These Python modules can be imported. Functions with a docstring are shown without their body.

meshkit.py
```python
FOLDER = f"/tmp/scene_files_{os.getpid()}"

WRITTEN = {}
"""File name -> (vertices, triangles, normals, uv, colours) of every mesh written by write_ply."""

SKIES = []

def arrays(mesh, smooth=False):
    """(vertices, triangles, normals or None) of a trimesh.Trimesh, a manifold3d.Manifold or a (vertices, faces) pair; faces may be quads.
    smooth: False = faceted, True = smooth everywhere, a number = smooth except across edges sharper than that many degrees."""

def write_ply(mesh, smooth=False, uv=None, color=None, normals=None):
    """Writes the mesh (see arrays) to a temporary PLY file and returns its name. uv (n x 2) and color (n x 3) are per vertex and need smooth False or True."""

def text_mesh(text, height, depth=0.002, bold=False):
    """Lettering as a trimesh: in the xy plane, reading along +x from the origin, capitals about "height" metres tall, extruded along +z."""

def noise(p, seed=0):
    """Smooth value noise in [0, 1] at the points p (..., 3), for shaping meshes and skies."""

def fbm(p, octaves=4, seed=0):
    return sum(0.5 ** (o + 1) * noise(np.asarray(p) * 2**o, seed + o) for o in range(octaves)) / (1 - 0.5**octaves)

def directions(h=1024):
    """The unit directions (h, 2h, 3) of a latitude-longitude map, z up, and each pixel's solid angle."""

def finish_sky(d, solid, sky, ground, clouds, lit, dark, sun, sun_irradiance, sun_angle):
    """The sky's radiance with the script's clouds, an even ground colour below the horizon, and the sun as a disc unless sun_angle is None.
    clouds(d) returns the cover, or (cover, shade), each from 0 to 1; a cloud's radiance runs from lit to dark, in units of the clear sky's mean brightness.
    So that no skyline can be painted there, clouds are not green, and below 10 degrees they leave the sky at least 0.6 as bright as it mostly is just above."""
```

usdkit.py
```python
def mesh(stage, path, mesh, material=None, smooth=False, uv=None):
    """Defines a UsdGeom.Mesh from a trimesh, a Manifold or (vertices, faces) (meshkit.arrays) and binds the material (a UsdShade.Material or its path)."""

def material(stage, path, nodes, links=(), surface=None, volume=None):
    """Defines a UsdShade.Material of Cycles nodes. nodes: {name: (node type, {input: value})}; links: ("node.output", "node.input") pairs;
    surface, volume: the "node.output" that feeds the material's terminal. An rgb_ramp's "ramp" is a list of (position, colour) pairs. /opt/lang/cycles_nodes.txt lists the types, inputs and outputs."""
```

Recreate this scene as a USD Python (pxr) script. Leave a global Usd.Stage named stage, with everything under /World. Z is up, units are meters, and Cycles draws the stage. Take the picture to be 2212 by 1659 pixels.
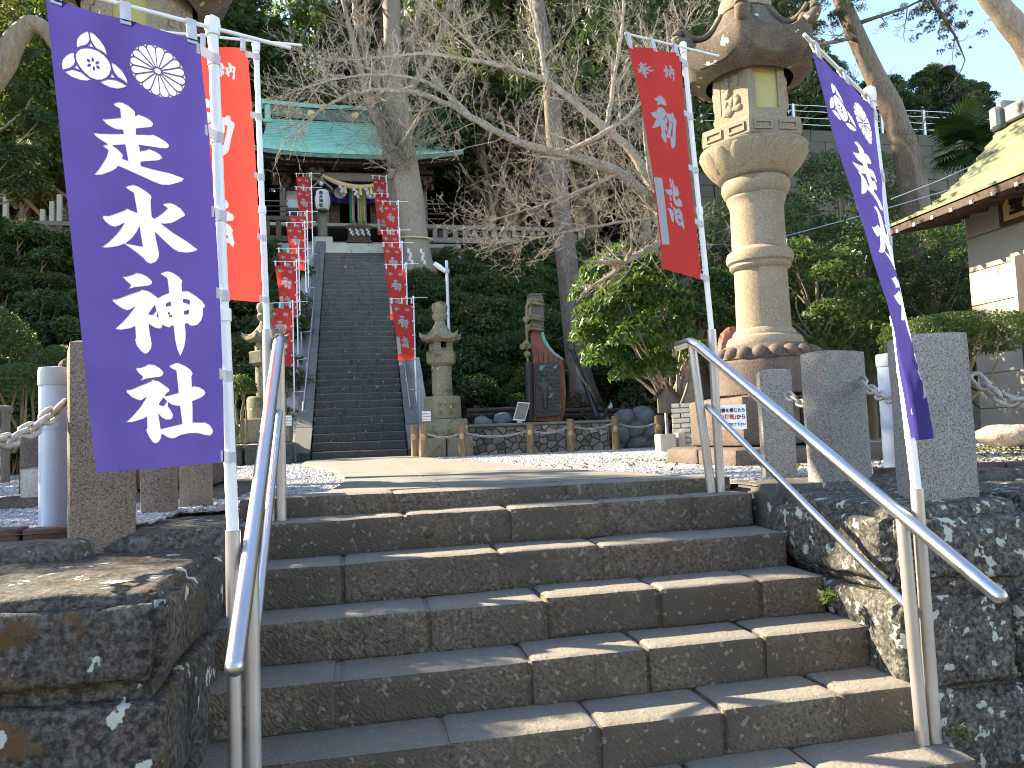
import math, glob, numpy as np, trimesh, usdkit, meshkit
from scipy.spatial import Voronoi
from shapely.geometry import Polygon, box as sbox, Point
from shapely import affinity
from shapely.ops import unary_union
from pxr import Usd, UsdGeom, UsdLux, UsdShade, Gf, Sdf, Vt

stage = Usd.Stage.CreateInMemory()
UsdGeom.SetStageUpAxis(stage, 'Z'); UsdGeom.SetStageMetersPerUnit(stage, 1.0)
UsdGeom.Xform.Define(stage, '/World'); UsdGeom.Scope.Define(stage, '/World/Looks')
PI = math.pi
# ---------------------------------------------------------------- camera
FP, YAW, PIT, ROL = 1673.3, .19274, .068068, -.0384           # focal length in pixels of a 2212 x 1659 picture
CAM = np.array([0, -3.774, .280])
_f = np.array([math.sin(YAW)*math.cos(PIT), math.cos(YAW)*math.cos(PIT), math.sin(PIT)])
_r = np.array([math.cos(YAW), -math.sin(YAW), 0]); _u = np.cross(_r, _f)
_R = math.cos(ROL)*_r + math.sin(ROL)*_u; _U = -math.sin(ROL)*_r + math.cos(ROL)*_u
camera = UsdGeom.Camera.Define(stage, '/World/camera')
camera.CreateHorizontalApertureAttr(36.0); camera.CreateFocalLengthAttr(36.0*FP/2212)
camera.CreateClippingRangeAttr(Gf.Vec2f(.05, 2000))
M = Gf.Matrix4d(*[float(x) for x in (*_R, 0, *_U, 0, *(-_f), 0, *CAM, 1)])
camera.AddTransformOp().Set(M)
camera.CreateExposureAttr(2.3)
# ---------------------------------------------------------------- sky and sun
SUN_AZ, SUN_EL = math.radians(148), math.radians(31)           # azimuth counted from +x towards +y
SUN = np.array([math.cos(SUN_AZ)*math.cos(SUN_EL), math.sin(SUN_AZ)*math.cos(SUN_EL), math.sin(SUN_EL)])
dome = UsdLux.DomeLight.Define(stage, '/World/sky')
skym = usdkit.material(stage, '/World/Looks/sky', {
    's': ('sky_texture', dict(sky_type='single_scattering', sun_disc=False, sun_elevation=SUN_EL, sun_rotation=math.atan2(SUN[0], SUN[1]), altitude=50.0, aerosol_density=.5)),
    'b': ('background_shader', dict(strength=.11))}, [('s.color', 'b.color')], surface='b.background')
UsdShade.MaterialBindingAPI.Apply(dome.GetPrim()).Bind(skym)
dome.GetPrim().SetCustomDataByKey('kind', 'structure')
sun = UsdLux.DistantLight.Define(stage, '/World/sun')
sun.CreateIntensityAttr(1.25); sun.CreateAngleAttr(.5); sun.CreateColorAttr(Gf.Vec3f(1, .85, .63))
sun.GetPrim().CreateAttribute('inputs:normalize', Sdf.ValueTypeNames.Bool).Set(True)
z_ = SUN; x_ = np.cross([0, 0, 1], z_); x_ /= np.linalg.norm(x_); y_ = np.cross(z_, x_)
sun.AddTransformOp().Set(Gf.Matrix4d(*[float(v) for v in (*x_, 0, *y_, 0, *z_, 0, 0, 0, 50, 1)]))

# ---------------------------------------------------------------- helpers
def ray(px, py):
    return _R*(px-1106)/FP + _U*(829.5-py)/FP + _f
def at(px, py, X=None, Y=None, Z=None, d=None):
    r = ray(px, py)
    k = (X-CAM[0])/r[0] if X is not None else (Y-CAM[1])/r[1] if Y is not None else (Z-CAM[2])/r[2] if Z is not None else d
    return CAM + k*r
used, ORG = {}, {}
def numbered(parent, name):
    n = used.setdefault((parent, name), 0); used[(parent, name)] += 1
    return name if n == 0 else f'{name}_{n:03d}'
def tag(prim, label=None, cat=None, group=None, kind=None):
    for k, v in (('label', label), ('category', cat), ('group', group), ('kind', kind)):
        if v: prim.SetCustomDataByKey(k, v)
def thing(name, label=None, cat=None, loc=(0, 0, 0), group=None, kind=None):
    path = '/World/' + numbered('/World', name)
    x = UsdGeom.Xform.Define(stage, path); x.AddTranslateOp().Set(Gf.Vec3d(*[float(v) for v in loc]))
    tag(x.GetPrim(), label, cat, group, kind); ORG[path] = np.array(loc, float)
    return path
def part(parent, name, mesh, mat, smooth=False, label=None, kind=None, local=False):
    path = parent + '/' + numbered(parent, name)
    o = ORG[parent]; ORG[path] = o
    v, f, n = meshkit.arrays(mesh, smooth)
    m = usdkit.mesh(stage, path, (v if local else v - o, f), mat)
    if n is not None:
        m.CreateNormalsAttr(Vt.Vec3fArray.FromNumpy(n.astype(np.float32))); m.SetNormalsInterpolation('vertex')
    tag(m.GetPrim(), label, None, None, kind)
    return path
def copy(src, label, loc, rz=0., scale=1., group=None, cat=None, name=None):
    base = name or src.split('/')[-1]
    if base[-3:].isdigit() and base[-4] == '_': base = base[:-4]
    path = '/World/' + numbered('/World', base)
    x = UsdGeom.Xform.Define(stage, path)
    x.GetPrim().GetReferences().AddInternalReference(src)
    x.ClearXformOpOrder()
    x.AddTranslateOp().Set(Gf.Vec3d(*[float(v) for v in loc])); x.AddRotateZOp().Set(math.degrees(rz))
    s = (scale,)*3 if np.ndim(scale) == 0 else scale
    x.AddScaleOp().Set(Gf.Vec3f(*[float(v) for v in s]))
    was = stage.GetPrimAtPath(src).GetCustomData()
    tag(x.GetPrim(), label or was.get('label'), cat or was.get('category'), group or was.get('group'))
    x.GetPrim().SetInstanceable(True)
    return path
cat_ = trimesh.util.concatenate
def rot(m, ax, a, c=(0, 0, 0)):
    m.apply_transform(trimesh.transformations.rotation_matrix(a, ax, c)); return m
def bx(x0, x1, y0, y1, z0, z1, ch=0.):
    """box, chamfered by ch"""
    if ch <= 0:
        m = trimesh.creation.box([x1-x0, y1-y0, z1-z0]); m.apply_translation([(x0+x1)/2, (y0+y1)/2, (z0+z1)/2]); return m
    p = []
    for a in (0, 1, 2):
        for sx in (-1, 1):
            for sy in (-1, 1):
                for sz in (-1, 1):
                    h = np.array([x1-x0, y1-y0, z1-z0])/2 - ch; h[a] += ch
                    p.append(h*[sx, sy, sz])
    m = trimesh.convex.convex_hull(np.array(p)); m.apply_translation([(x0+x1)/2, (y0+y1)/2, (z0+z1)/2]); return m
def tube(pts, r, n=8, caps=True):
    pts = np.asarray(pts, float); k = len(pts); r = np.broadcast_to(np.asarray(r, float), (k,))
    t = np.gradient(pts, axis=0); t /= np.maximum(np.linalg.norm(t, axis=1, keepdims=True), 1e-9)
    ref = np.array([0, 0, 1.]) if abs(t[:, 2]).mean() < .9 else np.array([1., 0, 0])
    a = np.cross(t, ref); a /= np.maximum(np.linalg.norm(a, axis=1, keepdims=True), 1e-9); b = np.cross(t, a)
    th = np.arange(n)/n*2*PI
    v = pts[:, None] + r[:, None, None]*(a[:, None]*np.cos(th)[None, :, None] + b[:, None]*np.sin(th)[None, :, None])
    v = v.reshape(-1, 3); i = np.arange(k-1)[:, None]*n; j = np.arange(n)[None]; j2 = (j+1) % n
    q = np.stack([i+j, i+j2, i+n+j2, i+n+j], -1).reshape(-1, 4)
    f = np.vstack([q[:, [0, 2, 1]], q[:, [0, 3, 2]]])
    if caps:
        v = np.vstack([v, pts[:1], pts[-1:]]); c0, c1 = len(v)-2, len(v)-1; jj = np.arange(n)
        f = np.vstack([f, np.stack([np.full(n, c0), jj, (jj+1) % n], 1), np.stack([np.full(n, c1), (k-1)*n+(jj+1) % n, (k-1)*n+jj], 1)])
    return trimesh.Trimesh(v, f, process=False)
def segs(a, b, ra, rb, n=4):
    """many tapered prisms as one mesh"""
    a, b = np.asarray(a, float), np.asarray(b, float); t = b-a; t = t/np.maximum(np.linalg.norm(t, axis=1, keepdims=True), 1e-9)
    ref = np.where(abs(t[:, 2:3]) < .9, [[0, 0, 1.]], [[1., 0, 0]])
    u = np.cross(t, ref); u /= np.linalg.norm(u, axis=1, keepdims=True); w = np.cross(t, u)
    th = np.arange(n)/n*2*PI; ring = u[:, None]*np.cos(th)[None, :, None] + w[:, None]*np.sin(th)[None, :, None]
    v = np.concatenate([a[:, None]+ring*np.asarray(ra)[:, None, None], b[:, None]+ring*np.asarray(rb)[:, None, None]], 1).reshape(-1, 3)
    base = np.arange(len(a))[:, None]*2*n; j = np.arange(n)[None]; j2 = (j+1) % n
    f = np.concatenate([np.stack([base+j, base+n+j2, base+j2], -1).reshape(-1, 3), np.stack([base+j, base+n+j, base+n+j2], -1).reshape(-1, 3)])
    return trimesh.Trimesh(v, f, process=False)
def lathe(prof, n=48, c=(0, 0, 0), phase=0.):
    """prof: (r, z) from bottom to top"""
    prof = np.array(prof, float); th = np.arange(n)/n*2*PI + phase; k = len(prof)
    v = np.stack([prof[:, :1]*np.cos(th), prof[:, :1]*np.sin(th), np.repeat(prof[:, 1:2], n, 1)], -1).reshape(-1, 3)
    i = np.arange(k-1)[:, None]*n; j = np.arange(n)[None]; j2 = (j+1) % n
    q = np.stack([i+j, i+j2, i+n+j2, i+n+j], -1).reshape(-1, 4)
    f = np.vstack([q[:, [0, 1, 2]], q[:, [0, 2, 3]]])
    v = np.vstack([v, [[0, 0, prof[0, 1]], [0, 0, prof[-1, 1]]]]); jj = np.arange(n)
    f = np.vstack([f, np.stack([np.full(n, len(v)-2), (jj+1) % n, jj], 1), np.stack([np.full(n, len(v)-1), (k-1)*n+jj, (k-1)*n+(jj+1) % n], 1)])
    m = trimesh.Trimesh(v, f, process=False); m.apply_translation(c); return m
def gridbox(x0, x1, y0, y1, z0, z1, s=.05, amp=.006, edge=.014, seed=0, ns=6.):
    """a weathered stone block: subdivided box with softened edges and noise"""
    nx, ny, nz = [max(2, int(round((b-a)/s))) for a, b in ((x0, x1), (y0, y1), (z0, z1))]
    V, F, base = [], [], 0
    def face(o, du, dv, nu, nv):
        nonlocal base
        u, w = np.meshgrid(np.arange(nu+1)/nu, np.arange(nv+1)/nv, indexing='ij')
        V.append((np.array(o)[None, None] + u[..., None]*np.array(du) + w[..., None]*np.array(dv)).reshape(-1, 3))
        i, j = np.meshgrid(np.arange(nu), np.arange(nv), indexing='ij'); a = base + i*(nv+1)+j
        F.append(np.stack([a, a+nv+1, a+nv+2, a+1], -1).reshape(-1, 4)); base += (nu+1)*(nv+1)
    dx, dy, dz = x1-x0, y1-y0, z1-z0
    face((x0, y0, z0), (dx, 0, 0), (0, 0, dz), nx, nz); face((x1, y1, z0), (-dx, 0, 0), (0, 0, dz), nx, nz)
    face((x1, y0, z0), (0, dy, 0), (0, 0, dz), ny, nz); face((x0, y1, z0), (0, -dy, 0), (0, 0, dz), ny, nz)
    face((x0, y0, z1), (dx, 0, 0), (0, dy, 0), nx, ny); face((x0, y1, z0), (dx, 0, 0), (0, -dy, 0), nx, ny)
    v, q = np.vstack(V), np.vstack(F); f = np.vstack([q[:, [0, 1, 2]], q[:, [0, 2, 3]]])
    m = trimesh.Trimesh(v, f, process=False); m.merge_vertices(digits_vertex=6); v = np.array(m.vertices)
    c, h = np.array([(x0+x1)/2, (y0+y1)/2, (z0+z1)/2]), np.array([dx, dy, dz])/2
    p = (v-c); q = h - np.abs(p); q = np.clip(q/edge, 0, 1)          # 0 at a face
    near = np.sort(q, axis=1)
    k = (1-near[:, 1:2])**2*edge*.55*(near[:, :1] < .01)
    p = p - np.sign(p)*np.where(q < .999, k, 0)
    e = 1e-3
    d = np.stack([meshkit.fbm(v*ns+[0, 0, 7.*j], 3, seed*13+j)-.5 for j in range(3)], 1)
    m.vertices = c + p + d*2*amp
    return m
def rough(m, amp, ns, seed=0):
    v = np.array(m.vertices); d = np.stack([meshkit.fbm(v*ns, 3, seed*7+j)-.5 for j in range(3)], 1)
    m.vertices = v + 2*amp*d; return m
def extrude(poly, h):
    return cat_([trimesh.creation.extrude_polygon(g, h, engine='earcut') for g in getattr(poly, 'geoms', [poly]) if g.area > 1e-9])
def tri2(poly):
    V, F, b = [], [], 0
    for g in getattr(poly, 'geoms', [poly]):
        if g.geom_type != 'Polygon' or g.area < 1e-8: continue
        v, f = trimesh.creation.triangulate_polygon(g, engine='earcut'); V.append(v); F.append(f+b); b += len(v)
    return (np.vstack(V), np.vstack(F)) if V else (np.zeros((0, 2)), np.zeros((0, 3), int))

# ---------------------------------------------------------------- materials
def mat(name, nodes, links, surface='p.BSDF'):
    return usdkit.material(stage, '/World/Looks/'+name, nodes, links, surface=surface)
def plain(name, c, rough=.6, metal=0., trans=0., bump=0., bs=60., spec=.5, var=.0, vs=4.):
    nodes = {'g': ('geometry', {}), 'p': ('principled_bsdf', dict(base_color=c, roughness=rough, metallic=metal, specular_ior_level=spec))}
    L = []
    if var:
        nodes['n'] = ('noise_texture', dict(scale=vs, detail=5.)); nodes['r'] = ('rgb_ramp', dict(ramp=[(.3, [x*(1-var) for x in c]), (.7, [min(1, x*(1+var)) for x in c])]))
        L += [('g.position', 'n.vector'), ('n.fac', 'r.fac'), ('r.color', 'p.base_color')]
    if bump:
        nodes['bn'] = ('noise_texture', dict(scale=bs, detail=4.)); nodes['b'] = ('bump', dict(strength=bump, distance=.01))
        L += [('g.position', 'bn.vector'), ('bn.fac', 'b.height'), ('b.normal', 'p.normal')]
    s = 'p.BSDF'
    if trans:
        nodes['t'] = ('translucent_bsdf', dict(color=c)); nodes['m'] = ('mix_closure', dict(fac=trans))
        L += [('p.BSDF', 'm.closure1'), ('t.BSDF', 'm.closure2')]
        if var: L.append(('r.color', 't.color'))
        s = 'm.closure'
    return mat(name, nodes, L, s)
def stone(name, c0, c1, ns=5., worn_skylit=None, speck=None, ss=90., samt=.5, lichen=None, lamt=.62, ls=7., moss=None, mamt=.6, bump=.5, bs=40., chisel=0., rough=.85, big=None, hl=1.5):
    """weathered stone from world position: two-tone cloud, fine speckle, lichen spots, moss"""
    N = {'g': ('geometry', {}), 'n1': ('noise_texture', dict(scale=ns, detail=7., roughness=.65)), 'r1': ('rgb_ramp', dict(ramp=[(.32, c0), (.68, c1)])),
         'n2': ('noise_texture', dict(scale=ss, detail=3., roughness=.7)), 'r2': ('rgb_ramp', dict(ramp=[(.36, speck or [x*.45 for x in c0]), (.5, c1), (.64, [min(1, x*hl) for x in c1])])),
         'm1': ('mix_color', dict(fac=samt)), 'p': ('principled_bsdf', dict(roughness=rough, specular_ior_level=.3))}
    L = [('g.position', 'n1.vector'), ('g.position', 'n2.vector'), ('n1.fac', 'r1.fac'), ('n2.fac', 'r2.fac'), ('r1.color', 'm1.a'), ('r2.color', 'm1.b')]
    last = 'm1.result'
    if big:
        N |= {'n5': ('noise_texture', dict(scale=1.7, detail=4.)), 'r5': ('rgb_ramp', dict(ramp=[(.42, [0, 0, 0]), (.6, [1, 1, 1])])), 'm5': ('mix_color', dict(b=big))}
        L += [('g.position', 'n5.vector'), ('n5.fac', 'r5.fac'), ('r5.color', 'm5.fac'), (last, 'm5.a')]; last = 'm5.result'
    if moss:
        N |= {'n3': ('noise_texture', dict(scale=3.3, detail=8., roughness=.72)), 'r3': ('rgb_ramp', dict(ramp=[(mamt, [0, 0, 0]), (mamt+.07, [1, 1, 1])])), 'm3': ('mix_color', dict(b=moss))}
        L += [('g.position', 'n3.vector'), ('n3.fac', 'r3.fac'), ('r3.color', 'm3.fac'), (last, 'm3.a')]; last = 'm3.result'
    if lichen:
        N |= {'n4': ('noise_texture', dict(scale=ls, detail=4., roughness=.55)), 'r4': ('rgb_ramp', dict(ramp=[(lamt, [0, 0, 0]), (lamt+.02, [1, 1, 1])])), 'm4': ('mix_color', dict(b=lichen))}
        L += [('g.position', 'n4.vector'), ('n4.fac', 'r4.fac'), ('r4.color', 'm4.fac'), (last, 'm4.a')]; last = 'm4.result'
    if worn_skylit:  # up-facing tops painted paler: foot wear plus the sky light they catch
        N |= {'sx': ('separate_xyz', {}), 'mrw': ('map_range', dict(from_min=.5, from_max=.95, to_min=0., to_max=.62, clamp=True)), 'm6': ('mix_color', dict(b=worn_skylit))}
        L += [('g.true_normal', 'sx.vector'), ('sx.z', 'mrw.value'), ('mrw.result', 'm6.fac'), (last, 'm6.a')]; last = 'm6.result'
    L.append((last, 'p.base_color'))
    N |= {'bn': ('noise_texture', dict(scale=bs, detail=6., roughness=.7)), 'b': ('bump', dict(strength=bump, distance=.012))}
    L += [('g.position', 'bn.vector'), ('b.normal', 'p.normal')]
    if chisel:
        N |= {'sz2': ('separate_xyz', {}), 'az': ('math', dict(math_type='multiply_add', value2=-chisel, value3=chisel, use_clamp=True)), 'mp': ('mapping', dict(rotation=(0, .75, 0))), 'w': ('wave_texture', dict(scale=15., distortion=14., detail=3., detail_scale=1.2, bands_direction='x')), 'ms': ('math', dict(math_type='multiply_add'))}
        L += [('g.true_normal', 'sz2.vector'), ('sz2.z', 'az.value1'), ('az.value', 'ms.value2'), ('g.position', 'mp.vector'), ('mp.vector', 'w.vector'), ('w.fac', 'ms.value1'), ('bn.fac', 'ms.value3'), ('ms.value', 'b.height')]
    else:
        L.append(('bn.fac', 'b.height'))
    return mat(name, N, L)
def leafmat(name, c0, c1, trans=.35, rough=.45, spec=.5):
    return mat(name, {'g': ('geometry', {}), 'r': ('rgb_ramp', dict(ramp=[(0, c0), (.6, c1), (1, [c1[0]*1.5, c1[1]*1.25, c1[2]])])), 'o': ('object_info', {}),
        'ad': ('math', dict(math_type='multiply_add', value2=.35, value3=-.17)), 'a2': ('math', dict(math_type='add')),
        'p': ('principled_bsdf', dict(roughness=rough, specular_ior_level=spec)), 't': ('translucent_bsdf', {}), 'm': ('mix_closure', dict(fac=trans)), 'h': ('hsv', dict(saturation=1.1, value=1.6))},
        [('g.random_per_island', 'a2.value1'), ('o.random', 'ad.value1'), ('ad.value', 'a2.value2'), ('a2.value', 'r.fac'), ('r.color', 'p.base_color'), ('r.color', 'h.color'), ('h.color', 't.color'), ('p.BSDF', 'm.closure1'), ('t.BSDF', 'm.closure2')], 'm.closure')
def woodmat(name, c0, c1, sc=(3, 3, .6), bump=.4, rough=.75):
    return mat(name, {'g': ('geometry', {}), 'mp': ('mapping', dict(scale=sc)), 'n': ('noise_texture', dict(scale=9., detail=6., roughness=.65, distortion=.5)), 'r': ('rgb_ramp', dict(ramp=[(.3, c0), (.7, c1)])),
        'p': ('principled_bsdf', dict(roughness=rough, specular_ior_level=.3)), 'b': ('bump', dict(strength=bump, distance=.01))},
        [('g.position', 'mp.vector'), ('mp.vector', 'n.vector'), ('n.fac', 'r.fac'), ('r.color', 'p.base_color'), ('n.fac', 'b.height'), ('b.normal', 'p.normal')])
step_m = stone('step_stone', (.058, .046, .032), (.150, .124, .088), 5., ss=60., samt=.55, lichen=(.20, .185, .145), lamt=.615, ls=30., chisel=.2, bump=.9, bs=55., big=(.082, .069, .050), worn_skylit=(.27, .248, .205))  # pale tread colour stands for sky light as well as wear
farstep_m = stone('far_step_stone', (.030, .031, .026), (.075, .074, .062), 3., ss=40., lichen=(.2, .22, .19), lamt=.66, ls=9., bump=.4, worn_skylit=(.26, .26, .235))
wall_m = stone('wall_stone', (.012, .011, .009), (.062, .056, .046), 9., ss=48., samt=.65, hl=2.6, lichen=(.42, .43, .38), lamt=.635, ls=10., moss=(.085, .05, .018), mamt=.565, bump=1., bs=26.)
wallr_m = stone('wall_stone_lichen', (.014, .013, .011), (.085, .079, .067), 9., ss=48., samt=.65, hl=2.6, lichen=(.42, .44, .38), lamt=.60, ls=17., moss=(.08, .055, .022), mamt=.62, bump=1., bs=26.)
cope_m = stone('coping_stone', (.018, .017, .015), (.10, .093, .08), 8., ss=48., samt=.6, hl=2.3, lichen=(.34, .34, .30), lamt=.655, ls=11., moss=(.06, .035, .014), mamt=.60, bump=1., bs=30., big=(.075, .07, .06))
granite_m = stone('granite', (.12, .115, .10), (.25, .24, .22), 3., speck=(.025, .024, .022), ss=150., samt=.72, bump=.5, bs=120.)
granite2_m = stone('granite_warm', (.10, .08, .06), (.225, .18, .135), 3., speck=(.022, .018, .014), ss=150., samt=.68, bump=.5, bs=90.)
lant_m = stone('lantern_stone', (.165, .132, .083), (.265, .222, .152), 2.5, speck=(.17, .13, .08), ss=75., samt=.5, bump=.5, bs=70.)
lantroof_m = stone('lantern_roof_stone', (.022, .019, .016), (.15, .115, .078), 4., speck=(.03, .025, .02), ss=70., samt=.4, lichen=(.45, .42, .34), lamt=.64, ls=9., bump=.6, bs=60.)
ped_m = stone('pedestal_stone', (.038, .028, .023), (.125, .095, .074), 2.6, speck=(.05, .04, .03), ss=75., samt=.55, bump=.6, bs=70.)
mossy_m = stone('mossy_lantern_stone', (.12, .105, .065), (.25, .22, .14), 4., ss=60., moss=(.10, .11, .04), mamt=.56, lichen=(.42, .42, .36), lamt=.68, ls=9., bump=.5)
pale_m = stone('flagstone', (.13, .115, .085), (.27, .245, .19), 5., ss=50., samt=.4, bump=.5)
flag_ms = [pale_m, stone('flagstone_dark', (.07, .063, .05), (.16, .145, .115), 5., ss=50., samt=.4, bump=.5), stone('flagstone_light', (.24, .215, .165), (.42, .385, .31), 5., ss=50., samt=.4, bump=.5), stone('flagstone_brown', (.14, .10, .06), (.27, .20, .13), 5., ss=50., samt=.4, bump=.5)]
mortar_m = plain('mortar', (.13, .122, .10), .95, bump=.5)
boulder_m = stone('boulder_stone', (.075, .085, .084), (.175, .19, .182), 3., ss=40., samt=.3, bump=.4)
rock_m = stone('rock', (.15, .11, .085), (.34, .28, .22), 3., ss=60., lichen=(.45, .43, .38), lamt=.66, bump=.8)
path_m = plain('path_concrete', (.165, .154, .127), .9, bump=.2, bs=90., var=.14, vs=2.5)
brick_m = plain('brick', (.085, .05, .036), .9, bump=.5, var=.4, vs=9.)
palebrick_m = plain('pale_brick', (.50, .45, .33), .9, bump=.5, var=.2, vs=8.)
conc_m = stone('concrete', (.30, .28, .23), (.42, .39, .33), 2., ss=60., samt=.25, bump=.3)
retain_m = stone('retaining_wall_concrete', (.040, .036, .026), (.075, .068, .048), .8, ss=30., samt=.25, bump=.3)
steel_m = plain('brushed_steel', (.60, .59, .58), .27, metal=1., var=.06, vs=3.)
steelp_m = plain('dull_steel', (.50, .47, .43), .42, metal=.8, var=.14, vs=4.)
galv_m = plain('painted_pipe', (.46, .48, .50), .5, metal=.3)
chain_m = plain('galvanised_chain', (.42, .38, .33), .6, metal=.35, var=.25, vs=30., bump=.2)
plastic_m = plain('white_plastic', (.78, .78, .76), .35)
loop_m = plain('white_ribbon', (.74, .74, .75), .8, trans=.2)
pvc_m = plain('blue_grey_pipe', (.40, .46, .56), .55, var=.06, vs=6.)
cap_m = plain('grey_cap', (.36, .38, .40), .5)
purple_m = plain('purple_cloth', (.048, .040, .20), .85, trans=.4, bump=.12, bs=500., spec=.1, var=.07, vs=5.)
red_m = plain('red_cloth', (.64, .066, .052), .85, trans=.42, bump=.12, bs=500., spec=.1, var=.05, vs=5.)
white_m = plain('white_print', (.44, .465, .51), .85, trans=.4, bump=.1, bs=500., spec=.1)
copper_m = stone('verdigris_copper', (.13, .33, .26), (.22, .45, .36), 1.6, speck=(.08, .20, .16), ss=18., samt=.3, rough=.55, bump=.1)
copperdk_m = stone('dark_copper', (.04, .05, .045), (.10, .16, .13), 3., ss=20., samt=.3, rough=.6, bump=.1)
copper2_m = stone('yellow_copper', (.10, .11, .052), (.175, .172, .08), 1.5, speck=(.12, .19, .13), ss=14., samt=.3, rough=.5, bump=.05)
wood_m = woodmat('old_wood', (.035, .022, .014), (.085, .056, .036))
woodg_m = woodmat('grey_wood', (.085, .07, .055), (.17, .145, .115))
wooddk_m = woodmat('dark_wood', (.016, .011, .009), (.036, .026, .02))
logs_m = woodmat('log_post_wood', (.14, .09, .045), (.33, .235, .13), sc=(4, 4, .5))
loge_m = plain('cut_wood', (.50, .34, .13), .8, var=.2, vs=20.)
rail_m = woodmat('dark_rail_wood', (.03, .02, .016), (.065, .045, .035), sc=(.6, 3, 3))
bark_m = woodmat('grey_bark', (.10, .078, .056), (.25, .20, .15), sc=(5, 5, .8), bump=1.)
cherry_m = stone('cherry_bark', (.13, .105, .078), (.32, .275, .21), 9., ss=30., samt=.4, bump=.6)
cedar_m = woodmat('cedar_bark', (.035, .026, .02), (.19, .142, .105), sc=(6, 6, .5), bump=1.)
brownbark_m = woodmat('brown_bark', (.11, .08, .045), (.25, .19, .11), sc=(4, 4, 1), bump=.6)
soil_m = stone('slope_soil', (.035, .022, .012), (.11, .072, .038), 6., ss=25., samt=.5, bump=1.)
redpaint_m = plain('rust_red_paint', (.23, .075, .045), .6, var=.12, vs=5.)
black_m = plain('black_paint', (.012, .012, .013), .35)
bronze_m = stone('bronze', (.05, .052, .045), (.085, .08, .068), 4., ss=30., samt=.3, lichen=(.16, .34, .29), lamt=.63, ls=6., rough=.45, bump=.3)
rope_m = plain('straw_rope', (.46, .34, .17), .9, bump=.6, bs=120., var=.2, vs=30.)
oldrope_m = plain('mossy_rope', (.20, .165, .085), .95, bump=.8, bs=80., var=.35, vs=12.)
paper_m = plain('white_paper', (.80, .80, .80), .8, trans=.3)
plaster_m = plain('grey_plaster', (.31, .283, .232), .9, bump=.15, var=.06, vs=2.)
pane_m = plain('ochre_pane', (.36, .31, .085), .35, var=.05)
sign_m = plain('sign_board', (.78, .78, .76), .4)
ink_m = plain('black_ink', (.012, .012, .014), .6)
redink_m = plain('red_ink', (.62, .03, .03), .6)
glass_m = mat('window_glass', {'t': ('transparent_bsdf', {}), 'g': ('glossy_bsdf', dict(roughness=.05)), 'f': ('fresnel', dict(IOR=1.6)), 'm': ('mix_closure', {})}, [('f.fac', 'm.fac'), ('t.BSDF', 'm.closure1'), ('g.BSDF', 'm.closure2')], 'm.closure')
curtain_m = plain('purple_curtain', (.03, .025, .16), .85, trans=.1)
gold_m = plain('gilt', (.62, .45, .15), .4, metal=.6)
green_m = plain('green_cloth', (.03, .30, .13), .8, trans=.2)
yellow_m = plain('yellow_cloth', (.72, .62, .05), .8, trans=.2)
pebble_m = mat('white_pebble', {'o': ('object_info', {}), 'r': ('rgb_ramp', dict(ramp=[(0, (.15, .146, .142)), (.25, (.27, .267, .264)), (.9, (.42, .415, .41)), (1, (.24, .155, .11))])), 'p': ('principled_bsdf', dict(roughness=.7))}, [('o.random', 'r.fac'), ('r.color', 'p.base_color')])
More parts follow.
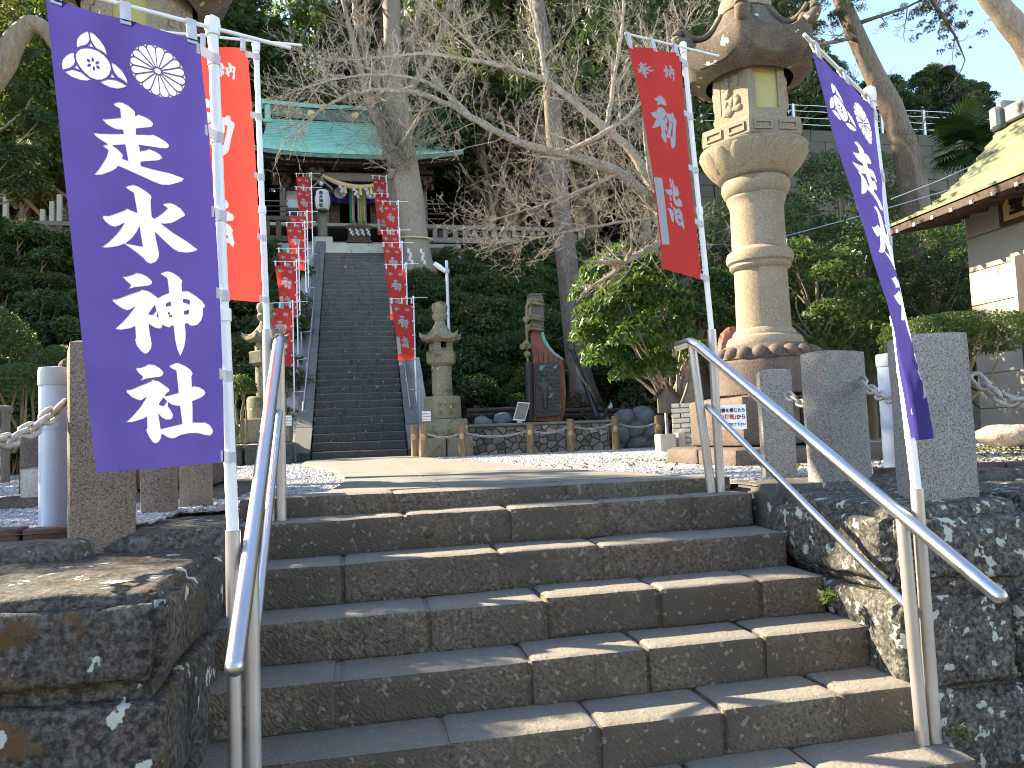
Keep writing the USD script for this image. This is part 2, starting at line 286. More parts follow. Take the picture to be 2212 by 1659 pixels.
gravel_m = mat('gravel_ground', {'g': ('geometry', {}), 'v': ('voronoi_texture', dict(scale=34.)), 's': ('separate_color', {}), 'r': ('rgb_ramp', dict(ramp=[(0, (.18, .17, .16)), (.5, (.32, .31, .30)), (1, (.45, .44, .43))])), 'n': ('noise_texture', dict(scale=1.3, detail=6.)), 'rn': ('rgb_ramp', dict(ramp=[(.55, (0, 0, 0)), (.75, (.6, .6, .6))])), 'mx': ('mix_color', dict(b=(.30, .22, .12))), 'p': ('principled_bsdf', dict(roughness=.9)), 'b': ('bump', dict(strength=1., distance=.02))},
    [('g.position', 'v.vector'), ('v.color', 's.color'), ('s.r', 'r.fac'), ('g.position', 'n.vector'), ('n.fac', 'rn.fac'), ('rn.color', 'mx.fac'), ('r.color', 'mx.a'), ('mx.result', 'p.base_color'), ('v.distance', 'b.height'), ('b.normal', 'p.normal')])
asphalt_m = plain('asphalt', (.055, .054, .052), .9, bump=.5, bs=150., var=.2, vs=3.)
leafdk_m = leafmat('dark_leaf', (.050, .076, .020), (.098, .14, .036), .45)
leafmd_m = leafmat('green_leaf', (.068, .10, .022), (.14, .185, .045), .45)
leaflt_m = leafmat('glossy_leaf', (.06, .105, .018), (.15, .23, .05), .42, rough=.36)
leafyl_m = leafmat('yellow_leaf', (.07, .075, .012), (.20, .19, .03), .4)
conif_m = leafmat('conifer_leaf', (.036, .050, .015), (.08, .10, .03), .35)
olive_m = leafmat('olive_leaf', (.070, .088, .020), (.15, .17, .045), .45)
drygrass_m = leafmat('dry_leaf', (.10, .075, .03), (.26, .20, .09), .35)
palm_m = leafmat('palm_leaf', (.02, .04, .010), (.05, .085, .02), .2, rough=.35)
rng = np.random.default_rng(7)
# ---------------------------------------------------------------- ground and terrain
T_, R_ = .2632, .17
ST0, STN, STT, STR = 12.0, 40, .295, .183            # far staircase: first riser, number, tread, rise
def sstep(a, b, x):
    t = np.clip((x-a)/(b-a), 0, 1); return t*t*(3-2*t)
def H(x, y):
    x, y = np.asarray(x, float), np.asarray(y, float)
    z = -.03 - .004*np.clip(y, 0, 12)
    ys = np.where(x < 0, 13.6, 14.9) - 4.*sstep(-6, -16, x) + 1.5*sstep(9, 14, x)
    n = meshkit.fbm(np.stack([x*.35, y*.35, 0*x], -1), 3, 5) - .5
    s = np.clip((y-ys)*.80, 0, 7.4)
    left = sstep(-14, -30, x)*3*sstep(8, 30, y)
    z = z + s + left
    s2 = np.clip((y-33)*.75, 0, 9) * (1-sstep(13, 16, x))
    s3 = np.where(x > 14, np.clip((y-24)*.35, 0, 2.6), 0)
    s4 = sstep(13, 16, x)*(np.where(y > 32.3, 4.4, 0) + np.clip((y-33)*.33, 0, 5))
    z = z + s2 + s3*sstep(14, 17, x) + s4 + n*.5*sstep(0, 3, s)*(1-sstep(6.5, 7.3, s))
    edge = (np.abs(x+.08) < 2.4) & (y > 12)
    st = -.06 + np.clip((y-ST0)/STT, 0, STN)*STR - .35
    z = np.where(edge, np.minimum(z, st), z)
    return z
xs = np.unique(np.concatenate([np.linspace(-120, -20, 21), np.linspace(-20, 34, 136), np.linspace(34, 140, 22), [-1.0, -.5, 2.06]]))
ys = np.unique(np.concatenate([[-.38, -.1, .08], np.linspace(.3, 14, 40), np.linspace(14, 36, 67), np.linspace(36, 160, 32)]))
gx, gy = np.meshgrid(xs, ys, indexing='ij'); gz = H(gx, gy)
i, j = np.meshgrid(np.arange(len(xs)-1), np.arange(len(ys)-1), indexing='ij')
cx, cy = (xs[i]+xs[i+1])/2, (ys[j]+ys[j+1])/2
keep = ~((cx > -.5) & (cx < 2.06) & (cy < .3)) & ~((cx > 2) & (cy < .08)) & ~((cx > -1.0) & (cx < -.4) & (cy < .3))
a = (i*len(ys)+j)[keep]; q = np.stack([a, a+len(ys), a+len(ys)+1, a+1], -1)
soilface = (cy > 13.2)[keep]
V = np.stack([gx, gy, gz], -1).reshape(-1, 3)
def used_only(V, q):
    u, inv = np.unique(q, return_inverse=True); q = inv.reshape(-1, 4); return trimesh.Trimesh(V[u], np.vstack([q[:, [0, 1, 2]], q[:, [0, 2, 3]]]), process=False)
hill = thing('hillside', 'dark leaf-littered slope rising behind the plaza', 'slope', kind='structure')
part(hill, 'slope_ground', used_only(V, q[soilface]), soil_m, True)
pl = thing('plaza_ground', 'white gravel plaza between the front steps and the long stairs', 'ground', kind='structure')
part(pl, 'gravel_bed', used_only(V, q[~soilface]), gravel_m, True)
stt = thing('street', 'paved street at the foot of the front steps', 'street', kind='structure')
part(stt, 'road_surface', bx(-150, 150, -60, -.95, -1.6, -1.43), asphalt_m)
# concrete path across the gravel
pp = np.array([at(*p, Z=-.02)[:2] for p in ((741, 1060), (746, 1042), (728, 1020))] + [[-.95, 9.], [-1.05, 12.05], [.95, 12.05], [1.05, 8.6], [1.3, 5.8], [1.5, 2.2], [1.75, .55], [1.8, .48], [-.2, .48]])
paths = Polygon(pp)
path = thing('paved_path', 'pale concrete path running across the gravel to the long stairs', 'path', kind='structure')
yy = [.45, 1.1, 2.0, 3.0, 4.2, 5.6, 7.2, 9.0, 10.6, 12.1]
for k in range(len(yy)-1):
    for (xa, xb) in ((-2, .42), (.428, 3)):
        g = paths.intersection(sbox(xa, yy[k]+.004, xb, yy[k+1]-.004))
        if g.area > .01:
            m = extrude(g, .05); m.apply_translation([0, 0, -.058-.004*np.mean(yy[k:k+2])+.035]); part(path, 'slab', m, path_m)
# ---------------------------------------------------------------- front steps
steps = thing('front_steps', 'weathered dark stone steps leading up to the plaza', 'steps', kind='structure')
joints = {0: [.15, 1.04], 1: [.19, .70, 1.19, 1.67], 2: [-.10, .60, 1.08], 3: [.25, .74, 1.25, 1.73], 4: [-.12, .61, 1.09, 1.59], 5: [.26, .80, 1.27, 1.76], 6: [.05, .62, 1.1, 1.53], 7: [.2, .8, 1.4], 8: [0, .5, 1.1, 1.6]}
ends = {0: 1.98, 1: 2.0, 2: 2.03, 3: 2.05, 4: 2.08, 5: 2.09, 6: 2.10, 7: 2.2, 8: 2.3}
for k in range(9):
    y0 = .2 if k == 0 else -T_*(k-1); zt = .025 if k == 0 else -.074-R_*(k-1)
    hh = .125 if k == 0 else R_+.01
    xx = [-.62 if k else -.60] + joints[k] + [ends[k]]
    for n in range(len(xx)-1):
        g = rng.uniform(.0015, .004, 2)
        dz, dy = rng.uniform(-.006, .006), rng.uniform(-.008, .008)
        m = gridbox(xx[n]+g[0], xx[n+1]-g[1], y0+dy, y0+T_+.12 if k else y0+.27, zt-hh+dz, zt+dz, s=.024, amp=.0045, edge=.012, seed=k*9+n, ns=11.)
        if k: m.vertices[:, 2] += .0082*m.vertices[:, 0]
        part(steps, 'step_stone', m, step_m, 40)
    m = bx(xx[0]+.02, xx[-1]-.02, y0+.011, y0+T_+.05, zt-hh-.03, zt-.010)     # mortar bed seen in the joints
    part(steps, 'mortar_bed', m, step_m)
for px, py, s in ((918, 1372, .05), (962, 1580, .05), (1330, 1180, .03)):     # patches of mortar
    pass
# ---------------------------------------------------------------- retaining walls
def wallrow(w, name, x0, x1, y0, y1, z0, z1, widths, m, seed, axis='x', smoothm=35, jit=.02, s=.045, amp=.018, edge=.05):
    p = x0 if axis == 'x' else y0; k = 0; end = x1 if axis == 'x' else y1
    r = np.random.default_rng(seed)
    while p < end-.05:
        wd = widths[k % len(widths)]; q = min(end, p+wd)
        if end-q < .15: q = end
        d = r.uniform(-jit, jit)
        lo = (p+.005, q-.005)
        if axis == 'x': g = gridbox(lo[0], lo[1], y0+d, y1, z0+.004, z1-.004, s, amp, edge, seed*31+k, 8.)
        else: g = gridbox(x0+d, x1, lo[0], lo[1], z0+.004, z1-.004, s, amp, edge, seed*31+k, 5.)
        part(w, name, g, m, smoothm); p = q; k += 1
wl = thing('retaining_wall', 'dark lichen-spotted stone retaining wall left of the front steps', 'wall')
wallrow(wl, 'coping_stone', -6.6, -.555, -1.415, -.40, -.40, -.112, [1.3, 1.1, .9, 1.4, 1.345], wall_m, 3, edge=.06, amp=.016, s=.025, jit=.004)
wallrow(wl, 'wall_stone', -6.6, -.552, -1.424, -.6, -.70, -.40, [.8, .66, .95, .72], wall_m, 4, jit=.01, amp=.02, edge=.018, s=.025)
wallrow(wl, 'wall_stone', -6.6, -.55, -1.43, -.6, -1.02, -.70, [.6, .9, .74, .85], wall_m, 5, jit=.01, amp=.02, edge=.018, s=.025)
wallrow(wl, 'wall_stone', -6.6, -.552, -1.424, -.6, -1.47, -1.02, [.9, .7, .8], wall_m, 6, jit=.01, amp=.02, edge=.018, s=.025)
wallrow(wl, 'side_stone', -1.07, -.555, -.42, .46, -.30, -.045, [.52], cope_m, 7, edge=.03, amp=.008)
part(wl, 'wall_core', bx(-6.4, -.60, -1.385, .28, -1.46, -.2), wall_m)
wallrow(wl, 'kerb_stone', -6.5, -1.05, -.58, -.38, -.2, -.045, [.7, .9, .8], cope_m, 8, edge=.02, amp=.006)
wr = thing('retaining_wall', 'black and white lichen-blotched stone retaining wall right of the front steps', 'wall')
wallrow(wr, 'coping_stone', 2.045, 8.5, -1.0, .02, -.42, -.058, [.72, 1.3, 1.1, 1.2], wallr_m, 13, edge=.09, amp=.025, s=.03)
wallrow(wr, 'wall_stone', 2.06, 8.5, -.995, -.15, -.80, -.42, [.55, .9, .7, 1.0], wallr_m, 14, amp=.03, edge=.025, jit=.01, s=.025)
wallrow(wr, 'wall_stone', 2.075, 8.5, -.99, -.15, -1.14, -.80, [.8, .65, .9, .7], wallr_m, 15, amp=.03, edge=.025, jit=.01, s=.025)
wallrow(wr, 'wall_stone', 2.09, 8.5, -.985, -.15, -1.47, -1.14, [.5, .95, .8, .7], wallr_m, 16, amp=.03, edge=.025, jit=.01, s=.025)
wallrow(wr, 'side_stone', 2.03, 2.95, -.15, .46, -.5, -.018, [1.0], cope_m, 17, axis='x', edge=.06)
part(wr, 'wall_core', bx(2.12, 8.4, -.955, .35, -1.46, -.2), wall_m)
wallrow(wr, 'kerb_stone', 2.6, 8.5, .0, .2, -.2, -.0, [.7, .9, .8], cope_m, 18, edge=.03)
for sgn, (x0, x1, y0) in enumerate(((-6.4, -1.06, -.37), (2.95, 8.4, .24))):
    e = thing('brick_edging', ('row of dark red bricks edging the gravel by the left granite posts', 'row of dark red bricks edging the gravel behind the right granite posts')[sgn], 'edging')
    x = x0
    while x < x1-.1:
        w = rng.uniform(.19, .22); part(e, 'brick', bx(x, x+w-.012, y0+rng.uniform(-.008, .008), y0+.1, -.12, -.005+rng.uniform(-.012, .008) + (.03 if sgn else 0), .006), brick_m); x += w
# ---------------------------------------------------------------- handrails
def handrail(label, X0, X1, top, base_hi, base_lo, yl, ylow, side, s_hi, s_lo, low_len):
    """side: -1 sleeves to the left, +1 to the right"""
    h = thing('handrail', label, 'handrail', loc=(X0, .12, base_hi))
    y0 = .12; sl = (top[2]-ylow[2])/(top[1]-ylow[1])
    f = lambda t: np.array(top)+(np.array(ylow)-np.array(top))*t
    p = [np.array(top)+[0, .20, .0], np.array(top)+[0, .035, .004], f(.03), f(.5), f(1)]
    part(h, 'top_rail', tube(p, .026, 18), steel_m, 50)
    for e in (p[0], p[-1]):
        c = trimesh.creation.icosphere(2, .0262); c.apply_translation(e); part(h, 'end_cap', c, steel_m, True)
    for yb, zb, sl_top in ((y0, base_hi, s_hi), (yl, base_lo, s_lo)):
        t = (top[1]-yb)/(top[1]-ylow[1]); c = f(max(t, .0)); sx = sl_top[0]
        part(h, 'post', tube([[sx-side*.052, yb, zb], [c[0], yb, c[2]-.005]], .0235, 16), steelp_m, 50)
        part(h, 'banner_sleeve', tube([[sx, yb, zb], [sx, yb, sl_top[2]]], .0235, 16), steelp_m, 50)
    a, b = f((top[1]-y0)/(top[1]-ylow[1])), f((top[1]-yl)/(top[1]-ylow[1]))
    a[0] = s_hi[0]-side*.052; b[0] = s_lo[0]-side*.052
    part(h, 'middle_rail', tube([[a[0], y0, a[2]-low_len], [b[0], yl, b[2]-low_len]], .0165, 14), steel_m, 50)
    return h, f
def gy_(y, x): # tread height of the front steps at y
    k = int(math.floor(-y/T_))+2 if y < 0 else 1
    return -.074-R_*(k-1)+.0082*x
Lt = at(603, 731, Y=.10); Ll = at(507, 1440, Y=-1.60)
Rt = at(1497, 738, Y=.10); Rl = at(2158, 1288, Y=-1.52)
hl, fL = handrail('left stainless steel handrail of the front steps holding two banner poles', Lt[0], Ll[0], Lt, gy_(.12, -.4), gy_(-1.2, -.4), -1.20, Ll, -1, at(577, 712, Y=.12), at(503, 1145, Y=-1.2), .36)
hr, fR = handrail('right stainless steel handrail of the front steps holding two banner poles', Rt[0], Rl[0], Rt, gy_(.12, 1.9), gy_(-1.16, 2.), -1.16, Rl, 1, at(1537, 712, Y=.12), at(1980, 1055, Y=-1.16), .36)
# ---------------------------------------------------------------- granite posts and chains
def gpost(pl_, pr_, z, top_px, depth, label, m, shape=1.0, bury=.05):
    a, b = at(*pl_, Z=z), at(*pr_, Z=z)
    c = (a+b)/2; w = np.linalg.norm((b-a)[:2]); ax = (b-a)/np.linalg.norm(b-a); ang = math.atan2(ax[1], ax[0])
    cen = c + np.array([-ax[1], ax[0], 0])*depth/2
    dd = math.hypot(c[0]-CAM[0], c[1]-CAM[1])
    zt = at((pl_[0]+pr_[0])/2-8, top_px, Y=c[1])[2]
    t = thing('granite_post', label, 'stone post', loc=(cen[0], cen[1], z-bury))
    g = gridbox(-w/2, w/2, -depth/2, depth/2, 0, zt-z+bury, s=.04, amp=.004, edge=.014, seed=int(pl_[0]))
    rot(g, [0, 0, 1], ang)
    g.vertices += [cen[0], cen[1], z-bury]
    part(t, 'shaft', g, m, 40)
    return cen, zt
L1 = gpost((146, 1215), (296, 1200), -.14, 735, .22, 'largest left granite post, square and speckled, partly behind the purple banner', granite2_m)
L2 = gpost((300, 1145), (378, 1140), -.10, 838, .15, 'speckled granite post just right of the largest left post, below the purple banner', granite2_m)
L3 = gpost((384, 1115), (448, 1112), -.07, 860, .14, 'third granite post beside the top step on the left, mostly hidden by the purple banner', granite2_m)
R1 = gpost((1985, 1078), (2122, 1074), -.06, 716, .26, 'largest right granite post, broad and grey, beside the purple banner', granite_m)
R2 = gpost((1805, 1055), (1890, 1047), -.055, 755, .19, 'tall square granite post between the right handrail and the right purple banner', granite_m)
R3 = gpost((1652, 1032), (1726, 1030), -.02, 797, .17, 'shorter slim granite post in front of the big lantern pedestal', granite_m)
def link(L=.085, W=.05, r=.0085):
    n = 20; th = np.arange(n)/n*2*PI; p = np.stack([np.cos(th)*W/2*.8, np.sin(th)*W/2*.8, 0*th], 1); p[:, 1] += np.sign(np.round(p[:, 1], 6))*(L-W)/2
    p = np.vstack([p, p[:2]]); return tube(p, r, 8, False)
def chain(label, a, b, sag, L=.085, r=.0085, name='chain', mat_=None, pitch=.72):
    a, b = np.array(a, float), np.array(b, float)
    t = np.linspace(0, 1, 400); P = a+(b-a)*t[:, None]; P[:, 2] -= sag*4*t*(1-t)
    s = np.concatenate([[0], np.cumsum(np.linalg.norm(np.diff(P, axis=0), axis=1))]); n = max(3, int(round(s[-1]/(L*pitch))))
    c = thing(name, label, 'chain', loc=a)
    for k in range(n):
        sm = (k+.5)/n*s[-1]; p = np.array([np.interp(sm, s, P[:, q]) for q in range(3)])
        e = .01; d = np.array([np.interp(sm+e, s, P[:, q])-np.interp(sm-e, s, P[:, q]) for q in range(3)]); d /= np.linalg.norm(d)
        u = np.cross(d, [0, 0, 1.]); u /= np.linalg.norm(u); w = np.cross(u, d)
        th = (PI/4 if k % 2 else -PI/4); X, Z = math.cos(th)*u+math.sin(th)*w, -math.sin(th)*u+math.cos(th)*w
        g = link(L, L*.6, r); g.vertices = g.vertices@np.stack([X, d, Z]) + p
        part(c, 'link', g, mat_ or chain_m, True)
    return c
chain('heavy grey chain sagging between the slim granite post and the tall one', at(1700, 850, Y=R3[0][1]-.1), at(1792, 842, Y=R2[0][1]), .07)
chain('heavy grey chain from the tall granite post to behind the right purple banner', at(1858, 818, Y=R2[0][1]-.05), at(1990, 838, Y=R1[0][1]), .08)
chain('heavy grey chain leaving the largest right granite post towards the right edge', at(2105, 812, Y=R1[0][1]-.05), at(2290, 830, Y=-1.0), .10, L=.10, r=.011)
chain('heavy pale chain hanging left from the largest left granite post', at(136, 872, Y=L1[0][1]), at(-120, 955, Y=-.95), .07, L=.10, r=.011)
for nm, px, pyb, pyt, Yd, half, lab in (('l', 118, 1148, 795, -.18, 26, 'blue-grey plastic pipe with a grey cap behind the left granite post'), ('r', 1940, 1025, 765, .42, 24, 'blue-grey plastic pipe with a grey cap behind the right purple banner')):
    b = at(px, pyb, Y=Yd); tp = at(px-8, pyt, Y=Yd); dd = np.linalg.norm(b-CAM); r = half/FP*dd
    t = thing('plastic_pipe', lab, 'pipe', loc=b)
    part(t, 'pipe', lathe([(r, b[2]-.05), (r, tp[2]-.05)], 32, (b[0], b[1], 0)), pvc_m, 40)
    part(t, 'pipe_cap', lathe([(r*1.06, tp[2]-.075), (r*1.08, tp[2]-.02), (r*1.02, tp[2]), (r*.3, tp[2]+.006)], 32, (b[0], b[1], 0)), cap_m, 40)
    part(t, 'collar', lathe([(r*1.045, tp[2]-.26), (r*1.045, tp[2]-.20)], 32, (b[0], b[1], 0)), pvc_m, 40)
# ---------------------------------------------------------------- text from outlines
_font = glob.glob('/opt/blender-*/*/datafiles/fonts/Noto Sans CJK*')[0]
def glyphs(text, bold=2):
    """text as a shapely polygon, one line, 1 unit high"""
    from PIL import Image, ImageDraw, ImageFont
    font = ImageFont.truetype(_font, 96)
    x0, y0, x1, y1 = font.getbbox(text, anchor='ls', stroke_width=bold)
    im = Image.new('L', (x1-x0+8, y1-y0+8)); ImageDraw.Draw(im).text((4-x0, 4-y0), text, 255, font, anchor='ls', stroke_width=bold)
    on = np.pad(np.asarray(im) > 127, ((0, 0), (1, 1))).astype(np.int8)
    rows, st = np.nonzero(np.diff(on, axis=1) == 1); en = np.nonzero(np.diff(on, axis=1) == -1)[1]
    g = unary_union([sbox(a, -r-1, b, -r) for a, r, b in zip(st, rows, en)]).buffer(.6).buffer(-.6).simplify(.6)
    g = affinity.translate(g, -g.bounds[0], -g.bounds[1]); return affinity.scale(g, 1/96, 1/96, origin=(0, 0))
def place2d(m, o, ex, ey):
    """mesh in the xy plane (z up) to the frame o, ex, ey"""
    ex, ey = np.asarray(ex, float), np.asarray(ey, float); n = np.cross(ex/np.linalg.norm(ex), ey/np.linalg.norm(ey))
    v = m.vertices; m.vertices = np.asarray(o)+v[:, :1]*ex+v[:, 1:2]*ey+v[:, 2:3]*n; return m
def sign_board(name, label, o, w, h, ex, lines, group=None):
    ex = np.array(ex, float); ey = np.array([0, 0, 1.]); n = np.cross(ex, ey)
    s = thing(name, label, 'sign', loc=o, group=group)
    b = bx(0, w, 0, h, -.006, 0, .002); part(s, 'board', place2d(b, o, ex, ey), sign_m)
    lh = h/(len(lines)+.6)
    for k, ln in enumerate(lines):
        segs_ = ln if isinstance(ln, list) else [(ln, 'k')]
        gs = [(glyphs(t, 3), c) for t, c in segs_]; tot = sum(g.bounds[2] for g, _ in gs)+.12*(len(gs)-1)
        sc = min(lh*.78, w*.92/tot); x = (w-tot*sc)/2
        for g, c in gs:
            gg = affinity.translate(affinity.scale(g, sc, sc, origin=(0, 0)), x, h-(k+1.1)*lh)
            part(s, 'lettering', place2d(extrude(gg, .0015), np.array(o)+n*.0005, ex, ey), ink_m if c == 'k' else redink_m); x += (g.bounds[2]+.12)*sc
    return s
QUAKE = ['地震を感じたら', [('「石灯篭」', 'r'), ('から', 'k')], '直ちに離れて下さい']
# ---------------------------------------------------------------- big stone lanterns
def hexprism(r, z0, z1, ph, c=(0, 0, 0), r1=None, ch=0):
    return lathe([(r, z0), (r if r1 is None else r1, z1)], 6, c, ph)
def warabi_roof(R, z_eave, z_top, rtop, ph, th=.12, curl=.16):
    """six-cornered stone roof: concave slopes, corners rising into a curl"""
    nr, na = 12, 96; V = []
    th_ = np.arange(na)/na*2*PI
    loc = (th_-ph) % (PI/3) - PI/6
    hexr = math.cos(PI/6)/np.cos(loc)                        # corner at loc = +-30 deg
    corner = (np.abs(loc)/(PI/6))**4
    for k in range(nr+1):
        t = k/nr; rr = rtop+(R-rtop)*t
        rad = rr*((1-t)*1.0+t*hexr*1.0)*(1+.05*corner*t)
        z = z_top-(z_top-z_eave)*(t**.75)*1.0 + corner*curl*t**3 + th*0 - .05*np.sin(t*PI)
        V.append(np.stack([rad*np.cos(th_), rad*np.sin(th_), z], 1))
    rad = R*hexr*(1+.05*corner); V.append(np.stack([rad*np.cos(th_), rad*np.sin(th_), z_eave-th+corner*curl*.9], 1))
    V.append(np.stack([.80*rad*np.cos(th_), .80*rad*np.sin(th_), 0*th_+z_eave-th-.02], 1)); V.append(np.stack([.62*R*np.cos(th_), .62*R*np.sin(th_), 0*th_+z_eave-th-.05], 1))
    v = np.vstack(V); k = len(V); i = np.arange(k-1)[:, None]*na; j = np.arange(na)[None]; j2 = (j+1) % na
    q = np.stack([i+j, i+na+j, i+na+j2, i+j2], -1).reshape(-1, 4); f = np.vstack([q[:, [0, 1, 2]], q[:, [0, 2, 3]]])
    return trimesh.Trimesh(v, f, process=False)
def big_lantern(label, c, ph, zg):
    """c: axis; ph: angle of a hexagon corner"""
    L = thing('stone_lantern', label, 'stone lantern', loc=(c[0], c[1], zg)); A = lambda m: (m.apply_scale([1, 1, 1.07]), m.apply_translation([c[0], c[1], zg]), m)[2]
    add = lambda nm, m, mt, sm=35: part(L, nm, A(m), mt, sm)
    for nm, h0, h1, hw in (('base_slab', -.05, .15, .74), ('pedestal_block', .15, .56, .56)):
        n = 2 if nm == 'base_slab' else 2
        for a in range(n):
            for b in range(2):
                x0, y0 = -hw+a*hw, -hw+b*hw
                add('pedestal_stone', gridbox(x0+.004, x0+hw-.004, y0+.004, y0+hw-.004, h0, h1, .06, .008, .03, a*2+b, 5.), ped_m)
    add('pedestal_drum', rough(lathe([(.44, .56), (.475, .58), (.475, .84), (.45, .87)], 48), .008, 6), ped_m)
    # lotus ring of petals
    ring = lathe([(.42, .85), (.46, .88), (.44, .93), (.37, 1.0)], 48); add('lotus_base', ring, ped_m)
    for k in range(20):
        a = k/20*2*PI; p = trimesh.creation.icosphere(2, 1); p.apply_scale([.07, .062, .055]); p.apply_translation([.42, 0, .925]); rot(p, [0, 1, 0], .25, [.42, 0, .925]); add('lotus_petal', rot(p, [0, 0, 1], a), ped_m, True)
    prof = [(.34, .99), (.345, 1.03), (.325, 1.07), (.285, 1.09), (.278, 1.12), (.245, 1.15), (.238, 1.5), (.238, 1.66), (.262, 1.67), (.278, 1.69), (.272, 1.715), (.295, 1.73), (.305, 1.77), (.29, 1.815), (.262, 1.835), (.244, 1.85), (.242, 2.22), (.262, 2.27), (.27, 2.29), (.262, 2.31), (.29, 2.33), (.31, 2.38), (.305, 2.43), (.29, 2.45)]
    add('column', lathe(prof, 64), lant_m)
    gl = affinity.scale(glyphs('獻', 0), .23, .23, origin=(0, 0)); m = extrude(gl, .018); mm = trimesh.Trimesh(*trimesh.remesh.subdivide_to_size(m.vertices, m.faces, .03))
    vv = mm.vertices; ang = math.radians(268)-.0+(-(vv[:, 0]-.115))*-1/.24; rr = .226+vv[:, 2]; mm.vertices = np.stack([rr*np.cos(ang), rr*np.sin(ang), 1.93+vv[:, 1]], 1); add('carved_character', mm, lant_m, False)
    add('lotus_bowl', lathe([(.29, 2.45), (.34, 2.48), (.42, 2.56), (.475, 2.66), (.49, 2.72), (.47, 2.73)], 64), lant_m)
    for k in range(16):
        a = k/16*2*PI; p = trimesh.creation.icosphere(2, 1); p.apply_scale([.022, .078, .12]); rot(p, [0, 1, 0], .62); p.apply_translation([.425, 0, 2.60]); add('bowl_petal', rot(p, [0, 0, 1], a), lant_m, True)
    add('hexagonal_slab', lathe([(.47, 2.72), (.50, 2.74), (.50, 2.86), (.49, 2.88)], 6, phase=ph), lant_m, 20)
    for k in range(6):                                      # carved panels round the slab
        a = ph+PI/6+k*PI/3; d = .50*math.cos(PI/6)
        for s in (-.12, .12):
            for b in (bx(-.012, .012, s-.085, s+.085, 2.765, 2.785), bx(-.012, .012, s-.085, s+.085, 2.825, 2.842), bx(-.012, .012, s-.085, s-.07, 2.785, 2.825), bx(-.012, .012, s+.07, s+.085, 2.785, 2.825)):
                b.apply_translation([d, 0, 0]); add('carved_frame', rot(b, [0, 0, 1], a), lant_m)
    R = .365; d = R*math.cos(PI/6)
    add('fire_box', lathe([(R-.03, 2.88), (R-.03, 3.45)], 6, phase=ph), lant_m, 20)
    for k in range(6):
        a = ph+PI/6+k*PI/3; pane = (k % 3) == PANE_K
        w = R
        fr = [bx(-.03, .0, -w/2, -w*.30, 2.88, 3.45), bx(-.03, 0, w*.30, w/2, 2.88, 3.45), bx(-.03, 0, -w*.30, w*.30, 2.88, 3.0), bx(-.03, 0, -w*.30, w*.30, 3.34, 3.45)]
        if not pane: fr.append(bx(-.03, -.004, -w*.30, w*.30, 3.0, 3.34))
        for b in fr: b.apply_translation([d, 0, 0]); rot(b, [0, 0, 1], a)
        add('fire_box_wall', cat_(fr), lant_m)
        if pane:
            b = bx(-.024, -.016, -w*.30, w*.30, 3.0, 3.34); b.apply_translation([d, 0, 0]); add('window_pane', rot(b, [0, 0, 1], a), pane_m)
        else:                                              # weathered carved relief
            bl = []
            rr_ = np.random.default_rng(k+5)
            for q in range(13):
                s = trimesh.creation.icosphere(2, 1); s.apply_scale([.028, rr_.uniform(.02, .06), rr_.uniform(.025, .07)]); s.apply_translation([d-.008, rr_.uniform(-.09, .09), rr_.uniform(2.98, 3.3)]); bl.append(s)
            m = rough(cat_(bl), .014, 20, k); add('carved_relief', rot(m, [0, 0, 1], a), lant_m, True)
    rf = warabi_roof(.64, 3.60, 3.93, .26, ph, .22, .20); add('roof', rough(rf, .012, 7), lantroof_m, 50)
    for k in range(6):
        a = ph+k*PI/3
        th_ = np.linspace(-1.2, 3.6, 22); rr = np.linspace(.075, .022, 22)
        sp = np.stack([.655+rr*np.cos(th_-PI/2), 0*th_, 3.735+rr*np.sin(th_-PI/2)], 1)
        add('roof_curl', rot(tube(sp, np.linspace(.062, .04, 22), 10), [0, 0, 1], a), lantroof_m, True)
        t = np.linspace(0, .96, 12); rr = (.26+.38*t)*(1+.05*t); pts = np.stack([rr, 0*t, 3.93-.33*t**.75+.20*t**3-.05*np.sin(t*PI)], 1)
        for s in (-.038, 0, .038):
            m = tube(pts+[0, s, .004], .024, 8); add('roof_rib', rot(m, [0, 0, 1], a), lantroof_m, True)
    add('finial_neck', lathe([(.22, 3.85), (.19, 3.93), (.17, 3.96)], 40), lant_m)
    add('finial', lathe([(.17, 3.95), (.225, 3.97), (.245, 4.03), (.225, 4.09), (.15, 4.11), (.17, 4.13), (.25, 4.2), (.24, 4.32), (.15, 4.45), (.03, 4.58)], 40), lant_m)
    return L
LR = at(1652, 742, Y=2.78); LRc = (LR[0], LR[1]); PANE_K = 0
ph = math.radians(268.5-30)
big_lantern('tall tan stone lantern with a yellow pane right of the front steps', LRc, ph, -.045)
LLc = (-1.5, 1.95)
big_lantern('brown stone lantern whose roof shows behind the left purple banner', LLc, ph+math.radians(8), -.13)
o = at(1549, 929, Y=LRc[1]-.575); 
sign_board('warning_sign', 'white earthquake warning sign on the pedestal of the tall lantern', (o[0], LRc[1]-.575, o[2]), .27, .205, (1, 0, 0), QUAKE)
# ---------------------------------------------------------------- nobori banners
def tr(o, s, rings):
    return [[(o[0]+x*s, o[1]+y*s) for x, y in zip(r[::2], r[1::2])] for r in rings]
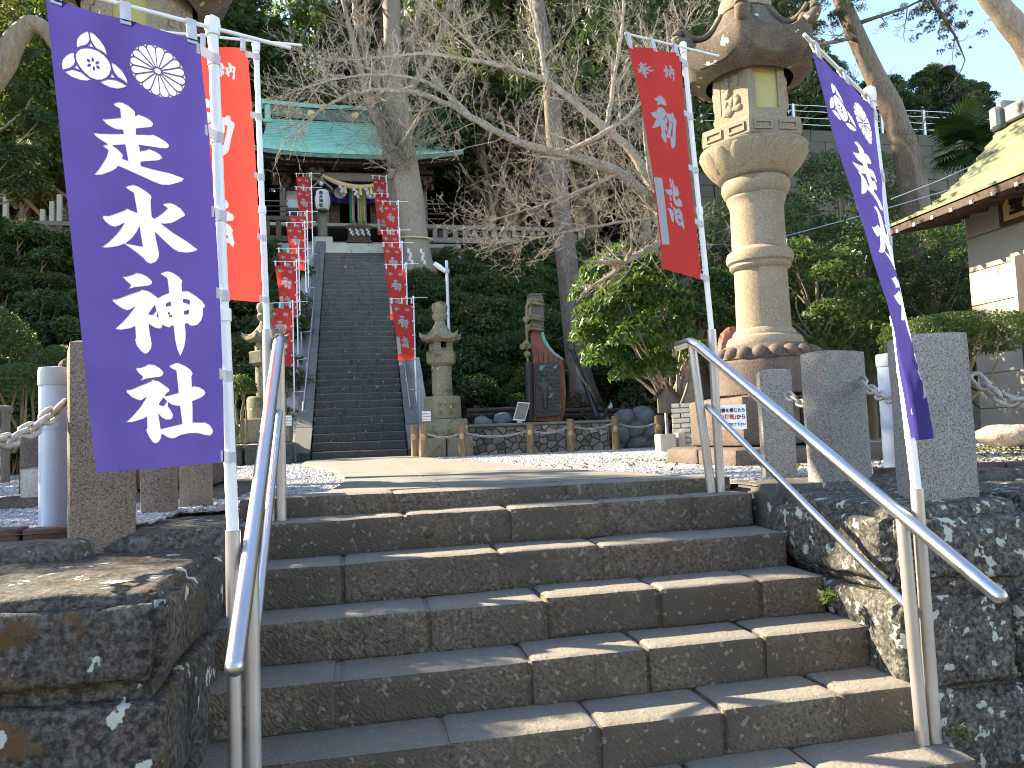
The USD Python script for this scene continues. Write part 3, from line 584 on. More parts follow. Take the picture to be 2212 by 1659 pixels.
# outlines traced in photograph pixels: (first rings, holes)
GL = {
 'run': (tr((350, 380), .2411, [[387,127,475,103,540,108,640,165,720,235,755,280,748,333,785,325,803,312,900,345,985,395,1035,440,1043,480,1025,515,980,528,765,545,767,630,1010,640,1035,628,1130,670,1230,725,1290,775,1307,815,1290,845,1250,857,1150,850,808,803,828,850,825,898,945,877,970,858,1060,890,1150,940,1190,985,1188,1020,1135,1050,840,1075,842,1133,1060,1195,1330,1250,1555,1332,1515,1390,1410,1420,1310,1447,1180,1447,1040,1395,480,1137,430,1185,370,1220,210,1275,70,1278,160,1180,240,1060,290,970,315,878,240,820,222,793,298,778,200,715,105,645,68,587,180,598,350,612,565,617,553,558,480,556,400,530,290,460,230,390,212,352,250,368,520,357,505,218,430,175]]),
         tr((350, 380), .2411, [[388,805,590,797,640,1050,540,1012,560,970,520,915,450,845]])),
 'water': (tr((380, 700), .2532, [[440,137,520,115,570,107,640,130,760,205,840,270,855,310,840,350,840,420,855,608,900,635,1010,560,1103,477,1050,440,1022,402,1150,388,1230,420,1310,475,1370,555,1373,590,1320,620,1220,680,1150,708,1060,718,1003,714,1180,845,1400,980,1578,1110,1520,1145,1410,1165,1280,1157,1190,1110,1080,1010,903,845,920,940,970,1180,965,1240,920,1310,840,1345,785,1325,730,1260,620,1165,430,1027,340,1063,240,1077,150,1087,62,1077,180,995,290,890,380,780,427,703,350,740,290,760,220,745,140,680,100,630,92,590,105,572,180,578,250,560,440,497,470,475,560,515,630,547,605,400,575,240,490,185]]),
           tr((380, 700), .2532, [[665,757,715,1067,600,1045,455,1015,540,950,620,850]])),
 'god': (tr((420, 1050), .2532, [[240,145,300,150,400,123,460,93,540,105,620,145,690,205,707,245,690,280,650,298,550,312,430,325,330,353,375,287,300,225], [85,505,95,495,150,500,300,445,520,372,545,350,640,375,700,410,797,483,880,435,970,400,940,180,870,140,822,103,940,63,1030,90,1120,150,1177,215,1163,265,1170,375,1260,367,1370,430,1480,515,1530,585,1525,625,1500,640,1500,740,1470,835,1410,900,1330,918,1290,905,1268,878,1215,885,1228,1000,1228,1120,1205,1250,1145,1390,1100,1290,1065,1140,1038,917,995,917,990,940,960,947,910,930,865,903,855,945,830,965,770,960,710,930,652,888,665,1010,697,1190,690,1270,640,1340,600,1358,540,1320,470,1240,433,1130,450,1105,440,925,370,960,210,985,115,970,240,860,340,750,433,627,360,670,320,682,250,660,160,600,100,545]]),
         tr((420, 1050), .2532, [[745,595,770,680,708,747,650,730], [780,697,803,780,795,790,778,765], [915,580,992,543,996,595,922,615], [950,703,985,722,963,755], [970,768,1015,747,1017,770,972,778], [1183,503,1240,505,1292,520,1288,580,1240,555,1188,545], [1203,690,1278,667,1275,725,1205,730]])),
 'shrine': (tr((470, 1400), .2411, [[255,197,330,195,410,170,475,133,560,140,650,190,715,255,720,290,690,335,650,353,570,360,430,383,340,415,380,347,310,285], [108,553,180,553,250,525,520,412,540,387,640,410,730,475,800,525,823,560,810,590,775,607,740,655,850,632,968,597,930,243,860,215,800,163,920,110,970,110,1090,165,1170,225,1200,285,1177,345,1187,508,1215,487,1310,505,1385,555,1407,600,1395,640,1330,690,1190,747,1197,830,1197,1083,1365,1085,1385,1075,1470,1125,1527,1210,1520,1275,1475,1310,1400,1300,1280,1270,1130,1272,1000,1300,900,1350,850,1358,770,1330,688,1278,675,1350,640,1410,590,1440,550,1425,490,1345,445,1250,432,1205,453,1180,447,1003,390,1035,215,1090,95,1098,210,985,330,850,437,683,390,710,350,738,320,735,210,690,120,610]]),
            tr((470, 1400), .2411, [[715,685,775,748,718,817,642,795], [790,762,850,800,920,820,990,823,1027,1108,670,1193,632,950,700,1020,760,1048,830,1050,862,1025,873,960,845,900,795,830]])),
 'first': (tr((2540, 360), .14467, [[218,200,290,188,320,150,370,123,430,140,510,215,560,285,577,340,570,385,530,395,470,370,400,360,345,375,295,403,330,303,270,260], [148,555,190,565,300,545,325,480,355,440,410,430,490,465,550,520,580,580,720,605,740,570,765,563,795,600,805,690,850,740,868,800,865,870,850,1100,840,1430,820,1500,780,1547,745,1540,722,1480,690,1230,660,1260,590,1265,580,1260,585,1330,570,1410,520,1370,455,1270,433,1170,450,1145,430,1010,408,915,340,970,250,993,190,990,240,890,303,740,240,710,190,650]]),
           tr((2540, 360), .14467, [[568,635,668,815,660,930,625,1080,570,1220,555,1120,540,1015,600,1095,617,1030,600,930,560,870,632,850,605,740,568,690,505,785,490,775], [728,815,765,815,770,1000,755,1275,705,1180,720,1080,750,970,745,880]])),
 'visit': (tr((2560, 680), .14467, [[507,165,550,143,575,240,605,375,595,420,540,365,535,260], [382,452,420,463,545,450,565,405,590,470,612,570,600,605,525,628,470,590,420,530], [515,660,562,640,590,765,550,760], [530,815,575,810,612,945,570,940], [452,970,548,968,580,1030,590,985,640,1090,655,1130,640,1190,655,1260,652,1340,605,1330,598,1350,560,1230,510,1060], [585,180,600,163,650,230,685,370,690,480,705,450,708,370,728,347,770,410,812,520,808,600,770,630,690,640,700,700,735,740,760,740,770,690,800,670,880,770,903,860,885,925,820,920,730,890,670,840,635,740,620,620,622,400,605,300], [615,925,650,920,705,975,790,970,810,950,860,1020,908,1140,905,1220,930,1340,952,1480,940,1568,900,1480,880,1445,790,1430,740,1370,690,1270,675,1120,650,1020]]),
           tr((2560, 680), .14467, [[750,1085,815,1085,832,1145,800,1118,755,1145], [770,1215,820,1260,858,1272,862,1325,795,1315]])),
 'offer': (tr((2490, 220), .0904, [[345,265,390,255,440,310,465,365,530,330,600,345,612,375,590,405,470,440,465,460,540,455,578,480,560,510,530,530,600,520,640,480,710,470,770,500,785,525,740,560,640,580,720,635,770,625,850,625,897,660,860,695,770,715,700,680,530,590,600,650,590,680,560,700,580,720,660,710,705,740,670,775,595,790,605,930,595,980,570,990,545,950,490,800,450,805,385,755,475,745,460,715,400,690,350,730,280,725,245,700,310,630,230,590,212,540,340,565,345,520,290,480,355,475,355,440,290,410,250,350,355,375]]),
           tr((2490, 220), .0904, [[430,530,480,540,440,560], [418,615,455,640,425,655]])),
 'give': (tr((2490, 220), .0904, [[1410,400,1440,395,1510,480,1515,545,1560,595,1640,600,1650,560,1600,430,1630,405,1680,450,1725,570,1760,565,1812,620,1812,860,1825,1000,1810,1090,1780,1095,1745,945,1770,930,1770,860,1715,790,1680,850,1692,960,1680,995,1650,970,1600,860,1550,820,1560,900,1540,910,1500,850,1515,960,1495,965,1460,920,1400,820,1470,820,1440,770,1440,710,1380,690,1340,620,1360,595,1400,570,1430,490]]),
          tr((2490, 220), .0904, [[1445,590,1475,600,1465,625,1445,620], [1490,700,1570,640,1600,800,1540,790,1560,740,1535,700], [1645,640,1665,660,1660,750,1645,740], [1725,660,1750,670,1760,760,1725,720]])),
 'stripe': ([[(2574, 696), (2605, 701), (2635, 963), (2605, 963)]], []),
}
E8 = ((220, 100), .2441)
PET = tr(*E8, [[510,80,520,95,530,170,543,215,520,270,480,310,400,330,343,360,330,290,340,210,390,140,450,95], [545,87,610,120,700,220,770,320,810,420,818,485,760,430,650,365,600,300,560,220,545,150], [560,270,608,352,517,328],
    [315,480,340,420,400,370,480,353,570,362,680,405,770,475,840,560,880,650,885,720,860,800,810,850,740,880,660,880,560,845,460,760,370,650,330,570], [293,443,290,500,308,590,280,650,220,695,110,730,92,640,110,560,170,490,240,447], [135,755,260,713,400,750,500,830,568,870,500,893,400,885,250,835],
    [333,640,383,722,292,692], [890,603,960,640,1060,740,1130,860,1158,970,1090,910,1000,850,940,770,910,690], [703,910,840,870,960,890,1060,940,1145,997,1100,1025,1000,1040,880,1015,790,970], [905,785,958,865,868,848]])
seeds = []
for sx, sy in ((522, 563), (590, 547), (664, 600), (533, 637), (608, 690), (675, 672)):
    dx, dy = sx-600, sy-618; l = math.hypot(dx, dy); dx, dy = dx/l, dy/l
    seeds.append([(220+.2441*(sx+30*math.cos(t)*dx-17*math.sin(t)*dy), 100+.2441*(sy+30*math.cos(t)*dy+17*math.sin(t)*dx)) for t in np.arange(10)/10*2*PI])
GL['petals'] = (PET, seeds)
def mum(n=16):
    """sixteen-petalled chrysanthemum in the unit circle"""
    ps = []
    h = PI/n
    for k in range(n):
        a = 2*PI*(k+.5)/n
        w = [(.15, -h*.6), (.15, h*.6), (.80, h*.93), (.80, -h*.93)]
        g = Polygon([(r*math.cos(t), r*math.sin(t)) for r, t in w]).union(Point(.82, 0).buffer(.82*math.sin(h)*.93, 8))
        ps.append(affinity.rotate(g, math.degrees(a), origin=(0, 0)))
    rim = Point(0, 0).buffer(.985, 32).difference(Point(0, 0).buffer(.86, 32)).difference(unary_union(ps).buffer(.022))
    return unary_union(ps + [Point(0, 0).buffer(.12, 10), rim.buffer(-.004)])
MUM = mum()
def quad_uv(c, bowL, bowR):
    TL, TR, BR, BL = [np.array(x, float) for x in c]
    def m(uv):
        u, v = uv[:, :1], uv[:, 1:2]
        b = bowL*(1-u)*4*v*(1-v) + bowR*u*4*v*(1-v)
        return (1-u)*(1-v)*TL+u*(1-v)*TR+u*v*BR+(1-u)*v*BL + b*(TR-TL)
    def inv(p):
        p = np.asarray(p, float); uv = np.full((len(p), 2), .5)
        for _ in range(30):
            e = m(uv)-p; h = 1e-4
            Ju = (m(uv+[h, 0])-m(uv))/h; Jv = (m(uv+[0, h])-m(uv))/h
            A = np.stack([Ju, Jv], -1); AtA = np.einsum('nki,nkj->nij', A, A)+1e-12*np.eye(2); b = np.einsum('nki,nk->ni', A, e)
            uv = uv - np.linalg.solve(AtA, b[..., None])[..., 0]
        return uv
    return m, inv
def glyph_uv(key, inv):
    outs, holes = GL[key]
    g = unary_union([Polygon(inv(r)).buffer(0) for r in outs]).difference(unary_union([Polygon(inv(r)).buffer(0) for r in holes])) if holes else unary_union([Polygon(inv(r)).buffer(0) for r in outs])
    return g
def vplane(p0, d):
    """vertical plane through p0 along the horizontal direction d: pixel -> point"""
    n = np.array([d[1], -d[0], 0.])
    def f(px, py):
        r = ray(px, py); return CAM + r*((p0-CAM)@n)/(r@n)
    return f
def clip_grid(poly, nu, nv):
    V, F, b = [], [], 0
    x0, y0, x1, y1 = poly.bounds
    from shapely.prepared import prep
    pp_ = prep(poly)
    for i in range(max(0, int(x0*nu)), min(nu, int(x1*nu)+1)):
        for j in range(max(0, int(y0*nv)), min(nv, int(y1*nv)+1)):
            c = sbox(i/nu, j/nv, (i+1)/nu, (j+1)/nv)
            if pp_.contains(c): v, f = np.array([[i/nu, j/nv], [(i+1)/nu, j/nv], [(i+1)/nu, (j+1)/nv], [i/nu, (j+1)/nv]]), np.array([[0, 1, 2], [0, 2, 3]])
            elif pp_.intersects(c): v, f = tri2(poly.intersection(c))
            else: continue
            V.append(v); F.append(f+b); b += len(v)
    return np.vstack(V), np.vstack(F)
def cloth_parts(t, f3, pieces, mat_cloth, nu=14, nv=44):
    """f3: uv -> (point, normal); pieces: (name, polygon in uv)"""
    allp = unary_union([g for _, g in pieces])
    bg = sbox(0, 0, 1, 1).difference(allp.buffer(-.0015))
    v, f = clip_grid(bg, nu, nv); p, n = f3(v); c = part(t, 'cloth', trimesh.Trimesh(p, f[:, ::-1], process=False), mat_cloth, True)
    m = usd_n(c, n)
    for nm, g in pieces:
        v, f = clip_grid(g, nu, nv); p, n = f3(v); s = part(c, nm, trimesh.Trimesh(p+n*.0008, f[:, ::-1], process=False), white_m, True); usd_n(s, n)
    return c
def usd_n(path, n):
    m = UsdGeom.Mesh.Get(stage, path); m.CreateNormalsAttr(Vt.Vec3fArray.FromNumpy(n.astype(np.float32))); m.SetNormalsInterpolation('vertex'); return m
def surf(base, amp, seed, curl=0.):
    """adds folds to a flat map uv -> point"""
    def pos(uv):
        p = base(uv); e = 1e-3
        a = base(uv+[e, 0])-p; b = base(uv+[0, e])-p; n = np.cross(b, a); n /= np.maximum(np.linalg.norm(n, axis=1, keepdims=True), 1e-12)
        u, v = uv[:, 0], uv[:, 1]
        w = amp*(np.sin(v*5.1+seed)*.5*(.4+u)+np.sin(u*7+v*3.1+seed*2)*.35+.5*np.sin(u*13+v*2+seed)*np.exp(-v*4)+ .4*np.sin((1-u)*9+v*8+seed)*np.exp(-(1-v)*5)) + amp*1.2*(meshkit.fbm(np.stack([u*3+seed, v*9, 0*u], -1), 3, 3)-.5)
        return p + n*(w+curl*np.sin(PI*u))[:, None]
    def f3(uv):
        e = 2e-3; p = pos(uv); a = pos(uv+[e, 0])-p; b = pos(uv+[0, e])-p; n = np.cross(b, a); n /= np.maximum(np.linalg.norm(n, axis=1, keepdims=True), 1e-12)
        return p, n
    return f3
def ribbon(a, b, w, up, th=.0015):
    """flat strip from a to b, w wide along up"""
    a, b, up = np.array(a, float), np.array(b, float), np.array(up, float); d = b-a; n = np.cross(d, up); n /= np.linalg.norm(n)
    v = np.array([a-up*w/2, b-up*w/2, b+up*w/2, a+up*w/2]); v = np.vstack([v-n*th, v+n*th])
    f = [[0, 1, 2], [0, 2, 3], [4, 6, 5], [4, 7, 6], [0, 4, 5], [0, 5, 1], [1, 5, 6], [1, 6, 2], [2, 6, 7], [2, 7, 3], [3, 7, 4], [3, 4, 0]]
    return trimesh.Trimesh(v, f, process=False)
def banner_fit(t, f3, pole_at, bar, pole_r, ties=5, tw=.034, tl=.03):
    """crossbar loops and side ribbons. pole_at(z) -> point on the pole axis; bar(u) -> point on the crossbar above u"""
    for u in (.06, .5, .95):
        p, n = f3(np.array([[u, .012]])); b = bar(u); q = b-p[0]
        for s in (-1, 1): part(t, 'loop', ribbon(p[0]+n[0]*.002*s, b+n[0]*.009*s+np.array([0, 0, .004]), tl, (f3(np.array([[u+.01, .012]]))[0]-p)[0]/np.linalg.norm((f3(np.array([[u+.01, .012]]))[0]-p)[0])), loop_m)
        part(t, 'loop', tube([b-np.array([*(ud(f3, u)*tl/2)]), b+np.array([*(ud(f3, u)*tl/2)])], .0105, 10), loop_m, True)
    for k in range(ties):
        v = .02+.965*k/(ties-1); p, n = f3(np.array([[.975, v]])); c = pole_at(p[0][2]-.006); 
        part(t, 'side_tie', ribbon(p[0]+n[0]*.003, c+n[0]*(pole_r+.001), tw, (0, 0, 1)), loop_m)
        part(t, 'side_tie', tube([c-[0, 0, tw/2], c+[0, 0, tw/2]], pole_r+.003, 14), loop_m, 50)
def ud(f3, u):
    a = f3(np.array([[u, .01]]))[0][0]; b = f3(np.array([[min(u+.02, 1), .01]]))[0][0]; d = b-a; return d/np.linalg.norm(d)
def pole_set(t, foot, top, r, bar0, bar1):
    foot, top = np.array(foot, float), np.array(top, float)
    mid = foot+(top-foot)*.42
    part(t, 'pole', tube([foot, mid], r*1.12, 14), plastic_m, 50); part(t, 'pole', tube([mid-[0, 0, .03], top], r, 14), plastic_m, 50)
    part(t, 'pole_joint', tube([mid-(top-foot)*.012, mid+(top-foot)*.012], r*1.35, 14), plastic_m, 50)
    part(t, 'pole_cap', tube([top-[0, 0, .045], top-[0, 0, .01], top+[0, 0, .012], top+[0, 0, .02]], [r*1.35, r*1.5, r*1.35, r*.6], 14), plastic_m, 50)
    part(t, 'crossbar', tube([bar0, bar1], .0065, 10), plastic_m, 50)
    return lambda z: foot+(top-foot)*(z-foot[2])/(top[2]-foot[2])
S = 1/1.8228
# --- left purple banner: uv frame from the photograph, used again on the right one
PB = at(503, 1145, Y=-1.2); PT = at(459, 48, Y=-1.2); dP = np.array([.963, .27, 0])
vp = vplane(PB+np.array([0, -.03, 0]), dP)
pxs = [(180*S, -12*S), (783*S, 168*S), (882*S, 1820*S), (378*S, 1863*S)]
q3 = [vp(*p) for p in pxs]
base, inv3 = quad_uv(q3, .0, .045)
inv_pl = lambda ring: inv3(np.array([vp(x*S, y*S) for x, y in ring]))
PURPLE = [('crest', glyph_uv('petals', inv_pl))]
th_ = None
def mum_ring(g):
    A = np.array([[455, 45], [105, 425]])/2*.5; c = np.array([1637, 750])
    f = lambda xy: [(220+.2441*(1637+227*0+ (455*x+45*y)), 100+.2441*(750+(105*x+425*y))) for x, y in xy]
    out = []
    for q in getattr(g, 'geoms', [g]): out.append(Polygon(inv_pl(f(q.exterior.coords)), [inv_pl(f(h.coords)) for h in q.interiors]).buffer(0))
    return unary_union(out)
PURPLE.append(('crest', mum_ring(MUM)))
for k in ('run', 'water', 'god', 'shrine'): PURPLE.append(('character', glyph_uv(k, inv_pl)))
t = thing('nobori_banner', 'large purple banner with two white crests and four white characters on the left handrail', 'banner', loc=PB)
f3 = surf(base, .010, 1.3)
cloth_parts(t, f3, PURPLE, purple_m, 16, 48)
barv = vplane(PB, dP)
b0, b1 = barv(150, -20), barv(628, 104)
pa = pole_set(t, PB-[0, 0, .02], PT, .0165, b0, b1)
def bar_of(b0, b1, f3):
    d = b1-b0
    def g(u):
        p = f3(np.array([[u, 0.]]))[0][0]; k = ((p-b0)@(d*[1, 1, 0]))/((d*[1, 1, 0])@(d*[1, 1, 0])); return b0+d*k
    return g
banner_fit(t, f3, pa, bar_of(b0, b1, f3), .0165, 6)
# --- right red banner
RB = at(1537, 712, Y=.12); RT = at(1476, 98, Y=.12); dR = np.array([.97, .245, 0])
vr = vplane(RB+np.array([0, -.025, 0]), dR)
q3 = [vr(x*S, y*S) for x, y in ((2470, 178), (2676, 213), (2760, 1103), (2604, 1056))]
base, inv3r = quad_uv(q3, .11, .0)
inv_r = lambda ring: inv3r(np.array([vr(x*S, y*S) for x, y in ring]))
REDG = [('character', glyph_uv(k, inv_r)) for k in ('offer', 'give', 'first', 'visit')] + [('white_stripe', glyph_uv('stripe', inv_r))]
t = thing('nobori_banner', 'red banner with white characters on the right handrail beside the tall lantern', 'banner', loc=RB)
f3 = surf(base, .008, 2.1); cloth_parts(t, f3, REDG, red_m, 12, 40)
barv = vplane(RB, dR); b0, b1 = barv(1349, 72), barv(1553, 121)
pa = pole_set(t, RB-[0, 0, .02], RT, .0135, b0, b1); banner_fit(t, f3, pa, bar_of(b0, b1, f3), .0135, 5, .03, .024)
# --- left red banner behind the purple one
RB = at(577, 712, Y=.12); RT = at(553, 92, Y=.12); dR = np.array([1, .03, 0]); vr2 = vplane(RB+np.array([0, -.02, 0]), dR)
q3 = [vr2(*p) for p in ((338, 90), (534, 106), (566, 653), (374, 640))]
base, _ = quad_uv(q3, .05, .02)
t = thing('nobori_banner', 'red banner half hidden behind the large purple one on the left', 'banner', loc=RB)
f3 = surf(base, .008, 3.4); cloth_parts(t, f3, REDG, red_m, 12, 40)
barv = vplane(RB, dR); b0, b1 = barv(320, 66), barv(652, 98)
pa = pole_set(t, RB-[0, 0, .02], RT, .0135, b0, b1); banner_fit(t, f3, pa, bar_of(b0, b1, f3), .0135, 5, .03, .024)
# --- right purple banner, twisted by the wind, seen nearly edge-on
RB = at(1980, 1055, Y=-1.16); RT = at(1878, 198, Y=-1.12)
foot = RB; W = .53
def twist(uv):
    u, v = uv[:, 0], uv[:, 1]
    z = RT[2]-.075-(RT[2]-.075-at(1962, 945, Y=-1.16)[2])*v
    pole = foot+(RT-foot)*((z-foot[2])/(RT[2]-foot[2]))[:, None]
    a = np.radians(TW0)+(np.radians(TW1)-np.radians(TW0))*sstep(-.1, 1.0, v)      # direction from the pole to the free edge
    d = np.stack([-np.sin(a), -np.cos(a), 0*a], 1)
    s = (1-u)*W+.022; n = np.stack([d[:, 1], -d[:, 0], 0*a], 1)
    drop = .0*(1-u)
    return pole + d*s[:, None] + n*((.055*np.sin(PI*(1-u))*(.3+v)*BULGE)[:, None]) + np.stack([0*u, 0*u, -drop+.05*(1-u)*(1-v)], 1)
TW0, TW1, BULGE = 56., 36., -.8
t = thing('nobori_banner', 'purple banner on the right handrail, turned almost edge-on', 'banner', loc=RB)
f3 = surf(twist, .010, .7); cloth_parts(t, f3, PURPLE, purple_m, 16, 48)
tl = twist(np.array([[0., 0.]]))[0]; p0 = RT-[0, 0, .04]; dd = (tl-p0)*[1, 1, 0]; dd /= np.linalg.norm(dd)
b0, b1 = p0+dd*.60+[0, 0, .06], p0-dd*.06+[0, 0, -.0]
pa = pole_set(t, RB-[0, 0, .02], RT, .0165, b0, b1); banner_fit(t, f3, pa, bar_of(b0, b1, f3), .0165, 6)
# --- the two rows of red banners beside the long stairs
def zst(y): return -.06 + np.clip((y-ST0)/STT, 0, STN)*STR
proto = None
rows = [('left', [(632, 650), (640, 562), (645, 534), (658, 478), (663, 455), (673, 403), (672, 373)]), ('right', [(893, 641), (877, 568), (868, 522), (863, 495), (860, 433), (842, 416), (835, 379)])]
NTH = ['lowest', 'second lowest', 'third from the bottom', 'fourth from the bottom', 'third from the top', 'second from the top', 'topmost']
FAR = []
for side, lst in rows:
    for k, (px, py) in enumerate(lst):
        Y = 12.3
        for y in np.arange(12.0, 24.5, .02):
            if at(px, py, Y=y)[2]-max(zst(y), -.05) <= 2.45: Y = y; break
        else: Y = 24.
        tp = at(px, py, Y=max(Y, 12.2)); FAR.append((side, k, tp[0], max(Y, 12.2), tp[2]-2.45))
def far_banner(loc, label, seed):
    global proto
    t = thing('nobori_banner', label, 'banner', loc=loc, group='red banners lining the long stairs'); loc = np.array(loc)
    c = [loc+p for p in (np.array([-.52, -.05, 2.30]), np.array([-.03, -.02, 2.25]), np.array([-.02, -.02, 1.0]), np.array([-.45+.02*seed, -.06, .98]))]
    b, _ = quad_uv(c, .04, 0); f3 = surf(b, .012, seed); cloth_parts(t, f3, REDG, red_m, 6, 18)
    pole_set(t, loc, loc+[0, 0, 2.45], .014, loc+[-.56, -.05, 2.39], loc+[.32, .02, 2.44])
    for u in (-.5, -.27, -.05): part(t, 'loop', ribbon(loc+[u, -.06, 2.28], loc+[u+.0, -.04, 2.42], .035, (1, 0, 0)), loop_m)
    for z in (2.2, 1.88, 1.56, 1.24, 1.02): part(t, 'side_tie', bx(loc[0]-.05, loc[0]+.02, loc[1]-.03, loc[1]+.018, loc[2]+z-.018, loc[2]+z+.018), loop_m)
    return t
fp = [far_banner(FAR[0][2:], f'{NTH[0]} red banner in the row left of the long stairs', .6), far_banner(FAR[7][2:], f'{NTH[0]} red banner in the row right of the long stairs', 2.6)]
for q, (side, k, X, Y, Z) in enumerate(FAR):
    if k: copy(fp[(k+(side == 'right')) % 2], f'{NTH[k]} red banner in the row {side} of the long stairs', (X, Y, Z), rng.uniform(-.06, .10), 1.)
# ---------------------------------------------------------------- the long stairs
ls = thing('long_staircase', 'long steep flight of dark stone steps up to the shrine hall', 'staircase', kind='structure')
def sx(y):                                  # left and right end of a step at depth y
    t = (y-ST0)/11.8; return -1.0-.10*t, .885+.10*t
r = np.random.default_rng(11)
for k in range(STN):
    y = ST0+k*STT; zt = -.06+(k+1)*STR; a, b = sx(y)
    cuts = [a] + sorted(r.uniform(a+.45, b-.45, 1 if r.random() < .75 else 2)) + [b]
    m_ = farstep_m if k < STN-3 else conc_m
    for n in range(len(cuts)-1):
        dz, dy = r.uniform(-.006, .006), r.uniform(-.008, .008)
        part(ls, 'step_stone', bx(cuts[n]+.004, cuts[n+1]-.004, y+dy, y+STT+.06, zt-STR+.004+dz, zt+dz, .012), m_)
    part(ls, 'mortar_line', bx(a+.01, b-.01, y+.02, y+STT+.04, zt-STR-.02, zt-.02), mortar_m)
def slopebar(x0, x1, y0, z0, y1, z1, h):
    v = np.array([[x0, y0, z0-h], [x1, y0, z0-h], [x1, y0, z0], [x0, y0, z0], [x0, y1, z1-h], [x1, y1, z1-h], [x1, y1, z1], [x0, y1, z1]])
    return trimesh.convex.convex_hull(v)
for s in (0, 1):
    n = 12
    for k in range(n):
        y0, y1 = ST0-.15+k*12.1/n, ST0-.15+(k+1)*12.1/n-.015
        z0, z1 = max(zst(y0)+.17, -.02), zst(y1)+.17
        if k == 0: z0 = .12
        a0, b0_ = sx((y0+y1)/2); x0, x1 = (a0-.34, a0-.012) if s == 0 else (b0_+.012, b0_+.25)
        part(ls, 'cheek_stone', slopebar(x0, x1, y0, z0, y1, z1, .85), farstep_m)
        if s == 0 or k < 4: part(ls, 'outer_kerb', slopebar(x0-.34 if s == 0 else x1+.01, x0-.01 if s == 0 else x1+.3, y0, z0-.12, y1, z1-.12, .9), conc_m)
for px0, px1, side in (((688, 545), (655, 888), -1), ((846, 560), (887, 882), 1)):
    Y1 = 22.6; Y0 = 12.6; x = (sx(14)[0]-.27) if side < 0 else (sx(14)[1]+.10)
    A, B = at(*px1, Y=Y0), at(*px0, Y=Y1)
    h = thing('stair_handrail', ('left', 'right')[side > 0]+' steel handrail of the long stairs', 'handrail', loc=A)
    part(h, 'rail', tube([A, B], .03, 10), steel_m, 50)
    for k in range(7):
        p = A+(B-A)*(.08+.15*k); q = p+np.array([side*.24, 0, -.02])
        part(h, 'bracket', tube([p, q, q+[0, 0, -.9]], .024, 8), steelp_m, 50)
# ---------------------------------------------------------------- two mossy lanterns at the foot of the stairs
def mid_lantern(label, px, pyb, Y, zb):
    c = at(px, pyb, Y=Y); x, y = c[0], c[1]
    L = thing('stone_lantern', label, 'stone lantern', loc=(x, y, zb)); A = lambda m: (m.apply_translation([x, y, 0]), m)[1]
    k = Y+3.77; zz = lambda p: at(px, p, Y=Y)[2]; s = k/FP*1.0
    for a in (0, 1):
        for b in (0, 1):
            part(L, 'base_stone', A(gridbox(-.53+a*.53+.004, a*.53-.004, -.53+b*.53+.004, b*.53-.004, zb-.05, zb+.42, .09, .012, .03, a+2*b)), mossy_m, 40)
    part(L, 'base_block', A(gridbox(-.45, .45, -.45, .45, zb+.42, zz(905), .1, .012, .03, 5)), mossy_m, 40)
    part(L, 'base_drum', A(lathe([(.36, zz(905)), (.37, zz(904)), (.37, zz(862)), (.34, zz(857))], 32)), mossy_m, 40)
    part(L, 'column', A(rough(lathe([(.18, zz(857)), (.20, zz(845)), (.205, zz(800)), (.195, zz(792))], 32), .015, 5)), mossy_m, 40)
    part(L, 'platform', A(lathe([(.2, zz(792)), (.31, zz(785)), (.32, zz(762)), (.3, zz(760))], 6, phase=.3)), mossy_m, 25)
    z0, z1 = zz(760), zz(733); w = .19
    bxs = [bx(-w, w, -w, -w+.04, z0, z0+.06), bx(-w, w, -w, -w+.04, z1-.06, z1), bx(-w, -w+.13, -w, -w+.04, z0+.06, z1-.06), bx(w-.13, w, -w, -w+.04, z0+.06, z1-.06), bx(-w, -w+.04, -w+.04, w, z0, z1), bx(w-.04, w, -w+.04, w, z0, z1)]
    part(L, 'fire_box', A(rot(cat_(bxs), [0, 0, 1], .22)), mossy_m)
    rf = warabi_roof(.43, zz(728), zz(703), .13, .25, .07, .10); part(L, 'roof', A(rough(rf, .02, 5)), mossy_m, 50)
    zf = zz(703)
    part(L, 'finial', A(lathe([(.13, zf-.03), (.10, zz(694)), (.15, zz(688)), (.16, zz(682)), (.13, zz(677)), (.15, zz(673)), (.165, zz(664)), (.15, zz(657)), (.06, zz(652))], 28)), mossy_m, 40)
    return (x, y)
mR = mid_lantern('mossy stone lantern right of the foot of the long stairs', 957, 900, 11.75, -.09)
mL = mid_lantern('mossy stone lantern left of the foot of the long stairs, behind the handrail', 577, 900, 11.75, -.08)
for c, px, lab in ((mR, (912, 910), 'small white warning sign on the base of the mossy lantern right of the stairs'), (mL, (610, 920), 'small white warning sign on the base of the mossy lantern left of the stairs')):
    o = at(*px, Y=11.26); sign_board('warning_sign', lab, o, .17, .19, (1, 0, 0), QUAKE)
for k, (x, y, w) in enumerate(((mL[0], 11.3, .75),)):
    pass
pb = thing('stone_plinth', 'low dark stone plinth under the mossy lantern left of the stairs', 'plinth', loc=(mL[0], 11.2, -.1))
wallrow(pb, 'plinth_stone', mL[0]-.8, mL[0]+.55, 11.0, 11.24, -.12, .34, [.45, .5], farstep_m, 21, s=.1)
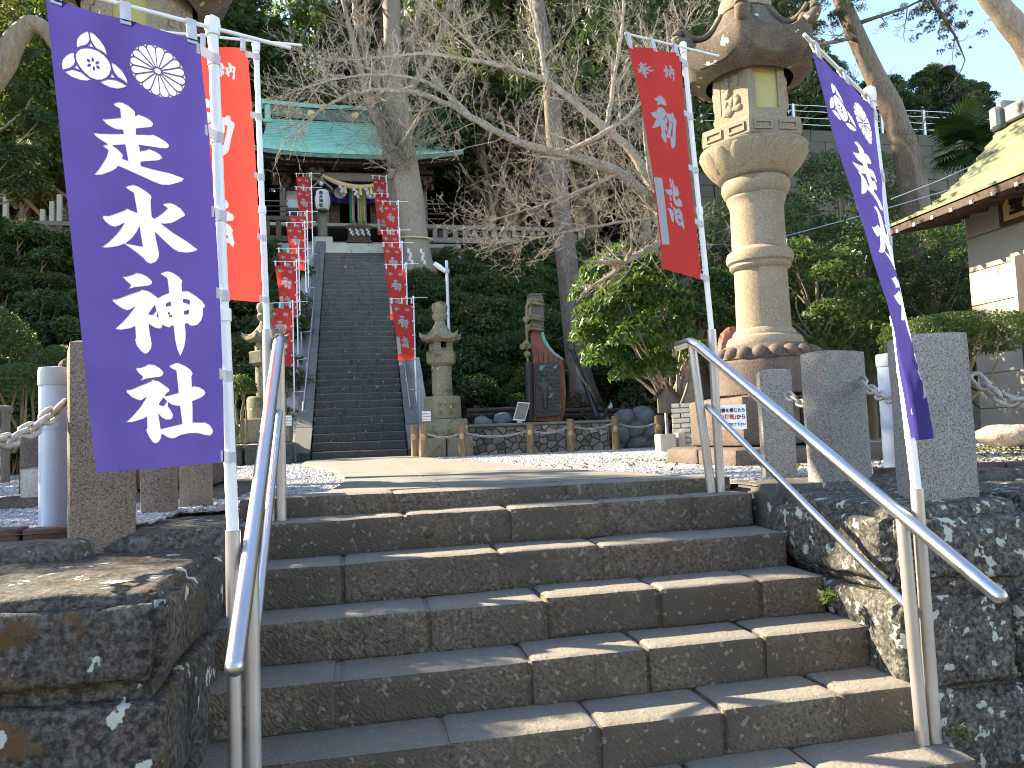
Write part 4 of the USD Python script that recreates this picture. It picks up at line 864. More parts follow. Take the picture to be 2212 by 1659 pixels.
# pedestal slabs that show left of the purple banner
# ---------------------------------------------------------------- shrine hall
HX, HY = -.07, 27.2; ZT = 7.3; ZF = 8.72
hall = thing('shrine_hall', 'wooden shrine hall with a curved green copper roof at the top of the stairs', 'shrine hall', loc=(HX, HY, ZT))
hp = lambda nm, m, mt, sm=False, label=None: part(hall, nm, m, mt, sm, label)
WX = 2.75
hp('stone_base', bx(HX-4.0, HX+4.0, 25.6, 33, ZT-1.2, ZT+.55, .02), conc_m)
hp('floor', bx(HX-3.6, HX+3.6, 26.2, 32, ZF-.16, ZF, .01), woodg_m)
hp('floor_edge', bx(HX-3.62, HX+3.62, 26.13, 26.2, ZF-.12, ZF-.005), plaster_m)
for x in (-3.3, -2.2, -1.1, 0, 1.1, 2.2, 3.3): hp('floor_post', bx(HX+x-.07, HX+x+.07, 26.3, 26.44, ZT+.5, ZF-.16), wooddk_m)
for x in (-WX, -1.12, 1.12, WX):
    hp('pillar', bx(HX+x-.115, HX+x+.115, 26.9, 27.13, ZF, 11.35, .02), woodg_m)
for x in (-1.28, 1.28):
    hp('porch_pillar', bx(HX+x-.10, HX+x+.10, 25.35, 25.55, ZT+.1, 10.6, .02), woodg_m); hp('pillar_foot', bx(HX+x-.2, HX+x+.2, 25.25, 25.65, ZT-.1, ZT+.25, .03), conc_m)
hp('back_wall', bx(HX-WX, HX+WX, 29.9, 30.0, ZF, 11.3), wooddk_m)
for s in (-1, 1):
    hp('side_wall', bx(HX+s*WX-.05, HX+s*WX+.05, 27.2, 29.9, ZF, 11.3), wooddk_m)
    hp('wall_panel', bx(HX+s*1.95-.72, HX+s*1.95+.72, 27.02, 27.08, ZF, ZF+.75), wood_m)
    hp('wall_panel', bx(HX+s*1.95-.72, HX+s*1.95+.72, 27.02, 27.08, 10.35, 10.95), wood_m)
    w = hp('window', cat_([bx(HX+s*2.3-.42, HX+s*2.3+.42, 27.0, 27.06, ZF+.75, ZF+.83), bx(HX+s*2.3-.42, HX+s*2.3+.42, 27.0, 27.06, 10.27, 10.35), bx(HX+s*2.3-.42, HX+s*2.3-.36, 27.0, 27.06, ZF+.83, 10.27), bx(HX+s*2.3+.36, HX+s*2.3+.42, 27.0, 27.06, ZF+.83, 10.27)]), woodg_m)
    part(w, 'pane', bx(HX+s*2.3-.36, HX+s*2.3+.36, 27.03, 27.04, ZF+.83, 10.27), glass_m); part(w, 'curtain', bx(HX+s*2.3-.34, HX+s*2.3+.34, 27.10, 27.12, ZF+1.15, 10.25), paper_m); part(w, 'lower_blind', bx(HX+s*2.3-.34, HX+s*2.3+.34, 27.09, 27.11, ZF+.8, ZF+1.15), pvc_m)
    d = hp('door', bx(HX+s*1.08-.46, HX+s*1.08+.46, 26.98, 27.02, ZF, ZF+.62), wood_m)
    fr = [bx(HX+s*1.08-.46, HX+s*1.08+.46, 26.97, 27.03, z-.03, z+.03) for z in (ZF+.65, ZF+1.62)] + [bx(HX+s*1.08+x-.03, HX+s*1.08+x+.03, 26.965, 27.035, ZF, ZF+1.65) for x in (-.45, .45)]
    part(d, 'door_frame', cat_(fr), wood_m)
    lat = [bx(HX+s*1.08-.44+i*.088-.008, HX+s*1.08-.44+i*.088+.008, 26.985, 27.01, ZF+.66, ZF+1.6) for i in range(1, 10)] + [bx(HX+s*1.08-.44, HX+s*1.08+.44, 26.98, 27.005, ZF+.66+i*.095-.008, ZF+.66+i*.095+.008) for i in range(1, 10)]
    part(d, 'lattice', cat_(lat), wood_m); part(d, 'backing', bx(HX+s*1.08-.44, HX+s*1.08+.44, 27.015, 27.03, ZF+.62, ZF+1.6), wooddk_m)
hp('lintel', bx(HX-WX-.2, HX+WX+.2, 26.85, 27.0, 10.95, 11.2, .02), wood_m)
hp('beam', bx(HX-1.75, HX+1.75, 25.36, 25.54, 10.12, 10.45, .04), woodg_m)
hp('frieze_beam', bx(HX-WX-.3, HX+WX+.3, 26.75, 26.9, 10.75, 10.95, .02), wood_m)
# carved brackets and transom
rr_ = np.random.default_rng(3)
for x in (-WX, -1.3, 1.3, WX):
    y = 26.7 if abs(x) > 2 else 25.4
    for lv in range(3): hp('bracket_block', bx(HX+x-.16-.1*lv, HX+x+.16+.1*lv, y-.12-.06*lv, y+.1, 10.45+.2*lv, 10.6+.2*lv, .03), wood_m)
    b = []
    for q in range(9):
        s = trimesh.creation.icosphere(1, 1); s.apply_scale(rr_.uniform(.07, .15, 3)); s.apply_translation([HX+x+rr_.uniform(-.3, .3), y-.15+rr_.uniform(-.08, .05), 10.35+rr_.uniform(-.1, .35)]); b.append(s)
    hp('carved_bracket', rough(cat_(b), .05, 8), wood_m)
b = []
for q in range(26):
    s = trimesh.creation.icosphere(1, 1); s.apply_scale([rr_.uniform(.1, .22), .06, rr_.uniform(.06, .13)]); x = rr_.uniform(-.8, .8); s.apply_translation([HX+x, 25.42, 10.6+.18*(1-abs(x))*rr_.random()+.02]); b.append(s)
hp('carved_transom', rough(cat_(b), .04, 9), wood_m)
# roof
RY, RZ = 28.9, 14.25
def roofpt(u, v, side=1):
    """u -1..1 across, v 0 ridge..1 eave"""
    u, v = np.broadcast_arrays(np.asarray(u, float), np.asarray(v, float)); half = 3.45+.28*v+.35*sstep(.72, 1, v)
    x = HX+u*half
    y = RY-side*(v*4.1+ .25*sstep(.6, 1, v))
    z = RZ-.35-3.05*(1.55*v-.55*v*v)/1.0 + .30*np.abs(u)**3*sstep(.4, 1, v)
    return np.stack([x, y, z], -1)
rowsn = 34; uu = np.linspace(-1, 1, 41); V, F = [], []
for k in range(rowsn):
    v0, v1 = k/rowsn, (k+1)/rowsn
    a, b = roofpt(uu, v0), roofpt(uu, v1); b2 = b+[0, 0, .0]; a2 = a+[0, -.004, .032] if k else a
    bb = b+[0, -.004, .032]
    base = sum(len(x) for x in V); n = len(uu); V.append(np.vstack([a, bb, b]))
    i = np.arange(n-1)
    F.append(np.vstack([np.stack([base+i, base+n+i, base+n+i+1], 1), np.stack([base+i, base+n+i+1, base+i+1], 1), np.stack([base+n+i, base+2*n+i, base+2*n+i+1], 1), np.stack([base+n+i, base+2*n+i+1, base+n+i+1], 1)]))
hp('front_roof', trimesh.Trimesh(np.vstack(V), np.vstack(F), process=False), copper_m)
vv = np.linspace(0, 1, 25); U, VV = np.meshgrid(uu, vv, indexing='ij')
def sheet(P, flip=False):
    n, m = P.shape[:2]; i, j = np.meshgrid(np.arange(n-1), np.arange(m-1), indexing='ij'); a = i*m+j; q = np.stack([a, a+1, a+m+1, a+m], -1).reshape(-1, 4); f = np.vstack([q[:, [0, 1, 2]], q[:, [0, 2, 3]]])
    return trimesh.Trimesh(P.reshape(-1, 3), f[:, ::-1] if flip else f, process=False)
hp('back_roof', sheet(roofpt(U, VV*.5, -1)), copper_m)
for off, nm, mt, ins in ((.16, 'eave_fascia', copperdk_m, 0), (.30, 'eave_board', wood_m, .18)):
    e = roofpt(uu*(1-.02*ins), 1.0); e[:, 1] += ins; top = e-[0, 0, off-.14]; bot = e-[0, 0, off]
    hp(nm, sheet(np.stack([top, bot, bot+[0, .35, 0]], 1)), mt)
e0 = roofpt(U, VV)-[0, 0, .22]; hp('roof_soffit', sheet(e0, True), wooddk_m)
for s in (-1, 1):                                   # verge boards at both ends
    a = roofpt(np.full(25, s*1.), vv); b = roofpt(np.full(25, s*1.), vv*.5, -1); 
    for c in (a, b): hp('verge_board', sheet(np.stack([c+[0, 0, .03], c-[0, 0, .26], c-[s*.25, 0, .26]], 1)), copper_m)
for k in range(38):
    u = -1+2*(k+.5)/38; p = [roofpt(u, v)-[0, 0, .30] for v in (1.0, .72)]
    hp('rafter', segs([p[0]+[0, .12, 0]], [p[1]], [.045], [.045], 4), wood_m)
x0, x1 = HX-3.55, HX+3.55
def ridge(t): return .16*np.abs(t)**2.2
tt = np.linspace(-1, 1, 25)
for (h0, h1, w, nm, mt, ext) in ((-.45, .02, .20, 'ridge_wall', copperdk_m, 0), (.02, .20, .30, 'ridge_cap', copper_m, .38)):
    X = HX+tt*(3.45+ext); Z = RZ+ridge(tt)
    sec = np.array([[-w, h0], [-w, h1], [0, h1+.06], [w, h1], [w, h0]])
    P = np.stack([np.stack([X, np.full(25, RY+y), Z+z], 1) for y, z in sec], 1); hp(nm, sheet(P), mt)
for s in (-1, 1):
    hp('ridge_end', bx(HX+s*3.45-.12, HX+s*3.45+.12, RY-.30, RY+.30, RZ-.55, RZ+.12, .03), copper_m); hp('ridge_end_foot', bx(HX+s*3.45-.2, HX+s*3.45+.2, RY-.36, RY+.34, RZ-.66, RZ-.5, .03), copper_m)
for x in (-1.7, .1, 1.9):
    g = affinity.scale(MUM, .15, .15, origin=(0, 0)); hp('gilt_crest', place2d(extrude(g, .02), (HX+x, RY-.215, RZ-.16), (1, 0, 0), (0, 0, 1)), gold_m)
for s in (-1, 1):
    for k in range(4): hp('side_rail', bx(HX+s*3.0-.5 if s < 0 else HX+s*3.0-.5, HX+s*3.0+.5, 26.3, 26.34, ZF+.25+.2*k, ZF+.29+.2*k), woodg_m if k == 3 else wood_m)
# curtain with two crests, behind the rope
ct = thing('shrine_curtain', 'dark purple curtain with two pale chrysanthemum crests under the eaves', 'curtain', loc=(HX, 26.6, 9.6))
u = np.linspace(-1, 1, 60); P = np.stack([np.stack([HX+u*1.28, 26.6+.04*np.sin(u*22), np.full(60, 10.55)], 1), np.stack([HX+u*1.28, 26.62+.06*np.sin(u*20), 9.62+.10*np.cos(u*PI)*0+.12*u*u], 1)], 1)
part(ct, 'cloth', sheet(P), curtain_m, True)
for x in (-.55, .62):
    g = affinity.scale(MUM, .24, .24, origin=(0, 0)); part(ct, 'crest', place2d(extrude(g, .01), (HX+x, 26.5, 10.02), (1, 0, 0), (0, 0, 1)), paper_m)
# straw rope with paper streamers and tassels
def twisted(pts, r, turns, n=10):
    pts = np.asarray(pts); k = len(pts); t = np.gradient(pts, axis=0); t /= np.linalg.norm(t, axis=1, keepdims=True); u = np.cross(t, [0, 1., 0]); u /= np.linalg.norm(u, axis=1, keepdims=True); w = np.cross(t, u); r = np.broadcast_to(r, (k,))
    out = []
    for q in range(3):
        a = np.linspace(0, turns*2*PI, k)+q*2*PI/3; out.append(tube(pts+(u*np.cos(a)[:, None]+w*np.sin(a)[:, None])*(r*.55)[:, None], r*.62, 7))
    return cat_(out)
def shide(o, w, h, parent, nm='paper_streamer'):
    o = np.array(o, float); b = []
    for k in range(4): b.append(bx(o[0]+(.35*w if k % 2 else -.35*w)-w*.55+k*w*.25, o[0]+(.35*w if k % 2 else -.35*w)+w*.55+k*w*.25, o[1]-.004-.003*k, o[1]+.000-.003*k, o[2]-(k+1)*h/4-.02, o[2]-k*h/4))
    part(parent, nm, cat_(b), paper_m)
sr = thing('straw_rope', 'thick twisted straw rope with white paper streamers hung across the hall front', 'rope', loc=(HX, 25.3, 10.2))
A = at(690, 374, Y=25.25); B = at(836, 390, Y=25.25); tt2 = np.linspace(0, 1, 90); P = A+(B-A)*tt2[:, None]; P[:, 2] -= .62*4*tt2*(1-tt2)*.62+.0
part(sr, 'rope', twisted(P, .035+.065*np.sin(PI*np.clip(tt2*1.02, 0, 1))**.7, 13), rope_m, 50)
for f in (.32, .52, .70, .84):
    p = P[int(f*89)]; shide(p+[0, -.1, -.08], .10, .34, sr)
for f in (.38, .60, .76):
    p = P[int(f*89)]; part(sr, 'tassel', lathe([(.085, p[2]-.36), (.05, p[2]-.12), (.035, p[2]-.05)], 14, (p[0], p[1]-.1, 0)), rope_m, 40)
# bell ropes with coloured cloth
for k, (px, cm, cx2) in enumerate(((764, green_m, -1), (776, yellow_m, 1), (789, green_m, -1))):
    a, b = at(px-1.5, 408, Y=25.7), at(px, 480, Y=25.7)
    br = thing('bell_rope', f'striped bell rope with {"green" if k != 1 else "yellow"} cloth, {("leftmost", "middle", "rightmost")[k]} of three before the hall', 'bell rope', loc=b)
    tq = np.linspace(0, 1, 40); part(br, 'rope', twisted(a+(b-a)*tq[:, None], .05, 8), paper_m, 50)
    part(br, 'red_strand', twisted((a+(b-a)*tq[:, None])+[.008, -.012, 0], .04, 8), redpaint_m, 50)
    part(br, 'grip', tube([b+[0, 0, .05], b+[0, 0, -.28]], .065, 12), woodg_m, 50); part(br, 'handle_end', lathe([(.10, b[2]-.42), (.09, b[2]-.26), (.07, b[2]-.24)], 14, (b[0], b[1], 0)), paper_m, 40)
    e = a+[cx2*.09, .05, 0]; part(br, 'cloth_strip', rough(bx(e[0]-.055, e[0]+.055, e[1]-.01, e[1]+.01, b[2]-.0, a[2]), .01, 3), cm)
# offertory box
ob = thing('offertory_box', 'wooden offertory box with paper streamers at the top of the stairs', 'offertory box', loc=(HX, 24.8, 7.4))
c0, c1 = at(750, 527, Y=24.5), at(801, 487, Y=24.5); xa, xb, za, zb = c0[0], c1[0], c0[2], c1[2]
part(ob, 'box', bx(xa+.03, xb-.03, 24.55, 25.1, za+.14, zb-.08, .02), wood_m); part(ob, 'top_frame', bx(xa-.02, xb+.02, 24.48, 25.15, zb-.10, zb, .02), wood_m)
for k in range(8): part(ob, 'slat', bx(xa+.06+k*(xb-xa-.12)/8, xa+.06+k*(xb-xa-.12)/8+.04, 24.52, 25.1, zb, zb+.035), wood_m)
for x in (xa+.13, xb-.13): part(ob, 'strap', bx(x-.035, x+.035, 24.52, 24.55, za+.14, zb-.3, .008), wooddk_m)
part(ob, 'stand', bx(xa-.03, xb+.03, 24.5, 25.15, za+.06, za+.15, .02), wood_m)
for x in (xa+.04, xb-.04): part(ob, 'foot', bx(x-.05, x+.05, 24.55, 25.1, za-.06, za+.07, .02), wood_m)
gg = affinity.scale(glyphs('納奉', 3), .2, .2, origin=(0, 0)); part(ob, 'lettering', place2d(extrude(gg, .006), ((xa+xb)/2-.22, 24.548, zb-.36), (1, 0, 0), (0, 0, 1)), woodg_m)
part(ob, 'cord', tube([(xa, 24.47, zb-.12), ((xa+xb)/2, 24.46, zb-.17), (xb, 24.47, zb-.12)], .018, 8), oldrope_m)
for f in (.16, .4, .63, .86): shide(((xa+(xb-xa)*f), 24.45, zb-.14), .06, .24, ob)
# hanging paper lantern under its own little roof, on a post
pl0 = at(699, 520, Y=24.3); xl = pl0[0]
lp = thing('lantern_post', 'grey wooden post with a small gabled roof left of the stair top', 'lantern post', loc=(xl, 24.3, 7.0))
zz_ = lambda p: at(698, p, Y=24.3)[2]
part(lp, 'post', bx(xl-.13, xl+.13, 24.35, 24.6, 7.0, zz_(405), .02), woodg_m); part(lp, 'foot', bx(xl-.35, xl+.32, 24.2, 24.75, 6.9, zz_(512), .03), conc_m)
for s in (-1, 1):
    m = bx(0, .52, -.28, .28, -.03, .03, .01); rot(m, [0, 1, 0], .72); m.apply_scale([s, 1, 1]); m.apply_translation([xl-.02, 24.3, zz_(393)]); m.fix_normals(); part(lp, 'roof_board', m, woodg_m)
part(lp, 'crossbeam', bx(xl-.32, xl+.3, 24.24, 24.32, zz_(416), zz_(408), .01), wood_m); part(lp, 'finial', bx(xl-.05, xl+.03, 24.0, 24.1, zz_(394), zz_(386), .02), woodg_m)
part(lp, 'gable_ornament', trimesh.creation.icosphere(2, .075).apply_translation([xl-.02, 24.02, zz_(402)]), paper_m, True)
cl = thing('paper_lantern', 'white paper lantern with black characters hanging from the small gabled roof', 'paper lantern', loc=(xl, 24.05, zz_(437)))
z0, z1 = zz_(459), zz_(418); h = z1-z0
tq = np.linspace(0, 1, 40); prof = [(.19+.075*np.sin(PI*t)**.6+.006*np.sin(t*28*PI) - .02*math.exp(-((t-.78)/.06)**2), z0+h*t) for t in tq]
part(cl, 'paper_body', lathe(prof, 32, (xl+.01, 24.0, 0)), paper_m, True)
part(cl, 'bottom_ring', lathe([(.15, z0-.07), (.17, z0-.06), (.17, z0+.01)], 24, (xl+.01, 24.0, 0)), black_m, 40); part(cl, 'top_ring', lathe([(.16, z1-.01), (.15, z1+.04)], 24, (xl+.01, 24.0, 0)), black_m, 40)
gs = [glyphs(c, 4) for c in '走水神社']
for k, g in enumerate(gs):
    g = affinity.scale(g, .145, .145, origin=(0, 0)); m = extrude(g, .012); mm = trimesh.Trimesh(*trimesh.remesh.subdivide_to_size(m.vertices, m.faces, .03)); v = mm.vertices
    a = -PI/2-.16+(v[:, 0]-.075)/.26; rr = .262+v[:, 2]; mm.vertices = np.stack([xl+.01+rr*np.cos(a), 24.0+rr*np.sin(a), z1-.22-k*.148+v[:, 1]], 1); part(cl, 'character', mm, ink_m)
# ---------------------------------------------------------------- slatted fences on the terrace
def terrace_fence(label, p0, p1, n, hgt=.85, m=woodg_m):
    p0, p1 = np.array(p0, float), np.array(p1, float); t = thing('picket_fence', label, 'fence', loc=p0); d = (p1-p0)/np.linalg.norm(p1-p0); a = math.atan2(d[1], d[0]); L = np.linalg.norm((p1-p0)[:2])
    def pl(m): rot(m, [0, 0, 1], a); m.apply_translation(p0); return m
    part(t, 'top_rail', pl(bx(0, L, -.11, .11, hgt-.16, hgt, .02)), m); part(t, 'bottom_rail', pl(bx(0, L, -.12, .12, .0, .2, .02)), m)
    for k in range(n): part(t, 'picket', pl(bx((k+.5)*L/n-.09, (k+.5)*L/n+.09, -.07, .07, .2, hgt-.16, .01)), m)
zf = at(80, 515, Y=23.3)[2]
terrace_fence('weathered picket fence on the terrace left of the hall', (-15.5, 23.3, zf), (-6.2, 23.3, zf), 24, at(80, 478, Y=23.3)[2]-zf)
terrace_fence('dark picket fence on the terrace left of the hall, behind the banners', (-5.9, 23.6, zf+.1), (-1.75, 23.9, zf+.25), 11, .9, wood_m)
za = at(1000, 525, Y=24.4)[2]
terrace_fence('dark picket fence on the terrace right of the big bare trunk', (1.5, 24.3, za-.03), (8.6, 24.6, za), 19, at(1000, 486, Y=24.4)[2]-za, woodg_m)
for k, (px, pt, pb_) in enumerate(((12, 420, 475), (112, 435, 478), (92, 452, 480), (128, 420, 478))):
    a = at(px, pt, Y=24.3); b = at(px+1, pb_+30, Y=24.3); t = thing('white_post', ['white square post at the far left end above the terrace fence', 'white post behind the terrace fence, just left of the purple banner', 'lower white post beside the taller one at the purple banner', 'grey-white post nearest the purple banner above the fence'][k], 'post', loc=b); part(t, 'shaft', bx(a[0]-.07, a[0]+.07, 24.25, 24.4, b[2], a[2], .01), plaster_m)
hs = thing('handwash_pavilion', 'small grey-roofed pavilion between the white posts left of the purple banner', 'pavilion', loc=(-9.2, 26, 7))
for x in (-10.4, -8.2): part(hs, 'post', bx(x-.08, x+.08, 26, 26.15, 7.2, 8.6), woodg_m)
m = trimesh.convex.convex_hull(np.array([[-11, 25.5, 8.5], [-7.6, 25.5, 8.5], [-11, 27, 8.5], [-7.6, 27, 8.5], [-10, 26.2, 9.1], [-8.6, 26.2, 9.1]])); part(hs, 'roof', m, lantroof_m)
# ---------------------------------------------------------------- light pole
lb = at(969, 700, Y=13.9); lt = at(966, 563, Y=13.9)
t = thing('light_pole', 'slim white pole carrying a tilted tube light beside the right mossy lantern', 'light pole', loc=(lb[0], 13.9, .2))
part(t, 'pole', tube([(lb[0], 13.9, -.3), (lb[0], 13.9, lt[2])], .036, 12), galv_m, 50); e = at(938, 569, Y=13.8); f_ = at(962, 586, Y=13.9)
part(t, 'lamp', tube([e, e+(f_-e)*.5, f_], [.05, .065, .045], 10), plastic_m, 50); part(t, 'clamp', lathe([(.06, f_[2]-.04), (.06, f_[2]+.05)], 12, (lb[0], 13.9, 0)), cap_m)
q = np.linspace(0, 1, 14); part(t, 'cable', tube(np.stack([lb[0]+.05+.35*q, 13.9+0*q, f_[2]-.05-.3*np.sin(q*PI)-.1*q], 1), .01, 5), black_m)
# ---------------------------------------------------------------- log posts with thin chains, in front of the monument
LP = [((897, 918, 992), .5), ((916, 918, 992), 0), ((1000, 920, 990), 0), ((1147, 915, 978), 0), ((1234, 905, 970), 0), ((1331, 898, 967), 0), ((1424, 898, 962), 0)]
labs = ['short log post at the stair foot behind the other one', 'log post with a knot, nearest the foot of the long stairs', 'log post right of the mossy lantern base', 'log post before the left part of the flagstone wall', 'log post before the middle of the flagstone wall', 'bright log post at the right end of the flagstone wall', 'log post beside the pale concrete blocks']
LPp = []
for k, ((px, pt, pb_), dy) in enumerate(LP):
    Y = 10.6+dy+.0*k; b = at(px, pb_, Y=Y); tp = at(px-1, pt, Y=Y); rr2 = np.random.default_rng(k)
    zb = -.15; t = thing('log_post', labs[k], 'log post', loc=(b[0], Y, zb), group=None)
    m = lathe([(.075, zb), (.072, zb+.3), (.07, tp[2]-.02), (.062, tp[2])], 14, (b[0], Y, 0)); part(t, 'shaft', rough(m, .012, 9, k), logs_m, 40)
    kn = trimesh.creation.icosphere(2, 1); kn.apply_scale([.045, .02, .06]); kn.apply_translation([b[0]-.02, Y-.07, tp[2]-.16-.12*rr2.random()]); part(t, 'knot', kn, loge_m, True)
    LPp.append(np.array([b[0], Y, tp[2]-.12]))
cl_ = ['between the two log posts nearest the long stairs', 'from the mossy lantern post to the flagstone wall', 'before the flagstone wall, left of the middle post', 'before the flagstone wall, right of the middle post', 'from the bright log post to the concrete blocks']
for n, (a, b) in enumerate(((1, 2), (2, 3), (3, 4), (4, 5), (5, 6))):
    chain('thin silver chain '+cl_[n], LPp[a], LPp[b], .10, L=.07, r=.008, mat_=steelp_m)
# ---------------------------------------------------------------- flagstone plinth with the rudder monument
fx0, fx1 = at(1012, 985, Y=12.4)[0], at(1318, 960, Y=12.4)[0]; fz1 = at(1160, 915, Y=12.4)[2]
fw = thing('flagstone_wall', 'low curved wall clad in irregular flagstones under the monument', 'wall', loc=((fx0+fx1)/2, 12.6, -.1))
part(fw, 'wall_core', slopebar(fx0, fx1, 12.44, fz1-.02, 15, fz1-.02, fz1+.2), mortar_m)
rg = np.random.default_rng(5); pts = []
nx_, nz_ = 16, 5
for i in range(-1, nx_+1):
    for j in range(-1, nz_+1): pts.append([(i+.5+rg.uniform(-.42, .42))/nx_*(fx1-fx0), (j+.5+rg.uniform(-.42, .42))/nz_*(fz1+.12)-.12])
vor = Voronoi(np.array(pts)); rect = sbox(0, -.12, fx1-fx0, fz1-.03)
for rgn in vor.point_region:
    idx = vor.regions[rgn]
    if -1 in idx or not idx: continue
    g = Polygon(vor.vertices[idx]).intersection(rect).buffer(-.012)
    if g.is_empty or g.geom_type != 'Polygon' or g.area < .002: continue
    g = g.simplify(.005); m = extrude(g, .05+rg.uniform(-.012, .02)); part(fw, 'flagstone', place2d(m, (fx0, 12.45, 0), (1, 0, 0), (0, 0, 1)), flag_ms[int(rg.choice(4, p=[.4, .3, .15, .15]))])
part(fw, 'coping', bx(fx0-.04, fx1+.04, 12.36, 12.7, fz1-.03, fz1+.03, .015), pale_m)
MY = 12.95
mo = thing('rudder_monument', 'rust-red ship rudder standing upright with a bronze relief plaque', 'monument', loc=(at(1185, 905, Y=MY)[0], MY, fz1))
mp_ = lambda px, py: at(px, py, Y=MY)[[0, 2]]
def slab2(pts_, y0, y1): return place2d(extrude(Polygon(pts_), y1-y0), (0, y1, 0), (1, 0, 0), (0, 0, 1))
out = [mp_(*p) for p in ((1150, 714), (1167, 715), (1172, 735), (1182, 752), (1195, 766), (1215, 778), (1219, 800), (1223, 850), (1220, 890), (1213, 909), (1158, 909), (1156, 780), (1151, 750))]
part(mo, 'rudder_blade', slab2(out, MY, MY+.18), redpaint_m)
for k in range(5):
    a, b = mp_(1162+k*11, 755+k*4), mp_(1163+k*11, 905); part(mo, 'plank_seam', bx(a[0]-.006, a[0]+.006, MY-.006, MY+.0, b[1], a[1]), wooddk_m)
part(mo, 'iron_band', slab2([mp_(*p) for p in ((1167, 715), (1172, 735), (1182, 752), (1195, 766), (1215, 778), (1215, 774), (1197, 760), (1187, 748), (1178, 733), (1173, 715))], MY-.03, MY+.2), copper_m)
ptop = [mp_(*p) for p in ((1143, 640), (1172, 640), (1174, 715), (1148, 715))]
part(mo, 'rudder_head', slab2(ptop, MY-.06, MY+.22), woodg_m); a = mp_(1157, 640); part(mo, 'head_cap', bx(a[0]-.15, a[0]+.15, MY-.08, MY+.24, a[1], a[1]+.06, .02), woodg_m)
for zpy in (650, 657, 685, 690, 706, 712):
    c = mp_(1158, zpy); th = np.linspace(0, 2*PI, 40); P = np.stack([c[0]+.165*np.cos(th), MY+.08+.19*np.sin(th), c[1]+.02*np.sin(th*2)], 1); part(mo, 'rope_binding', twisted(P, .038, 9), oldrope_m, 50)
pq = [mp_(*p) for p in ((1154, 785), (1206, 782), (1211, 896), (1157, 901))]
pm = slab2(pq, MY-.07, MY-.012); part(mo, 'bronze_plaque', pm, bronze_m)
c = mp_(1175, 850); b = []
for dz, w, hh in ((.42, .06, .07), (.30, .085, .08), (.20, .12, .10), (.08, .10, .12), (-.08, .065, .15), (-.25, .05, .14), (-.40, .07, .06)):
    s = trimesh.creation.icosphere(2, 1); s.apply_scale([w, .045, hh]); s.apply_translation([c[0], MY-.075, c[1]+dz]); b.append(s)
for s_ in (-1, 1):
    s = trimesh.creation.icosphere(1, 1); s.apply_scale([.035, .035, .14]); rot(s, [0, 1, 0], s_*.5); s.apply_translation([c[0]+s_*.09, MY-.08, c[1]+.14]); b.append(s)
part(mo, 'figure_relief', rough(cat_(b), .03, 12), bronze_m, True)
for k in range(12):
    yv = 795+k*8.5; a, d = mp_(1158, yv), mp_(1207, yv-2); xs2 = np.linspace(a[0], d[0], 16); part(mo, 'wave_relief', tube(np.stack([xs2, np.full(16, MY-.072), a[1]+.018*np.sin(xs2*19+k*1.7)], 1), .011, 5), bronze_m)
sp = thing('spar', 'black rounded spar standing left of the bronze plaque', 'spar', loc=(at(1145, 908, Y=MY-.1)[0], MY-.1, fz1)); a, b = at(1145, 910, Y=MY-.1), at(1143, 782, Y=MY-.1)
part(sp, 'shaft', tube([a, b-[0, 0, .05], b-[0, 0, .01], b+[0, 0, .02]], [.10, .10, .08, .03], 16), black_m, True)
rp = thing('hanging_rope', 'knotted mossy rope hanging from the rudder head beside the spar', 'rope', loc=at(1139, 660, Y=MY-.1)); P = np.array([at(*p, Y=MY-.12) for p in ((1146, 650), (1138, 660), (1137, 690), (1138, 720), (1139, 745), (1138, 765), (1141, 782))])
part(rp, 'rope', tube(P, .028, 8), oldrope_m, True)
for p in ((1137, 690), (1137, 742), (1130, 749), (1143, 748), (1139, 765)):
    s = trimesh.creation.icosphere(2, .075); s.apply_translation(at(*p, Y=MY-.14)); part(rp, 'knot', rough(s, .03, 15), oldrope_m, True)
an = thing('anchor', 'old iron anchor leaning behind the rudder with a chain round its shank', 'anchor', loc=at(1290, 905, Y=13.6)); a, b = at(1236, 755, Y=13.9), at(1292, 905, Y=13.3)
part(an, 'shank', tube([a, b], [.05, .075], 8), black_m); th = np.linspace(0, 2*PI, 20); c = a+(a-b)/np.linalg.norm(a-b)*.08; part(an, 'ring', tube(np.stack([c[0]+.09*np.cos(th), c[1]+.03*np.sin(th), c[2]+.12*np.sin(th)], 1), .02, 6), black_m)
part(an, 'arms', tube([at(1252, 884, Y=13.1), at(1268, 902, Y=13.2), b, at(1306, 900, Y=13.3), at(1318, 872, Y=13.2)], [.02, .05, .075, .05, .02], 8), black_m)
part(an, 'fluke', trimesh.convex.convex_hull(np.array([at(1248, 878, Y=13.1), at(1256, 890, Y=13.0), at(1270, 896, Y=13.1), at(1256, 893, Y=13.2)])+0.0), black_m); part(an, 'fluke', trimesh.convex.convex_hull(np.array([at(1313, 882, Y=13.2), at(1320, 868, Y=13.0), at(1324, 880, Y=13.1), at(1318, 884, Y=13.3)])), sign_m)
q = np.linspace(0, 1, 60); P = a+(b-a)*q[:, None]; P += np.stack([.07*np.cos(q*9), .05*np.sin(q*9)-.05, 0*q], 1); part(an, 'rope_wrap', twisted(P, .03, 20), oldrope_m, 50)
ip = thing('info_panel', 'tilted white information panel on a short post left of the monument', 'information panel', loc=at(1122, 915, Y=12.7))
